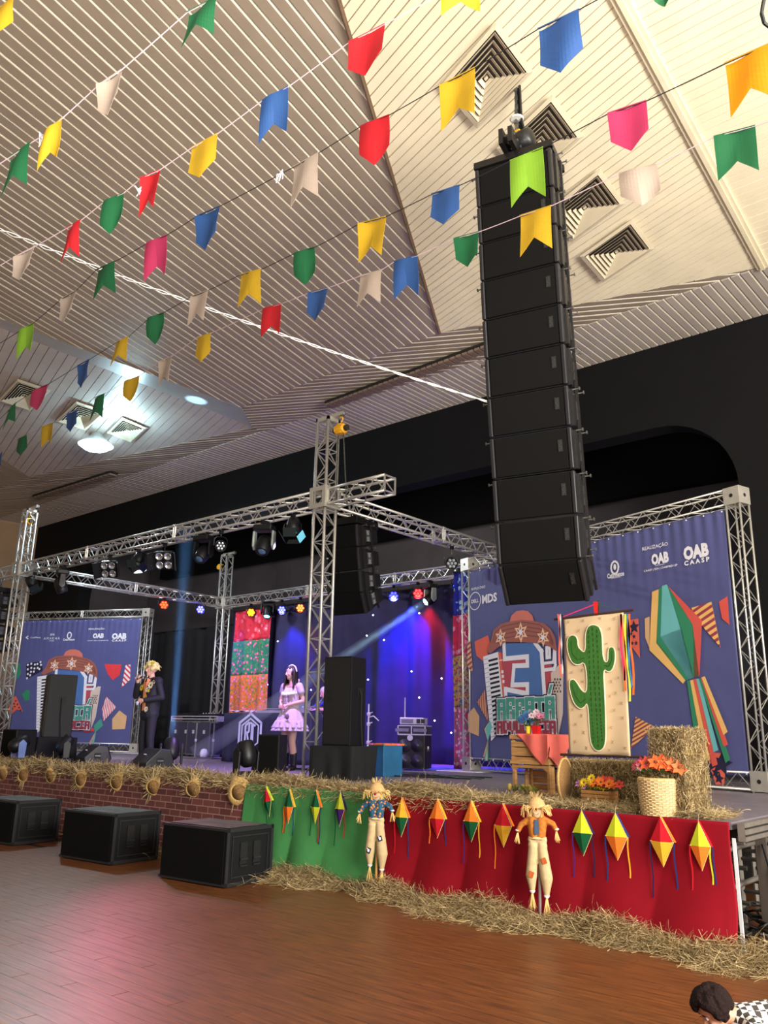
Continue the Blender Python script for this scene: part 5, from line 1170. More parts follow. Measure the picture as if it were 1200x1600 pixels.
# base plates of the frames
for q_,l in (((722,1204),'white steel base plate under the left post of the large banner'),((205,1178),'white steel base plate under the right post of the left banner')):
    p=onz(q_,HS); pp=PR.o+PR.x*(uL-.15) if q_[0]>500 else PLb.o+PLb.x*(uLr+.14)
    q=MB(); q.box((0,0,0.008),(.9,.6,.012)); o=q.go('base_plate',mat('plate_white',(214,212,220),.5)); o.location=(pp[0],pp[1]-.05,HS+.0); tag(o,l,'plate')
# ================================================================ CURTAINS
def curtain(name,label,x0,x1,y,z0,z1,m,n=60,amp=.05,f1=9,parent=None,seed=0,mats=None,zs=None,taper=0):
    t=thing(name,label,'curtain',(x0,y,z0)); W=x1-x0; Hh=z1-z0
    def mk(za,zb,mm,nm,off=0):
        def f(u,v):
            z=za+(zb-za)*(1-v); x=W*u*(1-taper*(1-z/Hh)); return (x,amp*math.sin(u*W*f1+seed)+amp*.5*math.sin(u*W*f1*2.3+seed*2)+off+.02*math.sin(z*2+u*5),z)
        o=grid(n,10,f).go(nm,mm,t,True); solid(o,.004); return o
    if mats:
        for i,(za,zb,mm,nm) in enumerate(mats): mk(za*Hh,zb*Hh,mm,nm,-.006*i)
    else: mk(0,Hh,m,'fabric')
    q=MB(); q.tube((0,0,Hh),(W,0,Hh),.02,6); q.go('hem_rod',BLACK,t)
    return t
yc=YR+.45
CURT=mat('night_curtain',(50,44,78),.8,0,.15,2,spec=.3)
xc0=float(ony((362,1000),yc)[0]); xc1=float(ony((712,1000),yc)[0])
curtain('stage_curtain','wide dark starry curtain across the rear of the stage',xc0,XM+.6,yc,HS+.01,ZU-.35,CURT,260,.06,5)
FLr=floralmat('floral_red',(206,40,62),(226,90,120),(190,24,48),5,.36); FLg=floralmat('floral_green',(40,120,98),(214,90,150),(72,140,84),9,.34); FLo=floralmat('floral_orange',(224,106,50),(220,100,170),(120,120,60),10,.34); FLb=floralmat('floral_blue',(40,50,190),(150,200,240),(60,60,150),8,.36)
fx0=float(ony((362,1060),yc-.2)[0]); fx1=float(ony((420,1060),yc-.2)[0])
curtain('floral_curtain','floral curtain in red, green and orange bands at the rear left tower',fx0,fx1,yc-.22,HS+.01,ZU-.4,None,50,.05,8,mats=((.78,1,FLr,'red_band'),(.54,.78,FLg,'green_band'),(0,.54,FLo,'orange_band')))
gx0=float(ony((702,1000),13.6)[0]); gx1=float(ony((737,1000),13.6)[0])
curtain('floral_curtain','narrow floral curtain in blue, pink and multicolour bands beside the large banner',gx0,gx1,13.75,HS+.01,4.95,None,30,.04,14,mats=((.77,1,FLb,'blue_band'),(.56,.77,floralmat('floral_pink',(214,50,110),(240,150,190),(226,60,90),7,.36),'pink_band'),(.3,.56,floralmat('floral_multi',(214,170,96),(200,70,120),(80,110,150),12,.34),'yellow_band'),(0,.3,floralmat('floral_rose',(206,80,130),(230,200,200),(120,140,120),11,.34),'lower_band')))
curtain('stage_curtain','plain black curtain at the left rear of the stage behind the flight cases',ox0+.3,XL-.9,17.0,HS+.01,5.0,mat('black_curtain',(20,18,22),.85,0,.2,3),80,.06,5)
SL=['nearest the floral curtain','high left, near the orange par','just left of the middle tower, high','high right of the middle tower','right of the tall speaker top','in the middle of the right half','right, above the bass cabinet','lowest, at the right end','highest, under the short array','high, under the red par','low, right of the tall speaker','above the silver amplifier head','beside the woman','high, right of the beam','far right, half way up']
for i,(x,y) in enumerate([(418,1070),(434,1002),(494,1015),(573,993),(575,1062),(643,1049),(679,1126),(705,1145),(583,961),(655,958),(563,1128),(655,1090),(486,1078),(600,1000),(690,1060)]):
    p=ony((x,y),yc-.13); q=MB(); q.sph((0,0,0),.016,6); o=q.go('star_light',mat('led_white',(235,240,255),.4,emit=14),None,loc=tuple(p)); tag(o,'tiny white star light on the dark curtain '+SL[i],'light','star lights on the curtain')
# ================================================================ STAGE LIGHT FIXTURES
FX=mat('fixture_black',(18,18,22),.45,.2,.2,20); LENSG=mat('lens_grey',(190,198,206),.12,.6,.1,20)
def aim(t,loc,target): 
    t.location=loc; t.rotation_euler=(Vector(target)-Vector(loc)).to_track_quat('-Z','Y').to_euler()
def clampto(t_,loc,ztop):
    pass
def yoke(name,label,cat,loc,ztop,target,group,w_=.13):
    """an Empty at the clamp; the head is a part hung in a yoke"""
    t=thing(name,label,cat,(loc[0],loc[1],loc[2]),group=group)
    q=MB(); q.tube((0,0,.17),(0,0,max(.2,ztop-loc[2])),.012,6); q.box((0,0,max(.19,ztop-loc[2]-.02)),(.05,.07,.07)); q.go('clamp',FX,t)
    d=Vector(target)-Vector(loc); rz=math.atan2(d[1],d[0])-PI/2; M_=Matrix.Rotation(rz,3,'Z')
    q=MB(); q.path([tuple(M_@Vector(p)) for p in ((-w_,0,0),(-w_,0,.12),(-w_*.6,0,.17),(w_*.6,0,.17),(w_,0,.12),(w_,0,0))],.009,5); q.go('yoke',FX,t)
    rot=d.to_track_quat('-Z','Y').to_matrix(); return t,rot
def par(label,px,pt,target,col,on,group,energy=0,size=R(40),sc=1.0,emit=12,ztop=None,ledc=None,face_=(-4,5,1.6)):
    loc=pt; t,rot=yoke('par_light',label,'stage light',loc,ztop or loc[2]+.25,face_,group,.12*sc)
    q=MB(); q.T=rot.to_4x4(); q.lathe([(.05*sc,.13*sc),(.09*sc,.10*sc),(.105*sc,0),(.105*sc,-.05*sc),(.095*sc,-.05*sc),(.09*sc,-.02*sc),(.001,-.02*sc)],n=16); q.go('can',FX,t,True)
    lm=mat('led_'+group+str(col),col,.4,emit=emit,emitc=ledc or col) if on else LENSG
    for k in range(7):
        a_=k*PI/3; c=(0,0) if k==6 else (.058*sc*math.cos(a_),.058*sc*math.sin(a_))
        q=MB(); q.T=rot.to_4x4(); q.lathe([(.001,-.04*sc),(.022*sc,-.036*sc),(.027*sc,-.025*sc)],(c[0],c[1],0),8); q.go('led',lm,t)
    if energy: 
        tt=Vector(loc)+rot@Vector((0,0,-.08)); light('beam_'+label[:12].replace(' ','_'),'SPOT',tuple(tt),energy,tuple(lin(ledc or col)[:3]),target,spot_size=size,spot_blend=.6,shadow_soft_size=.07)
    return t
def blinder(label,loc,target,ztop,group):
    t,rot=yoke('blinder_light',label,'stage light',loc,ztop,target,group,.20)
    q=MB(); q.T=rot.to_4x4(); q.box((0,0,.05),(.36,.36,.12)); bevel(q.go('housing',FX,t),.02)
    for a_ in(-1,1):
        for b_ in (-1,1):
            q=MB(); q.T=rot.to_4x4(); q.lathe([(.074,-.012),(.076,-.03),(.06,-.02),(.02,.01),(.001,.012)],(a_*.088,b_*.088,0),16); q.go('lamp_reflector',mat('reflector_silver',(214,216,222),.18,.85,.1,10),t,True)
    for a_ in (-1,1):
        q=MB(); q.T=rot.to_4x4(); q.box((a_*.24,0,-.06),(.02,.34,.18),Matrix.Rotation(R(-30*a_),3,'Y')); q.go('barn_door',FX,t)
def fresnel(label,loc,target,ztop,group,gel=None):
    t,rot=yoke('fresnel_light',label,'stage light',loc,ztop,target,group,.15)
    q=MB(); q.T=rot.to_4x4(); q.lathe([(.04,.24),(.10,.22),(.12,.10),(.12,-.04),(.105,-.04),(.10,0),(.001,0)],n=16); q.go('can',FX,t,True)
    q=MB(); q.T=rot.to_4x4(); q.lathe([(.10,-.012),(.06,-.03),(.001,-.036)],n=16); q.go('lens',mat('lens_pale_green',(150,190,170),.15,.1,.1,10),t,True)
    for k in range(4):
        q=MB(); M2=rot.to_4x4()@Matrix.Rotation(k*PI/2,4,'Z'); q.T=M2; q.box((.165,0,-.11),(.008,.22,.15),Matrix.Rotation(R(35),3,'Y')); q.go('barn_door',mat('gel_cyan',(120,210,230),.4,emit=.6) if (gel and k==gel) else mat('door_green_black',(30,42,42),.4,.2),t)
def mover(label,loc,target,ztop,group,up=False,beam=None,energy=0,face=None):
    sg=-1 if up else 1
    t=thing('moving_head',label,'stage light',tuple(loc),group=group)
    d=Vector(target)-Vector(loc); rz=math.atan2(d[1],d[0])-PI/2; Mz=Matrix.Rotation(rz,4,'Z')
    b0=.30*sg
    q=MB(); q.T=Mz; q.box((0,0,b0),(.34,.26,.10)); bevel(q.go('base',FX,t),.02)
    if not up: q=MB(); q.tube((0,0,b0),(0,0,max(b0+.06,ztop-loc[2])),.02,6); q.box((0,0,max(b0+.08,ztop-loc[2]-.02)),(.06,.16,.06)); q.go('clamp',FX,t)
    for a_ in(-1,1):
        q=MB(); q.T=Mz; q.prism([(a_*.155,-.06,b0-.05*sg),(a_*.155,.06,b0-.05*sg),(a_*.155,.075,-.02*sg),(a_*.155,.0,-.09*sg),(a_*.155,-.075,-.02*sg)],(a_*.04,0,0)); bevel(q.go('yoke_arm',FX if not face else face,t),.012)
    rot=d.to_track_quat('-Z','Y').to_matrix().to_4x4()
    q=MB(); q.T=rot; q.lathe([(.06,.19),(.11,.15),(.135,.05),(.13,-.05),(.115,-.15),(.10,-.17),(.095,-.15),(.001,-.14)],n=18); q.go('head',FX,t,True)
    q=MB(); q.T=rot; q.lathe([(.092,-.145),(.05,-.165),(.001,-.17)],n=16); q.go('lens',mat('lens_on_'+str(beam),beam,.3,emit=18) if beam else mat('lens_bluegrey',(96,130,160),.1,.3),t,True)
    if energy:
        tt=Vector(loc)+(Vector(target)-Vector(loc)).normalized()*.2
        light('mover_beam','SPOT',tuple(tt),energy,tuple(lin(beam)[:3]),target,spot_size=R(3.6),spot_blend=.3,shadow_soft_size=.05)
    return t
FG='stage lights on the front truss'; zf=ZU-TW-.02; yf=fy
P_=lambda px,z=None: ony(px,fy)
def hang(px): p=ony(px,fy); return np.array([p[0],p[1],min(p[2],zf-.28)])
fresnel('black fresnel light with open barn doors beside the left truss tower',hang((52,915)),(-17.5,11,1.5),zf,FG)
mover('dark moving head second from the left on the front truss',hang((95,915)),(-17,10.5,1),zf,FG)
blinder('four-lamp blinder with black barn doors, left of the two blinders',hang((170,890)),(-12,3,1.5),zf,FG)
fresnel('fresnel light with green-black barn doors between the two blinders',hang((215,878)),(-14,8,1.5),zf,FG)
blinder('four-lamp blinder with bare silver lamps, right of the two blinders',hang((256,876)),(-9.5,3,1.5),zf,FG)
mover('dark moving head hanging right of the silver blinder',hang((317,866)),(-11.5,6,1),zf,FG)
par('small unlit led par on the front truss',None,hang((345,845)),(-9.8,6,1.5),(150,170,220),False,FG,ztop=zf)
mover('moving head with pale yoke arms near the middle truss tower',hang((412,852)),(-9.5,7,.5),zf,FG,face=mat('yoke_pale_green',(168,178,172),.35,.3,.1,10))
fresnel('fresnel light with a glowing cyan flap beside the middle truss tower',hang((457,830)),(-9.3,8.2,1),zf,FG,gel=2)
RG='led pars on the rear truss'; yr_=YR+h
def hr(px,y=yr_): p=ony(px,y); return np.array([p[0],p[1],min(p[2],zf-.15)])
par('lit amber led par over the floral curtain',None,hr((392,957)),(-17.9,15.0,1),(255,190,20),True,RG,60,R(60),1.25,ztop=zf,ledc=(255,120,10))
mover('moving head with cyan lens over the floral curtain edge',hr((418,956)),(-16.5,14,1),zf,RG,beam=(70,190,220))
par('lit blue-white led par right of the floral curtain',None,hr((440,953)),(-16.6,15.7,1.5),(150,170,255),True,RG,900,R(80),1.25,ztop=zf,ledc=(60,60,255))
par('lit orange led par left of the middle tower on the rear truss',None,hr((469,950)),(-15.9,15.9,2),(255,150,20),True,RG,90,R(60),1.25,ztop=zf,ledc=(255,70,30))
par('lit blue led par right of the short speaker array',None,hr((615,931)),(-12.9,15.7,2.8),(120,130,255),True,RG,4200,R(110),1.3,ztop=zf,ledc=(30,30,255))
par('lit red led par left of the beam-throwing moving head',None,hr((653,927)),(-12.2,15.9,2.6),(255,120,40),True,RG,800,R(80),1.3,ztop=zf,ledc=(255,20,30))
par('lit white-blue led par over the narrow floral curtain',None,hr((716,915),14.6),(-10.6,15.4,2.5),(190,210,255),True,RG,2200,R(90),1.25,ztop=zf,ledc=(40,60,255))
def hl(px): p=onx(px,cxl); return np.array([p[0],p[1],min(p[2],zf-.15)])
SG2='led pars on the left side truss'
par('lit red led par on the left side truss',None,hl((256,945)),(-17.5,13,2),(255,70,20),True,SG2,50,R(60),1.3,ztop=zf,ledc=(255,40,10))
par('lit white-blue led par on the left side truss',None,hl((313,951)),(-18.5,16.5,2),(190,190,255),True,SG2,160,R(70),1.3,ztop=zf,ledc=(50,50,255))
p7=np.array([XM-h,float(onx((706,880),XM-h)[1]),float(onx((706,880),XM-h)[2])]); par('small dark unlit par under the right side truss',None,p7,(-9.5,11,1),(150,170,220),False,'unlit pars',sc=1.2,ztop=zf)
# beam throwing mover: crosses the stage down to the floor at the left
bm0=hr((672,936)); fl_t=onz((335,1170),HS); 
fl_t=onz((284,1195),HS)
mover('moving head throwing a pale blue beam across the stage',bm0,tuple(fl_t),zf,RG,beam=(170,220,255),energy=6000,face=mat('yoke_pale_green',(168,178,172)))
def haze(name,label,a,b,r0,r1,dens,col):
    q=MB(); a=Vector(a);b=Vector(b); q.tube(a,b,r0,20,r1)
    m=bpy.data.materials.new(name); m.use_nodes=True; nt=m.node_tree; nt.nodes.clear(); o=nt.nodes.new('ShaderNodeOutputMaterial'); v=nt.nodes.new('ShaderNodeVolumeScatter'); v.inputs['Density'].default_value=dens; v.inputs['Color'].default_value=(*col,1)
    nt.links.new(v.outputs[0],o.inputs['Volume']); ob=q.go(name,m); tag(ob,label,'haze',kind='stuff'); return ob
dirb=(Vector(tuple(fl_t))-Vector(tuple(bm0))).normalized(); e0=Vector(tuple(bm0))+dirb*.26; L_=(Vector(tuple(fl_t))-Vector(tuple(bm0))).length
haze('beam_haze','pale blue shaft of lit haze crossing the stage from the rear truss',e0,Vector(tuple(fl_t))-dirb*.3,.09,L_*math.tan(R(1.7)),.5,(.8,.9,1))
FLG='moving heads on the stage floor'
def floor_mover(px,label,target,**k): p=onz(px,HS); return mover(label,(p[0],p[1],HS+.35),target,0,FLG,up=True,**k)
m1=onz((265,1204),HS); up1=atd((297,760),depth(m1)+3.6)
floor_mover((265,1204),'moving head on the stage floor beside the right wedge monitor, beam upwards',tuple(up1),beam=(150,200,255),energy=15000)
e0=Vector((m1[0],m1[1],HS+.35)); d0=(Vector(tuple(up1))-e0).normalized(); haze('beam_haze','blue shaft of lit haze rising from the stage floor',e0+d0*.24,e0+d0*4.6,.09,.09+4.6*math.tan(R(1.7)),.07,(.45,.7,1))
floor_mover((98,1193),'grey moving head between the left riser and the left wedge monitor',(-14.5,11,5))
floor_mover((383,1217),'black moving head at the stage edge before the table with the emblem',(-10.3,8.0,5))
floor_mover((26,1193),'moving head glowing blue at the far left of the stage',(-15,13,4),beam=(80,140,230),face=mat('yoke_blue',(110,130,190),.3,.3))
# ================================================================ STAGE EQUIPMENT
CLB=mat('table_cloth_navy',(34,38,58),.85,0,.12,6)
tL=onz((345,1190),HS); tR_=tL+np.array([2.05,-.15,0]); tR_=onz((486,1196),HS)
dv=tR_-tL; dv[2]=0; Wt=min(2.4,float(np.linalg.norm(dv))); at=math.atan2(dv[1],dv[0]); Ht=1.0
Ht=zat((345,1114),tL)-HS
t=thing('dj_table','long table under a dark cloth carrying the hexagon letter emblem','table',(tL[0],tL[1],HS),at)
def ft(u,v):
    per=[(0,.75),(0,0),(Wt,0),(Wt,.75)]; L3=[.75,Wt,.75]; s=u*sum(L3); 
    if s<.75: x,y=0,.75-s
    elif s<.75+Wt: x,y=s-.75,0
    else: x,y=Wt,s-.75-Wt
    w_=.018*math.sin(s*9)+.012*math.sin(s*21+1); k=(1-v); x+= (-w_ if s<.75 else 0)*k; y+=(-abs(w_)*1.4 if .75<=s<.75+Wt else 0)*k
    return (x,y,.012+(Ht-.012)*v)
o=grid(90,8,ft).go('cloth_skirt',CLB,t,True); solid(o,.004)
q=MB(); q.box((Wt/2,.375,Ht-.005),(Wt,.75,.02)); q.go('cloth_top',CLB,t)
for x in (.08,Wt-.08):
    for y in (.1,.65): q=MB(); q.tube((x,y,0),(x,y,Ht-.02),.02,6); q.go('leg',STEEL,t)
# emblem
ec=onp((392,1147),(math.sin(at),-math.cos(at),0),tL); u0=float((ec-tL)@np.array([math.cos(at),math.sin(at),0])); z0=float(ec[2]-HS); eh=.43; ew=.30
EM=mat('emblem_silver',(214,226,238),.4,.1,.05,10)
def hexa(k): return [(u0+x*ew*k,-.035,z0+z*eh*k) for x,z in ((0,1),(1,.55),(1,-.55),(0,-1),(-1,-.55),(-1,.55))]
def band(P,w_,nm,skip=()):
    q=MB()
    for i in range(len(P)):
        if i in skip: continue
        a_,b_=np.array(P[i]),np.array(P[(i+1)%len(P)]); d=b_-a_; d/=np.linalg.norm(d); s=np.array([-d[2],0,d[0]])*w_/2; q.prism([a_-s-d*w_*.3,b_-s+d*w_*.3,b_+s+d*w_*.3,a_+s-d*w_*.3],(0,-.006,0))
    q.go(nm,EM,t)
band(hexa(1.0),.05,'outer_hexagon',(2,)); band(hexa(.76),.03,'inner_hexagon')
for nm,ps in (('letter_r',[[(-.42,-.55),(-.42,.42)],[(-.42,.42),(-.08,.58)],[(-.08,.58),(-.08,.1)],[(-.42,.05),(-.08,.1)],[(-.25,.05),(-.05,-.55)]]),('letter_t',[[(.0,.56),(.5,.4)],[(.27,.45),(.27,-.55)],[(.17,.45),(.17,-.6)]])):
    q=MB()
    for a_,b_ in ps:
        A=np.array([u0+a_[0]*ew,-.04,z0+a_[1]*eh]);B=np.array([u0+b_[0]*ew,-.04,z0+b_[1]*eh]); d=(B-A)/np.linalg.norm(B-A); s=np.array([-d[2],0,d[0]])*.022; q.prism([A-s,B-s,B+s,A+s],(0,-.005,0))
    q.go(nm,EM,t)
def tw(x,y,z): return tuple(np.array([tL[0],tL[1],HS])+np.array([math.cos(at),math.sin(at),0])*x+np.array([-math.sin(at),math.cos(at),0])*y+np.array([0,0,z]))
SILV=mat('device_silver',(186,184,200),.35,.5,.1,20)
ud=lambda px: float((onp((px,1105),(math.sin(at),-math.cos(at),0),tL)-tL)@np.array([math.cos(at),math.sin(at),0]))
ux=ud(414); t=thing('dj_controller','silver dj controller standing on the dark emblem table','controller',tw(ux,.35,Ht+.006),at)
q=MB(); q.box((0,0,.03),(.72,.36,.06)); bevel(q.go('body',SILV,t),.008)
for x in (-.24,.24): q=MB(); q.lathe([(.09,.06),(.09,.075),(.001,.076)],(x,0,0),20); q.go('jog_wheel',mat('jog_black',(28,28,34),.3,.3),t,True)
q=MB(); q.box((0,0,.064),(.14,.3,.008)); q.go('mixer_panel',mat('jog_black',(28,28,34)),t)
q=MB(); q.box((0,.1,.10),(.6,.16,.02)); q.box((-.28,.1,.08),(.02,.14,.05)); q.box((.28,.1,.08),(.02,.14,.05)); q.go('shelf',SILV,t)
ux=ud(446); t=thing('laptop','open silver laptop on the dark emblem table behind the woman','laptop',tw(ux,.5,Ht+.006),at)
q=MB(); q.box((0,.0,.01),(.36,.25,.018)); q.go('keyboard_base',SILV,t); q=MB(); q.box((0,.14,.14),(.36,.012,.25),Matrix.Rotation(R(-12),3,'X')); q.go('screen_lid',mat('laptop_lid',(150,150,190),.35,.5),t)
q=MB(); q.lathe([(.016,-.002),(.016,.002)],(0,.128,.15),12,'y'); q.go('lid_mark',WHITE,t)
t=thing('towel','crumpled pale towel lying on the left end of the dark emblem table','towel',tw(ud(368),.3,Ht+.006),at)
o=grid(24,12,lambda u,v:((u-.5)*.6,(v-.5)*.3,.02+.025*math.sin(u*13+v*5)*math.sin(v*9+u*3)+.02)).go('fabric',mat('towel_pale',(220,200,224),.9),t,True); solid(o,.01)
# flight cases with keyboard/decks left
fc=onz((290,1180),HS)+np.array([.9,-.6,0]); FCM=mat('case_violet_black',(38,34,52),.6,0,.15,10); 
Wc=88/ppm(fc)*1.1
for i in range(2):
    cpos=(fc[0]+(i-.5)*Wc*.52,fc[1]-(i-.5)*.05,HS)
    t=thing('flight_case',['left','right'][i]+' black flight case with metal corners at the rear left of the stage','case',cpos,R(8))
    w2=Wc*.5; q=MB(); q.box((0,.3,.47),(w2,.6,.82)); bevel(q.go('body',FCM,t),.01)
    q=MB()
    for x in (-w2/2,w2/2):
        for y in (0,.6): q.box((x,y,.47),(.025,.025,.84))
    for z in (.06,.88):
        q.box((0,0,z),(w2,.02,.03))
    q.go('metal_edge',STEEL,t)
    for x in (-.18,.2): q=MB(); q.box((x,-.012,.62),(.07,.012,.09)); q.go('latch',SILV,t)
    for x in (-w2/2+.06,w2/2-.06): 
        for y in (.08,.52): q=MB(); q.lathe([(.03,-.015),(.03,.015)],(x,y,.03),8,'x'); q.go('caster',RUBBER,t)
hc=float(HS+.895)
t=thing('keyboard_rack','rack deck with keyboard and small mixers on top of the rear flight cases','keyboard',(fc[0],fc[1]+.1,hc),R(8))
q=MB(); q.box((0,.2,.05),(Wc*1.05,.4,.02)); q.box((0,.2,.12),(Wc*1.05,.4,.02)); q.box((-Wc*.52,.2,.06),(.02,.4,.14)); q.box((Wc*.52,.2,.06),(.02,.4,.14)); q.go('rail_shelf',SILV,t)
q=MB(); q.box((Wc*.25,.2,.16),(Wc*.4,.3,.06)); q.go('mixer',FX,t); q=MB(); q.box((-Wc*.25,.2,.17),(Wc*.35,.25,.05),Matrix.Rotation(R(8),3,'X')); q.go('device',FX,t)
for k in range(5): q=MB(); q.lathe([(.015,0),(.015,.02)],(Wc*(.12+.06*k),.15,.19),8); q.go('knob',SILV,t)
for i,px in enumerate((293,321)):
    p=onz((px,1186),HS); t=thing('keyboard_stand',['left','right'][i]+' thin metal stand column before the rear flight cases','stand',(p[0],p[1]+.2,HS)); q=MB(); q.tube((0,0,.02),(0,0,.85),.022,8); q.box((0,0,.85),(.3,.06,.03)); q.box((0,0,.012),(.4,.35,.02)); q.go('column',STEEL,t)
    q=MB(); q.lathe([(.032,.4),(.032,.46)],(0,0,0),10); q.go('collar',SILV,t)
for i,px in enumerate(((302,1172),(318,1178))):
    p=onz((px[0],px[1]+6),HS); t=thing('small_light',['left','right'][i]+' small pale floor light before the rear flight cases','light',(p[0],p[1],HS)); q=MB(); q.lathe([(.09,0),(.1,.12),(.07,.2),(.001,.22)],n=14); q.go('head',mat('pale_plastic',(196,192,214),.4),t,True); q=MB(); q.box((0,0,.01),(.26,.22,.02)); q.go('base',FX,t)
# bass amplifier
p=onz((642,1204),HS); wa=60/ppm(p)*.92; ha=zat((610,1149),p)-HS
t=thing('bass_cabinet','large black bass speaker cabinet with four drivers at the rear right','amplifier',(p[0],p[1],HS),R(24)); 
q=MB(); q.box((0,.28,ha/2+.02),(wa*.8,.56,ha-.02)); bevel(q.go('cabinet',CABB,t),.015)
for x in (-1,1):
    for z in (.28,.72): q=MB(); q.lathe([(.12,-.012),(.11,-.004),(.03,.0),(.001,-.008)],(x*wa*.18,-.0,ha*z),16,'y'); q.go('driver',mat('driver_dark',(34,32,44),.5),t,True)
q=MB(); q.lathe([(.055,-.014),(.055,-.006)],(-.02,0,ha*.94),14,'y'); q.go('badge',SILV,t)
q=MB(); q.box((wa*.4+.004,.28,ha*.62),(.008,.16,.08)); q.go('side_handle',STEEL,t); q=MB(); q.box((wa*.4+.01,.24,ha*.66),(.008,.05,.05)); q.go('label_plate',WHITE,t)
t=thing('rack_case','open silver-edged rack case on top of the bass cabinet','case',(p[0],p[1],HS+ha+.012),R(24))
q=MB(); q.box((0,.28,.09),(wa*.8,.5,.16)); q.go('body',FCM,t)
q=MB()
for z in (.01,.17): q.box((0,.02,z),(wa*.82,.02,.02)); q.box((wa*.4,.28,z),(.02,.5,.02))
for x in (-wa*.4,0,wa*.4): q.box((x,.02,.09),(.02,.02,.17))
q.go('metal_edge',SILV,t)
for x in (-.18,.17): q=MB(); q.box((x,.0,.09),(.26,.02,.06)); q.go('rack_unit',mat('rack_grey',(110,106,130),.4,.4),t)
t=thing('amp_head','small silver amplifier head on top of the rack case','amplifier',(p[0]-.05,p[1]+.05,HS+ha+.20),R(24)); q=MB(); q.box((0,.22,.07),(wa*.7,.36,.13)); bevel(q.go('body',SILV,t),.01)
q=MB(); q.box((-.08,.03,.07),(wa*.35,.012,.07)); q.go('front_panel',mat('rack_grey',(110,106,130)),t)
for k in range(2): q=MB(); q.box((.14+.09*k,.03,.07),(.07,.012,.08)); q.go('meter',BLACK,t)
q=MB(); q.tube((-.2,.3,.13),(-.2,.3,.52),.012,6); q.go('antenna',SILV,t)
# drum hardware and floral box by the tower speaker
p=onz((574,1206),HS); t=thing('cymbal_stand','chrome cymbal stand standing behind the tall speaker riser','stand',(p[0],p[1],HS)); zz=zat((576,1100),p)-HS
q=MB(); q.tube((0,0,.15),(0,0,zz),.014,8); q.go('tube',SILV,t)
for a_ in (0,2.1,4.2): q=MB(); q.tube((0,0,.45),(.3*math.cos(a_),.3*math.sin(a_),.01),.012,6); q.go('leg',SILV,t)
for z in (.5,zz*.7,zz*.85): q=MB(); q.lathe([(.03,-.03),(.035,0),(.03,.03)],(0,0,z),10); q.tube((0,0,z),(.09,0,z+.03),.01,5); q.go('clamp',SILV,t)
q=MB(); q.path([(0,0,zz*.8),(.12,0,zz*.82),(.2,.05,zz*.75)],.01,5); q.go('boom',SILV,t)
p=onz((588,1213),HS); t=thing('cloth_box','teal box with a bright floral cloth on top beside the speaker riser','box',(p[0],p[1],HS),R(-10)); q=MB(); q.box((0,.2,.24),(.34,.4,.48)); bevel(q.go('box',mat('teal_board',(24,92,136),.6),t),.01); q=MB(); q.box((0,.2,.49),(.38,.44,.03)); q.go('floral_cover',FLo,t)
p=onz((722,1190),HS); o=grid(30,20,lambda u,v:((u-.5)*1.5,(v-.5)*.9,.02+.13*math.exp(-((u-.5)**2+(v-.5)**2)*14)+.03*math.sin(u*17)*math.sin(v*13)*math.exp(-((u-.5)**2)*6))).go('dark_sheet',mat('dark_sheet',(24,22,34),.8),None,True,(p[0]-1.6,p[1]+.4,HS)); solid(o,.01); tag(o,'crumpled dark sheet lying on the stage before the starry curtain','cloth')
q=MB()
for k in range(5):
    r=random.Random(k+60); pts_=[(-11.5+i*.45+r.uniform(-.1,.1),10.6+.25*k+.18*math.sin(i*.9+k),HS+.012) for i in range(10)]; q.path(pts_,.009,5)
for k in range(3):
    r=random.Random(k+80); pts_=[(-17.5+i*.3,8.1+.12*k+.1*math.sin(i*1.3+k),HS+.05) for i in range(18)]; q.path(pts_,.009,5)
tag(q.go('stage_cables',RUBBER),'black cables lying loose across the stage floor','cables',kind='stuff')
# ================================================================ PEOPLE
SKIN=mat('skin_light',(226,176,150),.55,0,.05,6); SKINP=mat('skin_pinklit',(214,150,170),.55,0,.05,6)
def hand(segs,wr,pd,side,curl=.5,s=1.0,thumb=1):
    """palm and five bent fingers; wr wrist, pd pointing direction, side = palm's lateral axis"""
    wr=Vector(wr); d=Vector(pd).normalized(); sd=Vector(side); sd=(sd-d*sd.dot(d)).normalized(); n=d.cross(sd)
    for k in (-1.5,-.5,.5,1.5): segs.append((wr+sd*k*.010*s,wr+d*.085*s+sd*k*.0195*s,.017*s,.012*s))
    for i,(k,L) in enumerate(((-1.5,.062),(-.5,.075),(.5,.072),(1.5,.056))):
        p=wr+d*.085*s+sd*k*.0205*s; dd=d.copy()
        for j,f in enumerate((.42,.33,.25)):
            ang=curl*(.5+.5*j); d2=(d*math.cos(ang*(j+1)*.7)+n*math.sin(ang*(j+1)*.7)).normalized(); q_=p+d2*L*f*s; segs.append((p,q_,.0092*s-.0007*j,.0086*s-.0007*j)); p=q_
    p=wr+d*.025*s-sd*.028*s*thumb; d2=(d*.6-sd*thumb*.8+n*.3).normalized(); q_=p+d2*.04*s; segs.append((p,q_,.013*s,.011*s)); segs.append((q_,q_+(d2+n*curl+d*.4).normalized()*.035*s,.011*s,.0095*s))
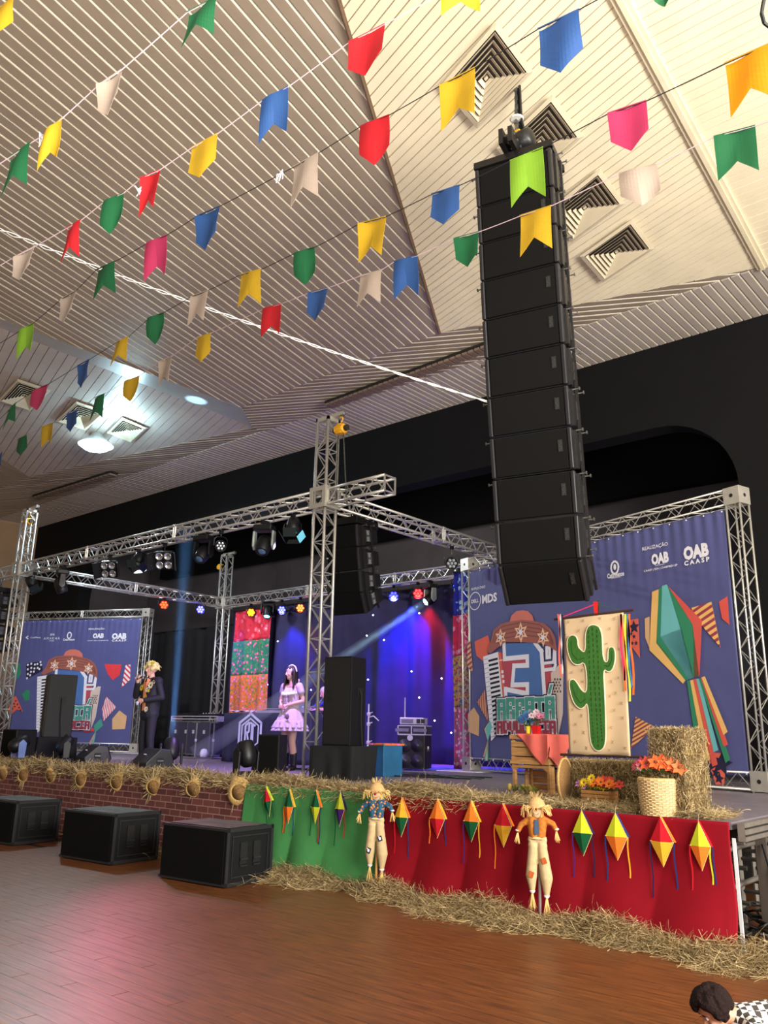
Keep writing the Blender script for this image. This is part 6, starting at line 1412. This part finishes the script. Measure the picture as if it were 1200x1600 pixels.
def headsegs(c,f,s=1.0,chin=0.0):
    """head centred at c looking along f (unit vector)"""
    c=Vector(c); f=Vector(f).normalized(); up=Vector((0,0,1)); up=(up-f*up.dot(f)).normalized(); l=up.cross(f)
    S=[(c+up*.03*s,c+up*.03*s,.088*s,.088*s),(c+up*.035*s-f*.035*s,c+up*.035*s-f*.03*s,.084*s,.084*s),(c-up*.02*s+f*.02*s,c-up*.06*s+f*.035*s,.070*s,.050*s),(c-up*.085*s+f*.05*s,c-up*.088*s+f*.055*s,.030*s,.026*s)]
    S+=[(c+f*.085*s+up*.02*s,c+f*.105*s-up*.022*s,.010*s,.015*s),(c+f*.082*s-up*.05*s+l*.014*s,c+f*.082*s-up*.05*s-l*.014*s,.011*s,.011*s)]
    for k in (-1,1): S+=[(c+l*.082*s*k+up*.0*s,c+l*.086*s*k-up*.03*s-f*.005*s,.014*s,.010*s),(c+l*.038*s*k+f*.07*s-up*.012*s,c+l*.04*s*k+f*.066*s-up*.02*s,.018*s,.018*s)]
    return S,(c,f,up,l)
def face(par,fr,s=1.0,lip=(150,60,60)):
    c,f,up,l=fr
    for k in (-1,1):
        e=c+f*.077*s+up*.018*s+l*.030*s*k; q=MB(); q.sph(tuple(e),.0105*s,8); eo=q.go('eye',WHITE,par,True); q=MB(); q.sph(tuple(e+f*.0072*s),.0058*s,6); q.go('pupil',mat('iris_brown',(50,32,24),.3),eo,True)
        q=MB(); a_=e+up*.022*s+l*.016*s*k+f*.004*s; b_=e+up*.024*s-l*.014*s*k+f*.008*s; q.tube(a_,b_,.0035*s,5); q.go('eyebrow',mat('brow_dark',(60,40,28),.8),par)
    q=MB(); q.path([tuple(c+f*.088*s-up*.052*s+l*.022*s),tuple(c+f*.096*s-up*.050*s),tuple(c+f*.088*s-up*.052*s-l*.022*s)],.0052*s,6); q.go('mouth',mat('lips%d'%lip[1],lip,.5),par)
def legs_segs(hipz,spread,H,foot=(0,-.16),r=1.0):
    S=[]
    for k in (-1,1):
        h_=Vector((k*.09,0,hipz)); kn=Vector((k*(.09+spread*.5),-.02,hipz*.53)); an=Vector((k*(.09+spread),.02,.08)); to=an+Vector((foot[0]*k+.02*k,foot[1],-.045))
        S+=[(h_,kn,.085*r,.058*r),(kn,an,.056*r,.036*r),(an-Vector((0,-.02,.03)),to,.036,.026)]
    return S
def torso_segs(hipz,shz,r=1.0,sw=.17,lean=(0,0)):
    lx,ly=lean
    return [(Vector((-.06,0,hipz)),Vector((.06,0,hipz)),.10*r,.10*r),(Vector((-.05,0,hipz+.05)),Vector((-.07+lx*.6,ly*.6,shz-.18)),.10*r,.105*r),(Vector((.05,0,hipz+.05)),Vector((.07+lx*.6,ly*.6,shz-.18)),.10*r,.105*r),(Vector((-.07+lx*.6,ly*.6,shz-.18)),Vector((-sw*.75+lx,ly,shz-.03)),.105*r,.065*r),(Vector((.07+lx*.6,ly*.6,shz-.18)),Vector((sw*.75+lx,ly,shz-.03)),.105*r,.065*r),(Vector((-sw+lx,ly,shz)),Vector((sw+lx,ly,shz)),.055*r,.055*r)]
def petals(par,c,nrm,rad,m,n=8):
    q=MB(); flower(q,c,rad,nrm,n,2); solid(q.go('flower_badge',m,par),.002); q=MB(); q.sph(c,rad*.28,6); q.go('badge_centre',mat('badge_brown',(90,60,30),.8),par)
# ---- singer
p=onz((226,1197),HS); t=thing('person','person in black jacket with flower badges and curly blond wig singing into a microphone','person',(p[0],p[1],HS),R(0)); SCm=1.04; t.scale=(SCm,)*3
hs_,fr=headsegs((0,-.045,1.68),(0,-1,.04))
aR=[((-.19,0,1.47),(-.27,-.14,1.22),.052,.043),((-.27,-.14,1.22),(-.085,-.25,1.46),.041,.030)]
aL=[((.19,0,1.47),(.28,.04,1.19),.052,.043),((.28,.04,1.19),(.09,-.22,1.13),.041,.030)]
S=hs_+[(Vector((0,0,1.46)),Vector((0,-.03,1.62)),.058,.052)]+torso_segs(.94,1.47,1.12)+legs_segs(.92,.05,1.8)+[tuple([Vector(a[0]),Vector(a[1]),a[2],a[3]]) for a in aR+aL]
hand(S,(-.085,-.25,1.46),(.6,.05,.8),(0,1,.1),1.1); hand(S,(.09,-.22,1.13),(-.9,-.35,.0),(0,.2,1),.9)
fuse('body',S,SKIN,t,.0085,3); face(t,fr)
JK=mat('jacket_black',(26,28,34),.75,0,.15,30)
J=[(Vector(a),Vector(b_),r1+.03,r2+.03) for a,b_,r1,r2 in torso_segs(.90,1.47,1.12,.19)]+[(Vector(a[0]),Vector(a[1])+(Vector(a[0])-Vector(a[1]))*(.0 if i%2==0 else .12),a[2]+.02,a[3]+.018) for i,a in enumerate(aR+aL)]
fuse('jacket',J,JK,t,.011,4)
fuse('trousers',[(a,b_,r1+.016,r2+.018) for a,b_,r1,r2 in [s_ for i,s_ in enumerate(legs_segs(.90,.05,1.8)) if i%3!=2]],mat('trousers_black',(24,24,32),.8,0,.1,20),t,.012,4)
for k in (-1,1): fuse('shoe',[(Vector((k*.14,.03,.045)),Vector((k*.17,-.15,.035)),.046,.036)],BLACK,t,.01)
q=MB(); q.prism([(-.035,-.135,1.46),(.035,-.135,1.46),(.06,-.138,.98),(-.02,-.138,.95)],(0,-.012,0)); q.go('shirt_front',mat('shirt_peach',(236,150,104),.8),t)
for sx in (-1,1): q=MB(); q.prism([(sx*.03,-.118,1.53),(sx*.085,-.09,1.50),(sx*.05,-.145,1.38)],(0,-.012,0)); q.go('collar',mat('shirt_peach',(236,150,104)),t)
YB_=mat('badge_yellow',(244,216,40),.7); WB_=mat('badge_cream',(232,226,190),.7); OB_=mat('badge_orange',(244,170,60),.7)
for c,m_,ra in (((-.09,-.14,1.36),YB_,.065),((.15,-.12,1.40),WB_,.075),((.09,-.15,1.32),WB_,.05),((.14,-.15,1.30),YB_,.032),((.07,-.155,1.20),OB_,.045),((.12,-.15,.98),WB_,.055),((.18,-.08,1.46),WB_,.04)): petals(t,c,(c[0],-1,.1),ra,m_)
q=MB(); q.path([(-.02,-.22,1.545),(-.06,-.30,1.50)],.017,8); q.go('microphone_body',mat('mic_dark',(50,50,56),.3,.6),t); q=MB(); q.sph((-.012,-.19,1.575),.03,10); q.go('microphone_head',mat('mic_silver',(190,190,196),.3,.7,.1,200),t,True)
r=random.Random(5); W=[]
for k in range(90):
    a_=r.uniform(0,6.28); e=r.uniform(-.25,1.4); x=math.cos(a_)*math.cos(e);y=math.sin(a_)*math.cos(e);z=math.sin(e)
    if y<-.55 and z<.45: continue
    cc_=Vector((x*.105,-.03+y*.115,1.715+z*.10)); W.append((cc_,cc_,r.uniform(.026,.042),.02))
wg=fuse('wig',W,mat('wig_blond',(236,216,140),.8,0,.3,30,bump=.3),t,.009,1)
q=MB()
for k in range(60):
    a_=r.uniform(0,6.28); e=r.uniform(-.2,1.4); c=Vector((math.cos(a_)*math.cos(e)*.11,-.03+math.sin(a_)*math.cos(e)*.12,1.715+math.sin(e)*.11))
    if c[1]<-.1 and c[2]<1.75: continue
    d=Vector((r.uniform(-1,1),r.uniform(-1,1),r.uniform(-.6,.8))).normalized()*.04; q.path([tuple(c),tuple(c+d),tuple(c+d*1.4+Vector((0,0,-.02)))],.006,4)
tag(q.go('wig_curls',mat('wig_blond',(236,216,140)),t),kind='stuff')
for k in range(5): petals(t,(-.06+.045*k,-.11+.015*abs(k-2),1.80+.008*(k%2)),(-.2+.1*k,-.6,.9),.038,YB_,6)
q=MB(); q.lathe([(.001,-.03),(.02,-.02),(.028,.02),(.02,.04)],(.06,-.31,1.07),10); q.go('glass',mat('glass_pale',(200,210,230),.1,.2),t,True)
# ---- woman
p=onz((450,1204),HS); hw=(zat((457,1041),p)-HS); t=thing('person','woman in pale ruffled dress and black boots standing left of the middle tower','person',(p[0],p[1],HS),R(6)); s_w=hw/1.70; t.scale=(s_w,)*3
hs_,fr=headsegs((0,-.03,1.58),(-.38,-.92,-.04),.95)
aL=[((.165,0,1.37),(.235,.04,1.12),.043,.036),((.235,.04,1.12),(.02,-.20,1.03),.034,.025)]; aR=[((-.165,0,1.37),(-.225,.0,1.12),.043,.036),((-.225,.0,1.12),(-.04,-.20,1.01),.034,.025)]
LG=[];
for k in (-1,1): LG+=[(Vector((k*.085,0,.84)),Vector((k*.085,-.03,.46)),.085,.056),(Vector((k*.085,-.03,.46)),Vector((k*.085,.01,.30)),.054,.056),(Vector((k*.085,.01,.30)),Vector((k*.085,.02,.09)),.056,.033),(Vector((k*.085,.03,.05)),Vector((k*.095,-.12,.035)),.034,.026)]
S=hs_+[(Vector((0,0,1.36)),Vector((0,-.02,1.52)),.046,.044)]+torso_segs(.88,1.36,.88,.145)+LG+[tuple([Vector(a[0]),Vector(a[1]),a[2],a[3]]) for a in aR+aL]
hand(S,(.02,-.20,1.03),(-.95,-.2,-.1),(0,.1,1),.7,.9); hand(S,(-.04,-.20,1.01),(.95,-.1,-.1),(0,.1,1),.6,.9,-1)
fuse('body',S,mat('skin_fair',(214,172,152),.55,0,.04,6),t,.0082,3); face(t,fr,.95,(110,20,40))
DR=mat('dress_pale',(194,178,192),.8,0,.06,12)
fuse('bodice',[(Vector((-.05,0,1.02)),Vector((-.06,-.01,1.22)),.105,.105),(Vector((.05,0,1.02)),Vector((.06,-.01,1.22)),.105,.105),(Vector((-.055,-.05,1.22)),Vector((-.055,-.055,1.23)),.082,.08),(Vector((.055,-.05,1.22)),Vector((.055,-.055,1.23)),.082,.08),(Vector((-.10,.0,1.28)),Vector((.10,.0,1.28)),.075,.075)]+[(Vector((k*.165,0,1.36)),Vector((k*.20,.01,1.27)),.066,.062) for k in (-1,1)],DR,t,.01,3)
def skirt(z1,z0,r1,r0,amp,nf,ph):
    return grid(96,8,lambda u,v:((r1+(r0-r1)*v**.9+amp*v*math.sin(u*2*PI*nf+ph))*math.cos(2*PI*u)*1.0,(r1+(r0-r1)*v**.9+amp*v*math.sin(u*2*PI*nf+ph))*math.sin(2*PI*u)*.9,z1+(z0-z1)*v))
for a_,nm in (((1.06,.74,.115,.27,.012,11,0),'skirt'),((.80,.68,.255,.31,.022,17,1),'ruffle'),((.73,.63,.27,.32,.02,21,2),'lower_ruffle')):
    solid(skirt(*a_).go(nm,DR,t,True),.004)
solid(grid(60,2,lambda u,v:((.135+.02*v+.012*math.sin(u*60))*math.cos(PI+PI*u),(.12+.02*v+.012*math.sin(u*60))*math.sin(PI+PI*u)-.035,1.285-.05*v+.03*math.sin(PI*u)*-1)).go('neck_ruffle',WHITE,t,True),.004)
q=MB(); q.lathe([(.128,1.05),(.13,1.08),(.128,1.10)],n=24); q.go('waist_sash',mat('sash_lilac',(206,170,220),.7),t,True)
HB=mat('hair_dark',(30,22,24),.45,0,.2,60)
H_=[]; r=random.Random(9)
for k in range(70):
    a_=r.uniform(-.2,PI+.2); z=1.70-.0*k; x=math.cos(a_)*.088; y=-.02+math.sin(a_)*.09; H_.append((Vector((x*.4,y*.4,1.69)),Vector((x,y,1.60)),.024,.024)); H_.append((Vector((x,y,1.60)),Vector((x*1.35,y*.9+.0,1.38-r.uniform(0,.06))),.023,.012))
for k in (-1,1): 
    for j in range(3): H_.append((Vector((k*.085,-.03-j*.012,1.62)),Vector((k*.105,-.075-j*.01,1.36-j*.02)),.024,.012))
c,f,up,l=fr
for k in range(170):
    v=Vector((r.gauss(0,1),r.gauss(0,1),r.gauss(0,1))).normalized()
    if v.dot(f)>.30 and v.dot(up)<.70: continue
    if v.dot(up)<-.5: continue
    cc_=c+up*.026+v*.086; H_.append((cc_,cc_-up*.012,.019,.017))
fuse('hair',H_,HB,t,.009,2)
q=MB(); q.path([tuple((.106*math.cos(a_),-.02,1.60+.118*math.sin(a_))) for a_ in np.linspace(0,PI,14)],.012,6); q.go('hair_band',WHITE,t,True)
for k in (-1,1): fuse('boot',[(Vector((k*.085,.02,.25)),Vector((k*.085,.03,.08)),.064,.048),(Vector((k*.085,.04,.05)),Vector((k*.095,-.13,.04)),.048,.04)],mat('boot_black',(28,24,34),.4),t,.01)
q=MB(); q.sph((.13,-.235,.86),.045,8,(1,.3,1)); q.go('apron_print',mat('print_grey',(120,104,124),.8),t,True)
for k in (-1,1): q=MB(); q.sph((k*.03-.0,.09,1.46),.05,8,(1.2,.6,.9)); q.go('back_bow',mat('bow_pink',(236,190,220),.8),t,True)
# ---- dj behind the table
p=np.array(tw(ud(478),1.05,0)); p[2]=HS; t=thing('person','person in blue top leaning over the decks behind the woman, face hidden','person',tuple(p),at+R(-25))
hs_,fr=headsegs((-.02,-.25,1.50),(-.25,-.8,-.5))
aR=[((-.19,-.13,1.36),(-.30,-.35,1.16),.05,.042),((-.30,-.35,1.16),(-.42,-.60,1.14),.04,.03)]; aL=[((.19,-.13,1.36),(.30,-.30,1.14),.05,.042),((.30,-.30,1.14),(.16,-.55,1.14),.04,.03)]
S=hs_+[(Vector((0,-.13,1.36)),Vector((-.01,-.22,1.46)),.055,.05)]+torso_segs(.94,1.36,1,.17,(0,-.13))+legs_segs(.92,.05,1.8)+[tuple([Vector(a[0]),Vector(a[1]),a[2],a[3]]) for a in aR+aL]
hand(S,(-.42,-.60,1.14),(-.3,-.9,-.3),(1,-.2,0),.5); hand(S,(.16,-.55,1.14),(-.4,-.9,-.3),(1,-.3,0),.5)
fuse('body',S,SKINP,t,.0095,3); face(t,fr)
fuse('shirt',[(a,b_,r1+.018,r2+.018) for a,b_,r1,r2 in torso_segs(.93,1.36,1,.17,(0,-.13))]+[(Vector(a[0]),Vector(a[1]),a[2]+.02,a[3]+.02) for a in (aR[0],aL[0])],mat('shirt_blue',(70,70,190),.8),t,.012,4)
fuse('trousers',[(a,b_,r1+.016,r2+.018) for a,b_,r1,r2 in [s_ for i,s_ in enumerate(legs_segs(.90,.05,1.8)) if i%3!=2]],mat('trousers_black',(24,24,32)),t,.013,4)
for k in (-1,1): fuse('shoe',[(Vector((k*.14,.03,.045)),Vector((k*.17,-.15,.035)),.046,.036)],BLACK,t,.012)
q=MB(); q.sph((-.01,-.235,1.56),.105,12,(1,1.05,.85)); q.go('cap',mat('cap_pale_pink',(228,200,230),.8),t,True)
# ---- child on the floor, lower right corner
hc_=atd((1117,1577),4.2); fwd=np.array([-.759,-.651,0]); lat=np.array([.651,-.759,0])   # looks to image left; lat points to the camera
rzc=math.atan2(-.759,.651); t=thing('person','dark-haired child in checked shirt crawling on the floor in the lower right corner','person',(hc_[0],hc_[1],0),rzc)
# local: -Y forward
zc0=hc_[2]
hs_,fr=headsegs((0,0,zc0),(.10,-.72,-.68),.86)
S=hs_+[(Vector((0,.10,zc0-.03)),Vector((0,.03,zc0-.02)),.045,.045),(Vector((-.11,.15,zc0-.06)),Vector((.11,.15,zc0-.06)),.045,.045),(Vector((0,.16,zc0-.07)),Vector((0,.48,zc0-.04)),.085,.085)]
for k in (-1,1):
    S+=[(Vector((k*.12,.15,zc0-.06)),Vector((k*.15,.12,.12)),.034,.028),(Vector((k*.15,.12,.12)),Vector((k*.15,.0,.035)),.027,.02),(Vector((k*.07,.50,zc0-.06)),Vector((k*.10,.36,.06)),.06,.045),(Vector((k*.10,.36,.06)),Vector((k*.10,.66,.05)),.042,.028),(Vector((k*.10,.66,.045)),Vector((k*.10,.74,.03)),.028,.02)]
    hand(S,(k*.15,.0,.03),(0,-1,-.02),(1,0,0),.15,.62,k)
fuse('body',S,mat('skin_child',(206,150,122),.55,0,.04,6),t,.008,3); face(t,fr,.86)
CHK=bpy.data.materials.new('checked_cotton'); CHK.use_nodes=True; nt=CHK.node_tree; N=nt.nodes; L=nt.links; tc=N.new('ShaderNodeTexCoord'); ck=N.new('ShaderNodeTexChecker'); ck.inputs['Scale'].default_value=34; ck.inputs['Color1'].default_value=lin((236,232,226)); ck.inputs['Color2'].default_value=lin((60,54,52)); L.new(tc.outputs['Object'],ck.inputs[0]); L.new(ck.outputs[0],N['Principled BSDF'].inputs[0]); N['Principled BSDF'].inputs['Roughness'].default_value=.9
fuse('shirt',[(Vector((-.115,.155,zc0-.06)),Vector((.115,.155,zc0-.06)),.062,.062),(Vector((0,.16,zc0-.07)),Vector((0,.44,zc0-.04)),.102,.105)]+[(Vector((k*.12,.15,zc0-.06)),Vector((k*.148,.125,.13)),.052,.044) for k in (-1,1)],CHK,t,.01,3)
fuse('trousers',[(Vector((-.03,.48,zc0-.05)),Vector((.03,.48,zc0-.05)),.10,.10)]+sum([[(Vector((k*.07,.50,zc0-.06)),Vector((k*.10,.36,.066)),.075,.058),(Vector((k*.10,.36,.066)),Vector((k*.10,.62,.055)),.056,.045)] for k in (-1,1)],[]),mat('child_trousers',(50,60,84),.85),t,.011,3)
c,f,up,l=fr; r=random.Random(2); W=[]
for k in range(320):
    v=Vector((r.gauss(0,1),r.gauss(0,1),r.gauss(0,1))).normalized(); 
    if v.dot(f)>.42 and v.dot(up)<.62: continue
    if v.dot(up)<-.45: continue
    cc_=c+up*.028+(l*v.dot(l)*.080+f*v.dot(f)*.092+up*v.dot(up)*.085); W.append((cc_,cc_+v*.004-up*.014,.021,.016))
fuse('hair',W,mat('hair_child',(30,18,16),.85,0,.3,70,bump=.6,spec=.15),t,.0075,2)
# ================================================================ BUNTING
def plastic(k,c): return mat('flag_'+k,c,.5,0,.05,9,trans=.3,spec=.25)
FLC=dict(r=(196,40,48),y=(206,168,44),g=(40,108,68),b=(56,92,152),w=(190,172,158),p=(196,62,104),o=(214,146,20),l=(134,176,54))
CN=dict(r='red',y='yellow',g='green',b='blue',w='white',p='pink',o='orange',l='lime')
STR=mat('string_dark',(24,22,26),.7); STRW=mat('string_pink_white',(206,180,190),.7)
def dep(x,x0,d0,x1,d1): a_=(x-x0)/(x1-x0); return 1/((1-a_)/d0+a_/d1)
_seen={}
def flag(cL,cR,kind,col,Lf,label,group,seed):
    A=np.array(cL);B=np.array(cR); t=(A+B)/2; u=(B-A); W=np.linalg.norm(u); r=random.Random(seed); sw=r.uniform(-.02,.02); cu=r.uniform(.005,.018); nrm=np.array([u[1],-u[0],0]); nrm/=np.linalg.norm(nrm)+1e-9
    def f(a_,v):
        if kind=='s': bot=Lf*(1-.34*(1-abs(2*a_-1)))
        else: bot=Lf*(.66+.34*(1-abs(2*a_-1)))
        p=A+u*a_-t; z=-v*bot; s=math.sin(v*2.6+a_*3+seed)*cu+sw*v+math.sin(a_*6+seed)*.006
        return (p[0]+nrm[0]*s,p[1]+nrm[1]*s,p[2]+z)
    q=grid(12,8,f); o=q.go('bunting_flag',plastic(col,FLC[col]),None,False,tuple(t)); solid(o,.0012); tag(o,label,'flag',group)
    q=MB(); q.tube((A-t)+np.array([0,0,.004]),(B-t)+np.array([0,0,.004]),.005,5); q.go('folded_hem',plastic(col,FLC[col]),o)
def string(no,pts,depths,flags,m,ext,place):
    """pts: list of px along the string; flags: (xL,yL,xR,yR,len_px,kind,colour,label)"""
    dfn=lambda x: dep(x,*depths)
    P3=[]
    for (xl,yl,xr,yr,ln,kind,col,lab) in flags:
        a_=atd((xl,yl),dfn(xl)); b_=atd((xr,yr),dfn(xr)); d=dfn((xl+xr)/2); mid=(a_+b_)/2
        # keep the flag itself upright: px length -> metres
        Lm=ln/ppm(mid)/math.cos(R(15))*.98/ (1.0); v=ray(((xl+xr)/2,(yl+yr)/2)); Lm=abs(zat(((xl+xr)/2,(yl+yr)/2+ln),mid[:2])-mid[2])
        flag(a_,b_,kind,col,Lm,lab,'bunting flags '+place,len(P3)+no*17); P3+=[a_,b_]
    P3=[atd(ext[0],dfn(ext[0][0]))]+P3+[atd(ext[1],dfn(ext[1][0]))]
    q=MB(); out=[P3[0]]
    for a_,b_ in zip(P3[:-1],P3[1:]):
        L=np.linalg.norm(b_-a_); sg=.012*L
        for k in range(1,5): s=k/4; pp=a_*(1-s)+b_*s; pp=pp-np.array([0,0,4*sg*s*(1-s)*.4]); out.append(pp)
    q.path([tuple(x) for x in out],.003,4); o=q.go('bunting_string',m); tag(o,['top edge','steepest','second','third long','fourth long','lowest long'][no]+' string of the bunting '+place,'string')
string(0,None,(0,5.2,1200,4.2),[(690,-30,749,-42,60,'s','y','yellow swallow-tailed flag cut by the top edge above the highest vent'),(1020,-22,1050,-30,40,'p','g','green flag tip cut by the top edge right of centre')],STR,((560,-10),(1240,-60)),'along the top edge')
string(1,None,(30,4.7,330,4.3),[(10,250,48,223,70,'s','g','dark green swallow-tailed flag at the left end of the steepest string'),(70,212,96,186,64,'s','y','yellow swallow-tailed flag next to the leftmost dark green one'),(152,134,189,110,58,'p','w','white pointed flag high at the left beside the steepest string'),(292,20,340,-6,64,'s','g','green swallow-tailed flag cut by the top edge left of centre'),(-26,26,24,-4,62,'p','y','yellow flag cut by the upper left corner')] and [(-26,30,24,-4,56,'p','y','yellow flag cut by the upper left corner')],STR,((-60,58),(60,-30)),'at the upper left corner')
string(1,None,(30,4.7,330,4.3),[(12,248,49,223,66,'s','g','dark green swallow-tailed flag low at the left end of the steepest string'),(70,210,96,186,62,'s','y','yellow swallow-tailed flag next to the leftmost dark green one'),(153,134,189,110,56,'p','w','white pointed flag high at the left on the steepest string'),(292,20,341,-6,62,'s','g','green swallow-tailed flag cut by the top edge left of centre')],STRW,((-10,262),(365,-22)),'high at the left')
string(2,None,(108,6.0,573,5.1),[(22,402,53,386,46,'p','w','narrow white flag at the left end of the second string'),(102,358,127,344,56,'s','r','red swallow-tailed flag between a white and a green one at the left'),(162,316,193,302,58,'p','g','green pointed flag left of the red one with the white knot'),(221,278,249,266,62,'s','r','red swallow-tailed flag beside the white knot on the second string'),(298,232,340,209,60,'p','y','yellow pointed flag on the second string, left of the royal blue one'),(409,158,450,136,68,'s','b','royal blue swallow-tailed flag in the upper middle'),(546,66,601,38,68,'p','r','large red pointed flag at the top over the ceiling crease')],STRW,((-30,432),(690,-10)),'on the second string')
string(3,None,(40,8.0,873,4.6),[(31,517,52,505,45,'s','l','lime swallow-tailed flag at the left end of the black string'),(95,468,119,454,46,'p','w','pale folded flag right of the lime one on the black string'),(150,422,181,408,48,'s','g','teal green flag on the black string left of the pink one'),(229,381,260,368,60,'s','p','pink swallow-tailed flag in the left half'),(306,339,342,323,60,'p','b','medium blue pointed flag right of the pink one'),(457,262,498,239,66,'s','w','white swallow-tailed flag between blue and red in the upper middle'),(563,198,608,180,68,'p','r','red pointed flag below the large red one'),(688,134,742,106,72,'s','y','yellow swallow-tailed flag in front of the highest vent'),(840,46,905,15,84,'p','b','big blue pointed flag near the top right of the highest vent')],STR,((-20,548),(965,-18)),'on the black string')
string(4,None,(63,9.7,1168,4.1),[(11,644,26,629,30,'s','g','small green flag at the left end below the lime one'),(52,611,74,601,36,'p','p','magenta pointed flag before the leftmost vent'),(121,572,139,562,40,'p','b','blue flag between the leftmost vents'),(179,537,201,526,38,'s','y','yellow flag above the pale ceiling beam'),(232,498,255,489,44,'p','g','green pointed flag left of the small white one at mid height'),(298,464,325,454,48,'s','w','white flag left of the yellow swallow-tail at mid height'),(374,430,408,421,52,'s','y','yellow swallow-tailed flag left of the green pointed one in the middle'),(460,396,491,387,52,'p','g','green pointed flag right of the middle yellow swallow-tail'),(561,350,602,339,62,'s','y','bright yellow swallow-tailed flag near the ceiling crease'),(674,304,718,290,56,'p','b','blue pointed flag just left of the tall line array'),(797,252,848,231,74,'s','l','lime swallow-tailed flag hanging before the top of the tall line array'),(950,178,1010,158,66,'p','p','rose pink pointed flag right of the array motor'),(1132,100,1205,68,88,'s','o','amber swallow-tailed flag cut by the right edge')],STR,((-20,672),(1262,42)),'on the fourth string')
string(5,None,(34,12.3,1148,4.8),[(-8,716,4,706,22,'s','b','blue flag tip cut by the left edge'),(27,687,42,680,28,'p','g','small green pointed flag low at the left edge'),(67,667,82,661,34,'s','y','small yellow flag left of the ceiling lamp'),(104,647,121,640,32,'p','b','bright blue pointed flag touching the lamp glow'),(147,622,164,615,38,'s','g','green swallow-tailed flag just above the ceiling lamp'),(196,596,217,588,36,'p','y','yellow flag right of the ceiling lamp on the beam'),(248,565,268,557,40,'s','w','small white flag in front of the glowing beam glint'),(307,528,329,521,42,'p','y','yellow pointed flag left of the low red swallow-tail'),(411,483,439,475,46,'s','r','red swallow-tailed flag in the middle of the ceiling'),(482,458,512,450,48,'p','b','blue pointed flag right of the middle red swallow-tail'),(561,432,596,422,50,'s','w','beige swallow-tailed flag near the middle of the lowest string'),(616,409,652,400,60,'s','b','royal blue swallow-tailed flag beside the ceiling crease'),(710,373,747,363,48,'p','g','green pointed flag at the left side of the tall line array'),(812,338,861,322,66,'s','y','yellow swallow-tailed flag before the second array cabinet'),(967,272,1026,257,54,'p','w','beige pointed flag right of the tall line array'),(1116,214,1180,197,74,'s','g','large green swallow-tailed flag near the right edge')],STRW,((-40,730),(1262,168)),'on the lowest string')
# knots
for q_,d in (((65,215),4.7),((216,296),5.7),((437,272),5.2)):
    p=atd(q_,d); q=MB(); r=random.Random(int(q_[0])); 
    for k in range(5): q.path([(0,0,0),(r.uniform(-.03,.03),r.uniform(-.03,.03),r.uniform(-.02,.03)),(r.uniform(-.03,.03),0,-.05)],.003,4)
    o=q.go('string_knot',WHITE,None,loc=tuple(p)); tag(o,{65:'small white knot beside the upper left yellow flag',216:'white knot at the red flag of the second string',437:'white knot on the black string left of the white flag'}[q_[0]],'knot')
# twisted white rope from the left to the array
a_=atd((-30,347),9.4); b_=ARR[6]+np.array([-.02,.1,.0])
q=MB(); n=160
for ph in (0,PI):
    L=[]
    for k in range(n+1):
        s=k/n; p=a_*(1-s)+b_*s-np.array([0,0,.30*s*(1-s)]); an=s*95+ph; L.append(tuple(p+np.array([0,math.sin(an)*.02,math.cos(an)*.02])*(1-.6*s)))
    q.path(L,.0065,4)
tag(q.go('white_rope',mat('rope_white',(236,234,230),.7)),'loose twisted white rope from the left to the tall line array','rope')
# cable and bracket in the upper right corner
q=MB(); p0=atd((1190,-10),5.0); cs_=[atd(x,5.0) for x in ((1196,-10),(1192,8),(1190,22),(1194,36),(1202,42),(1212,36))]
q.path([tuple(x) for x in cs_],.012,6); tag(q.go('ceiling_cable',RUBBER),'black cable loop hanging at the upper right corner','cable')
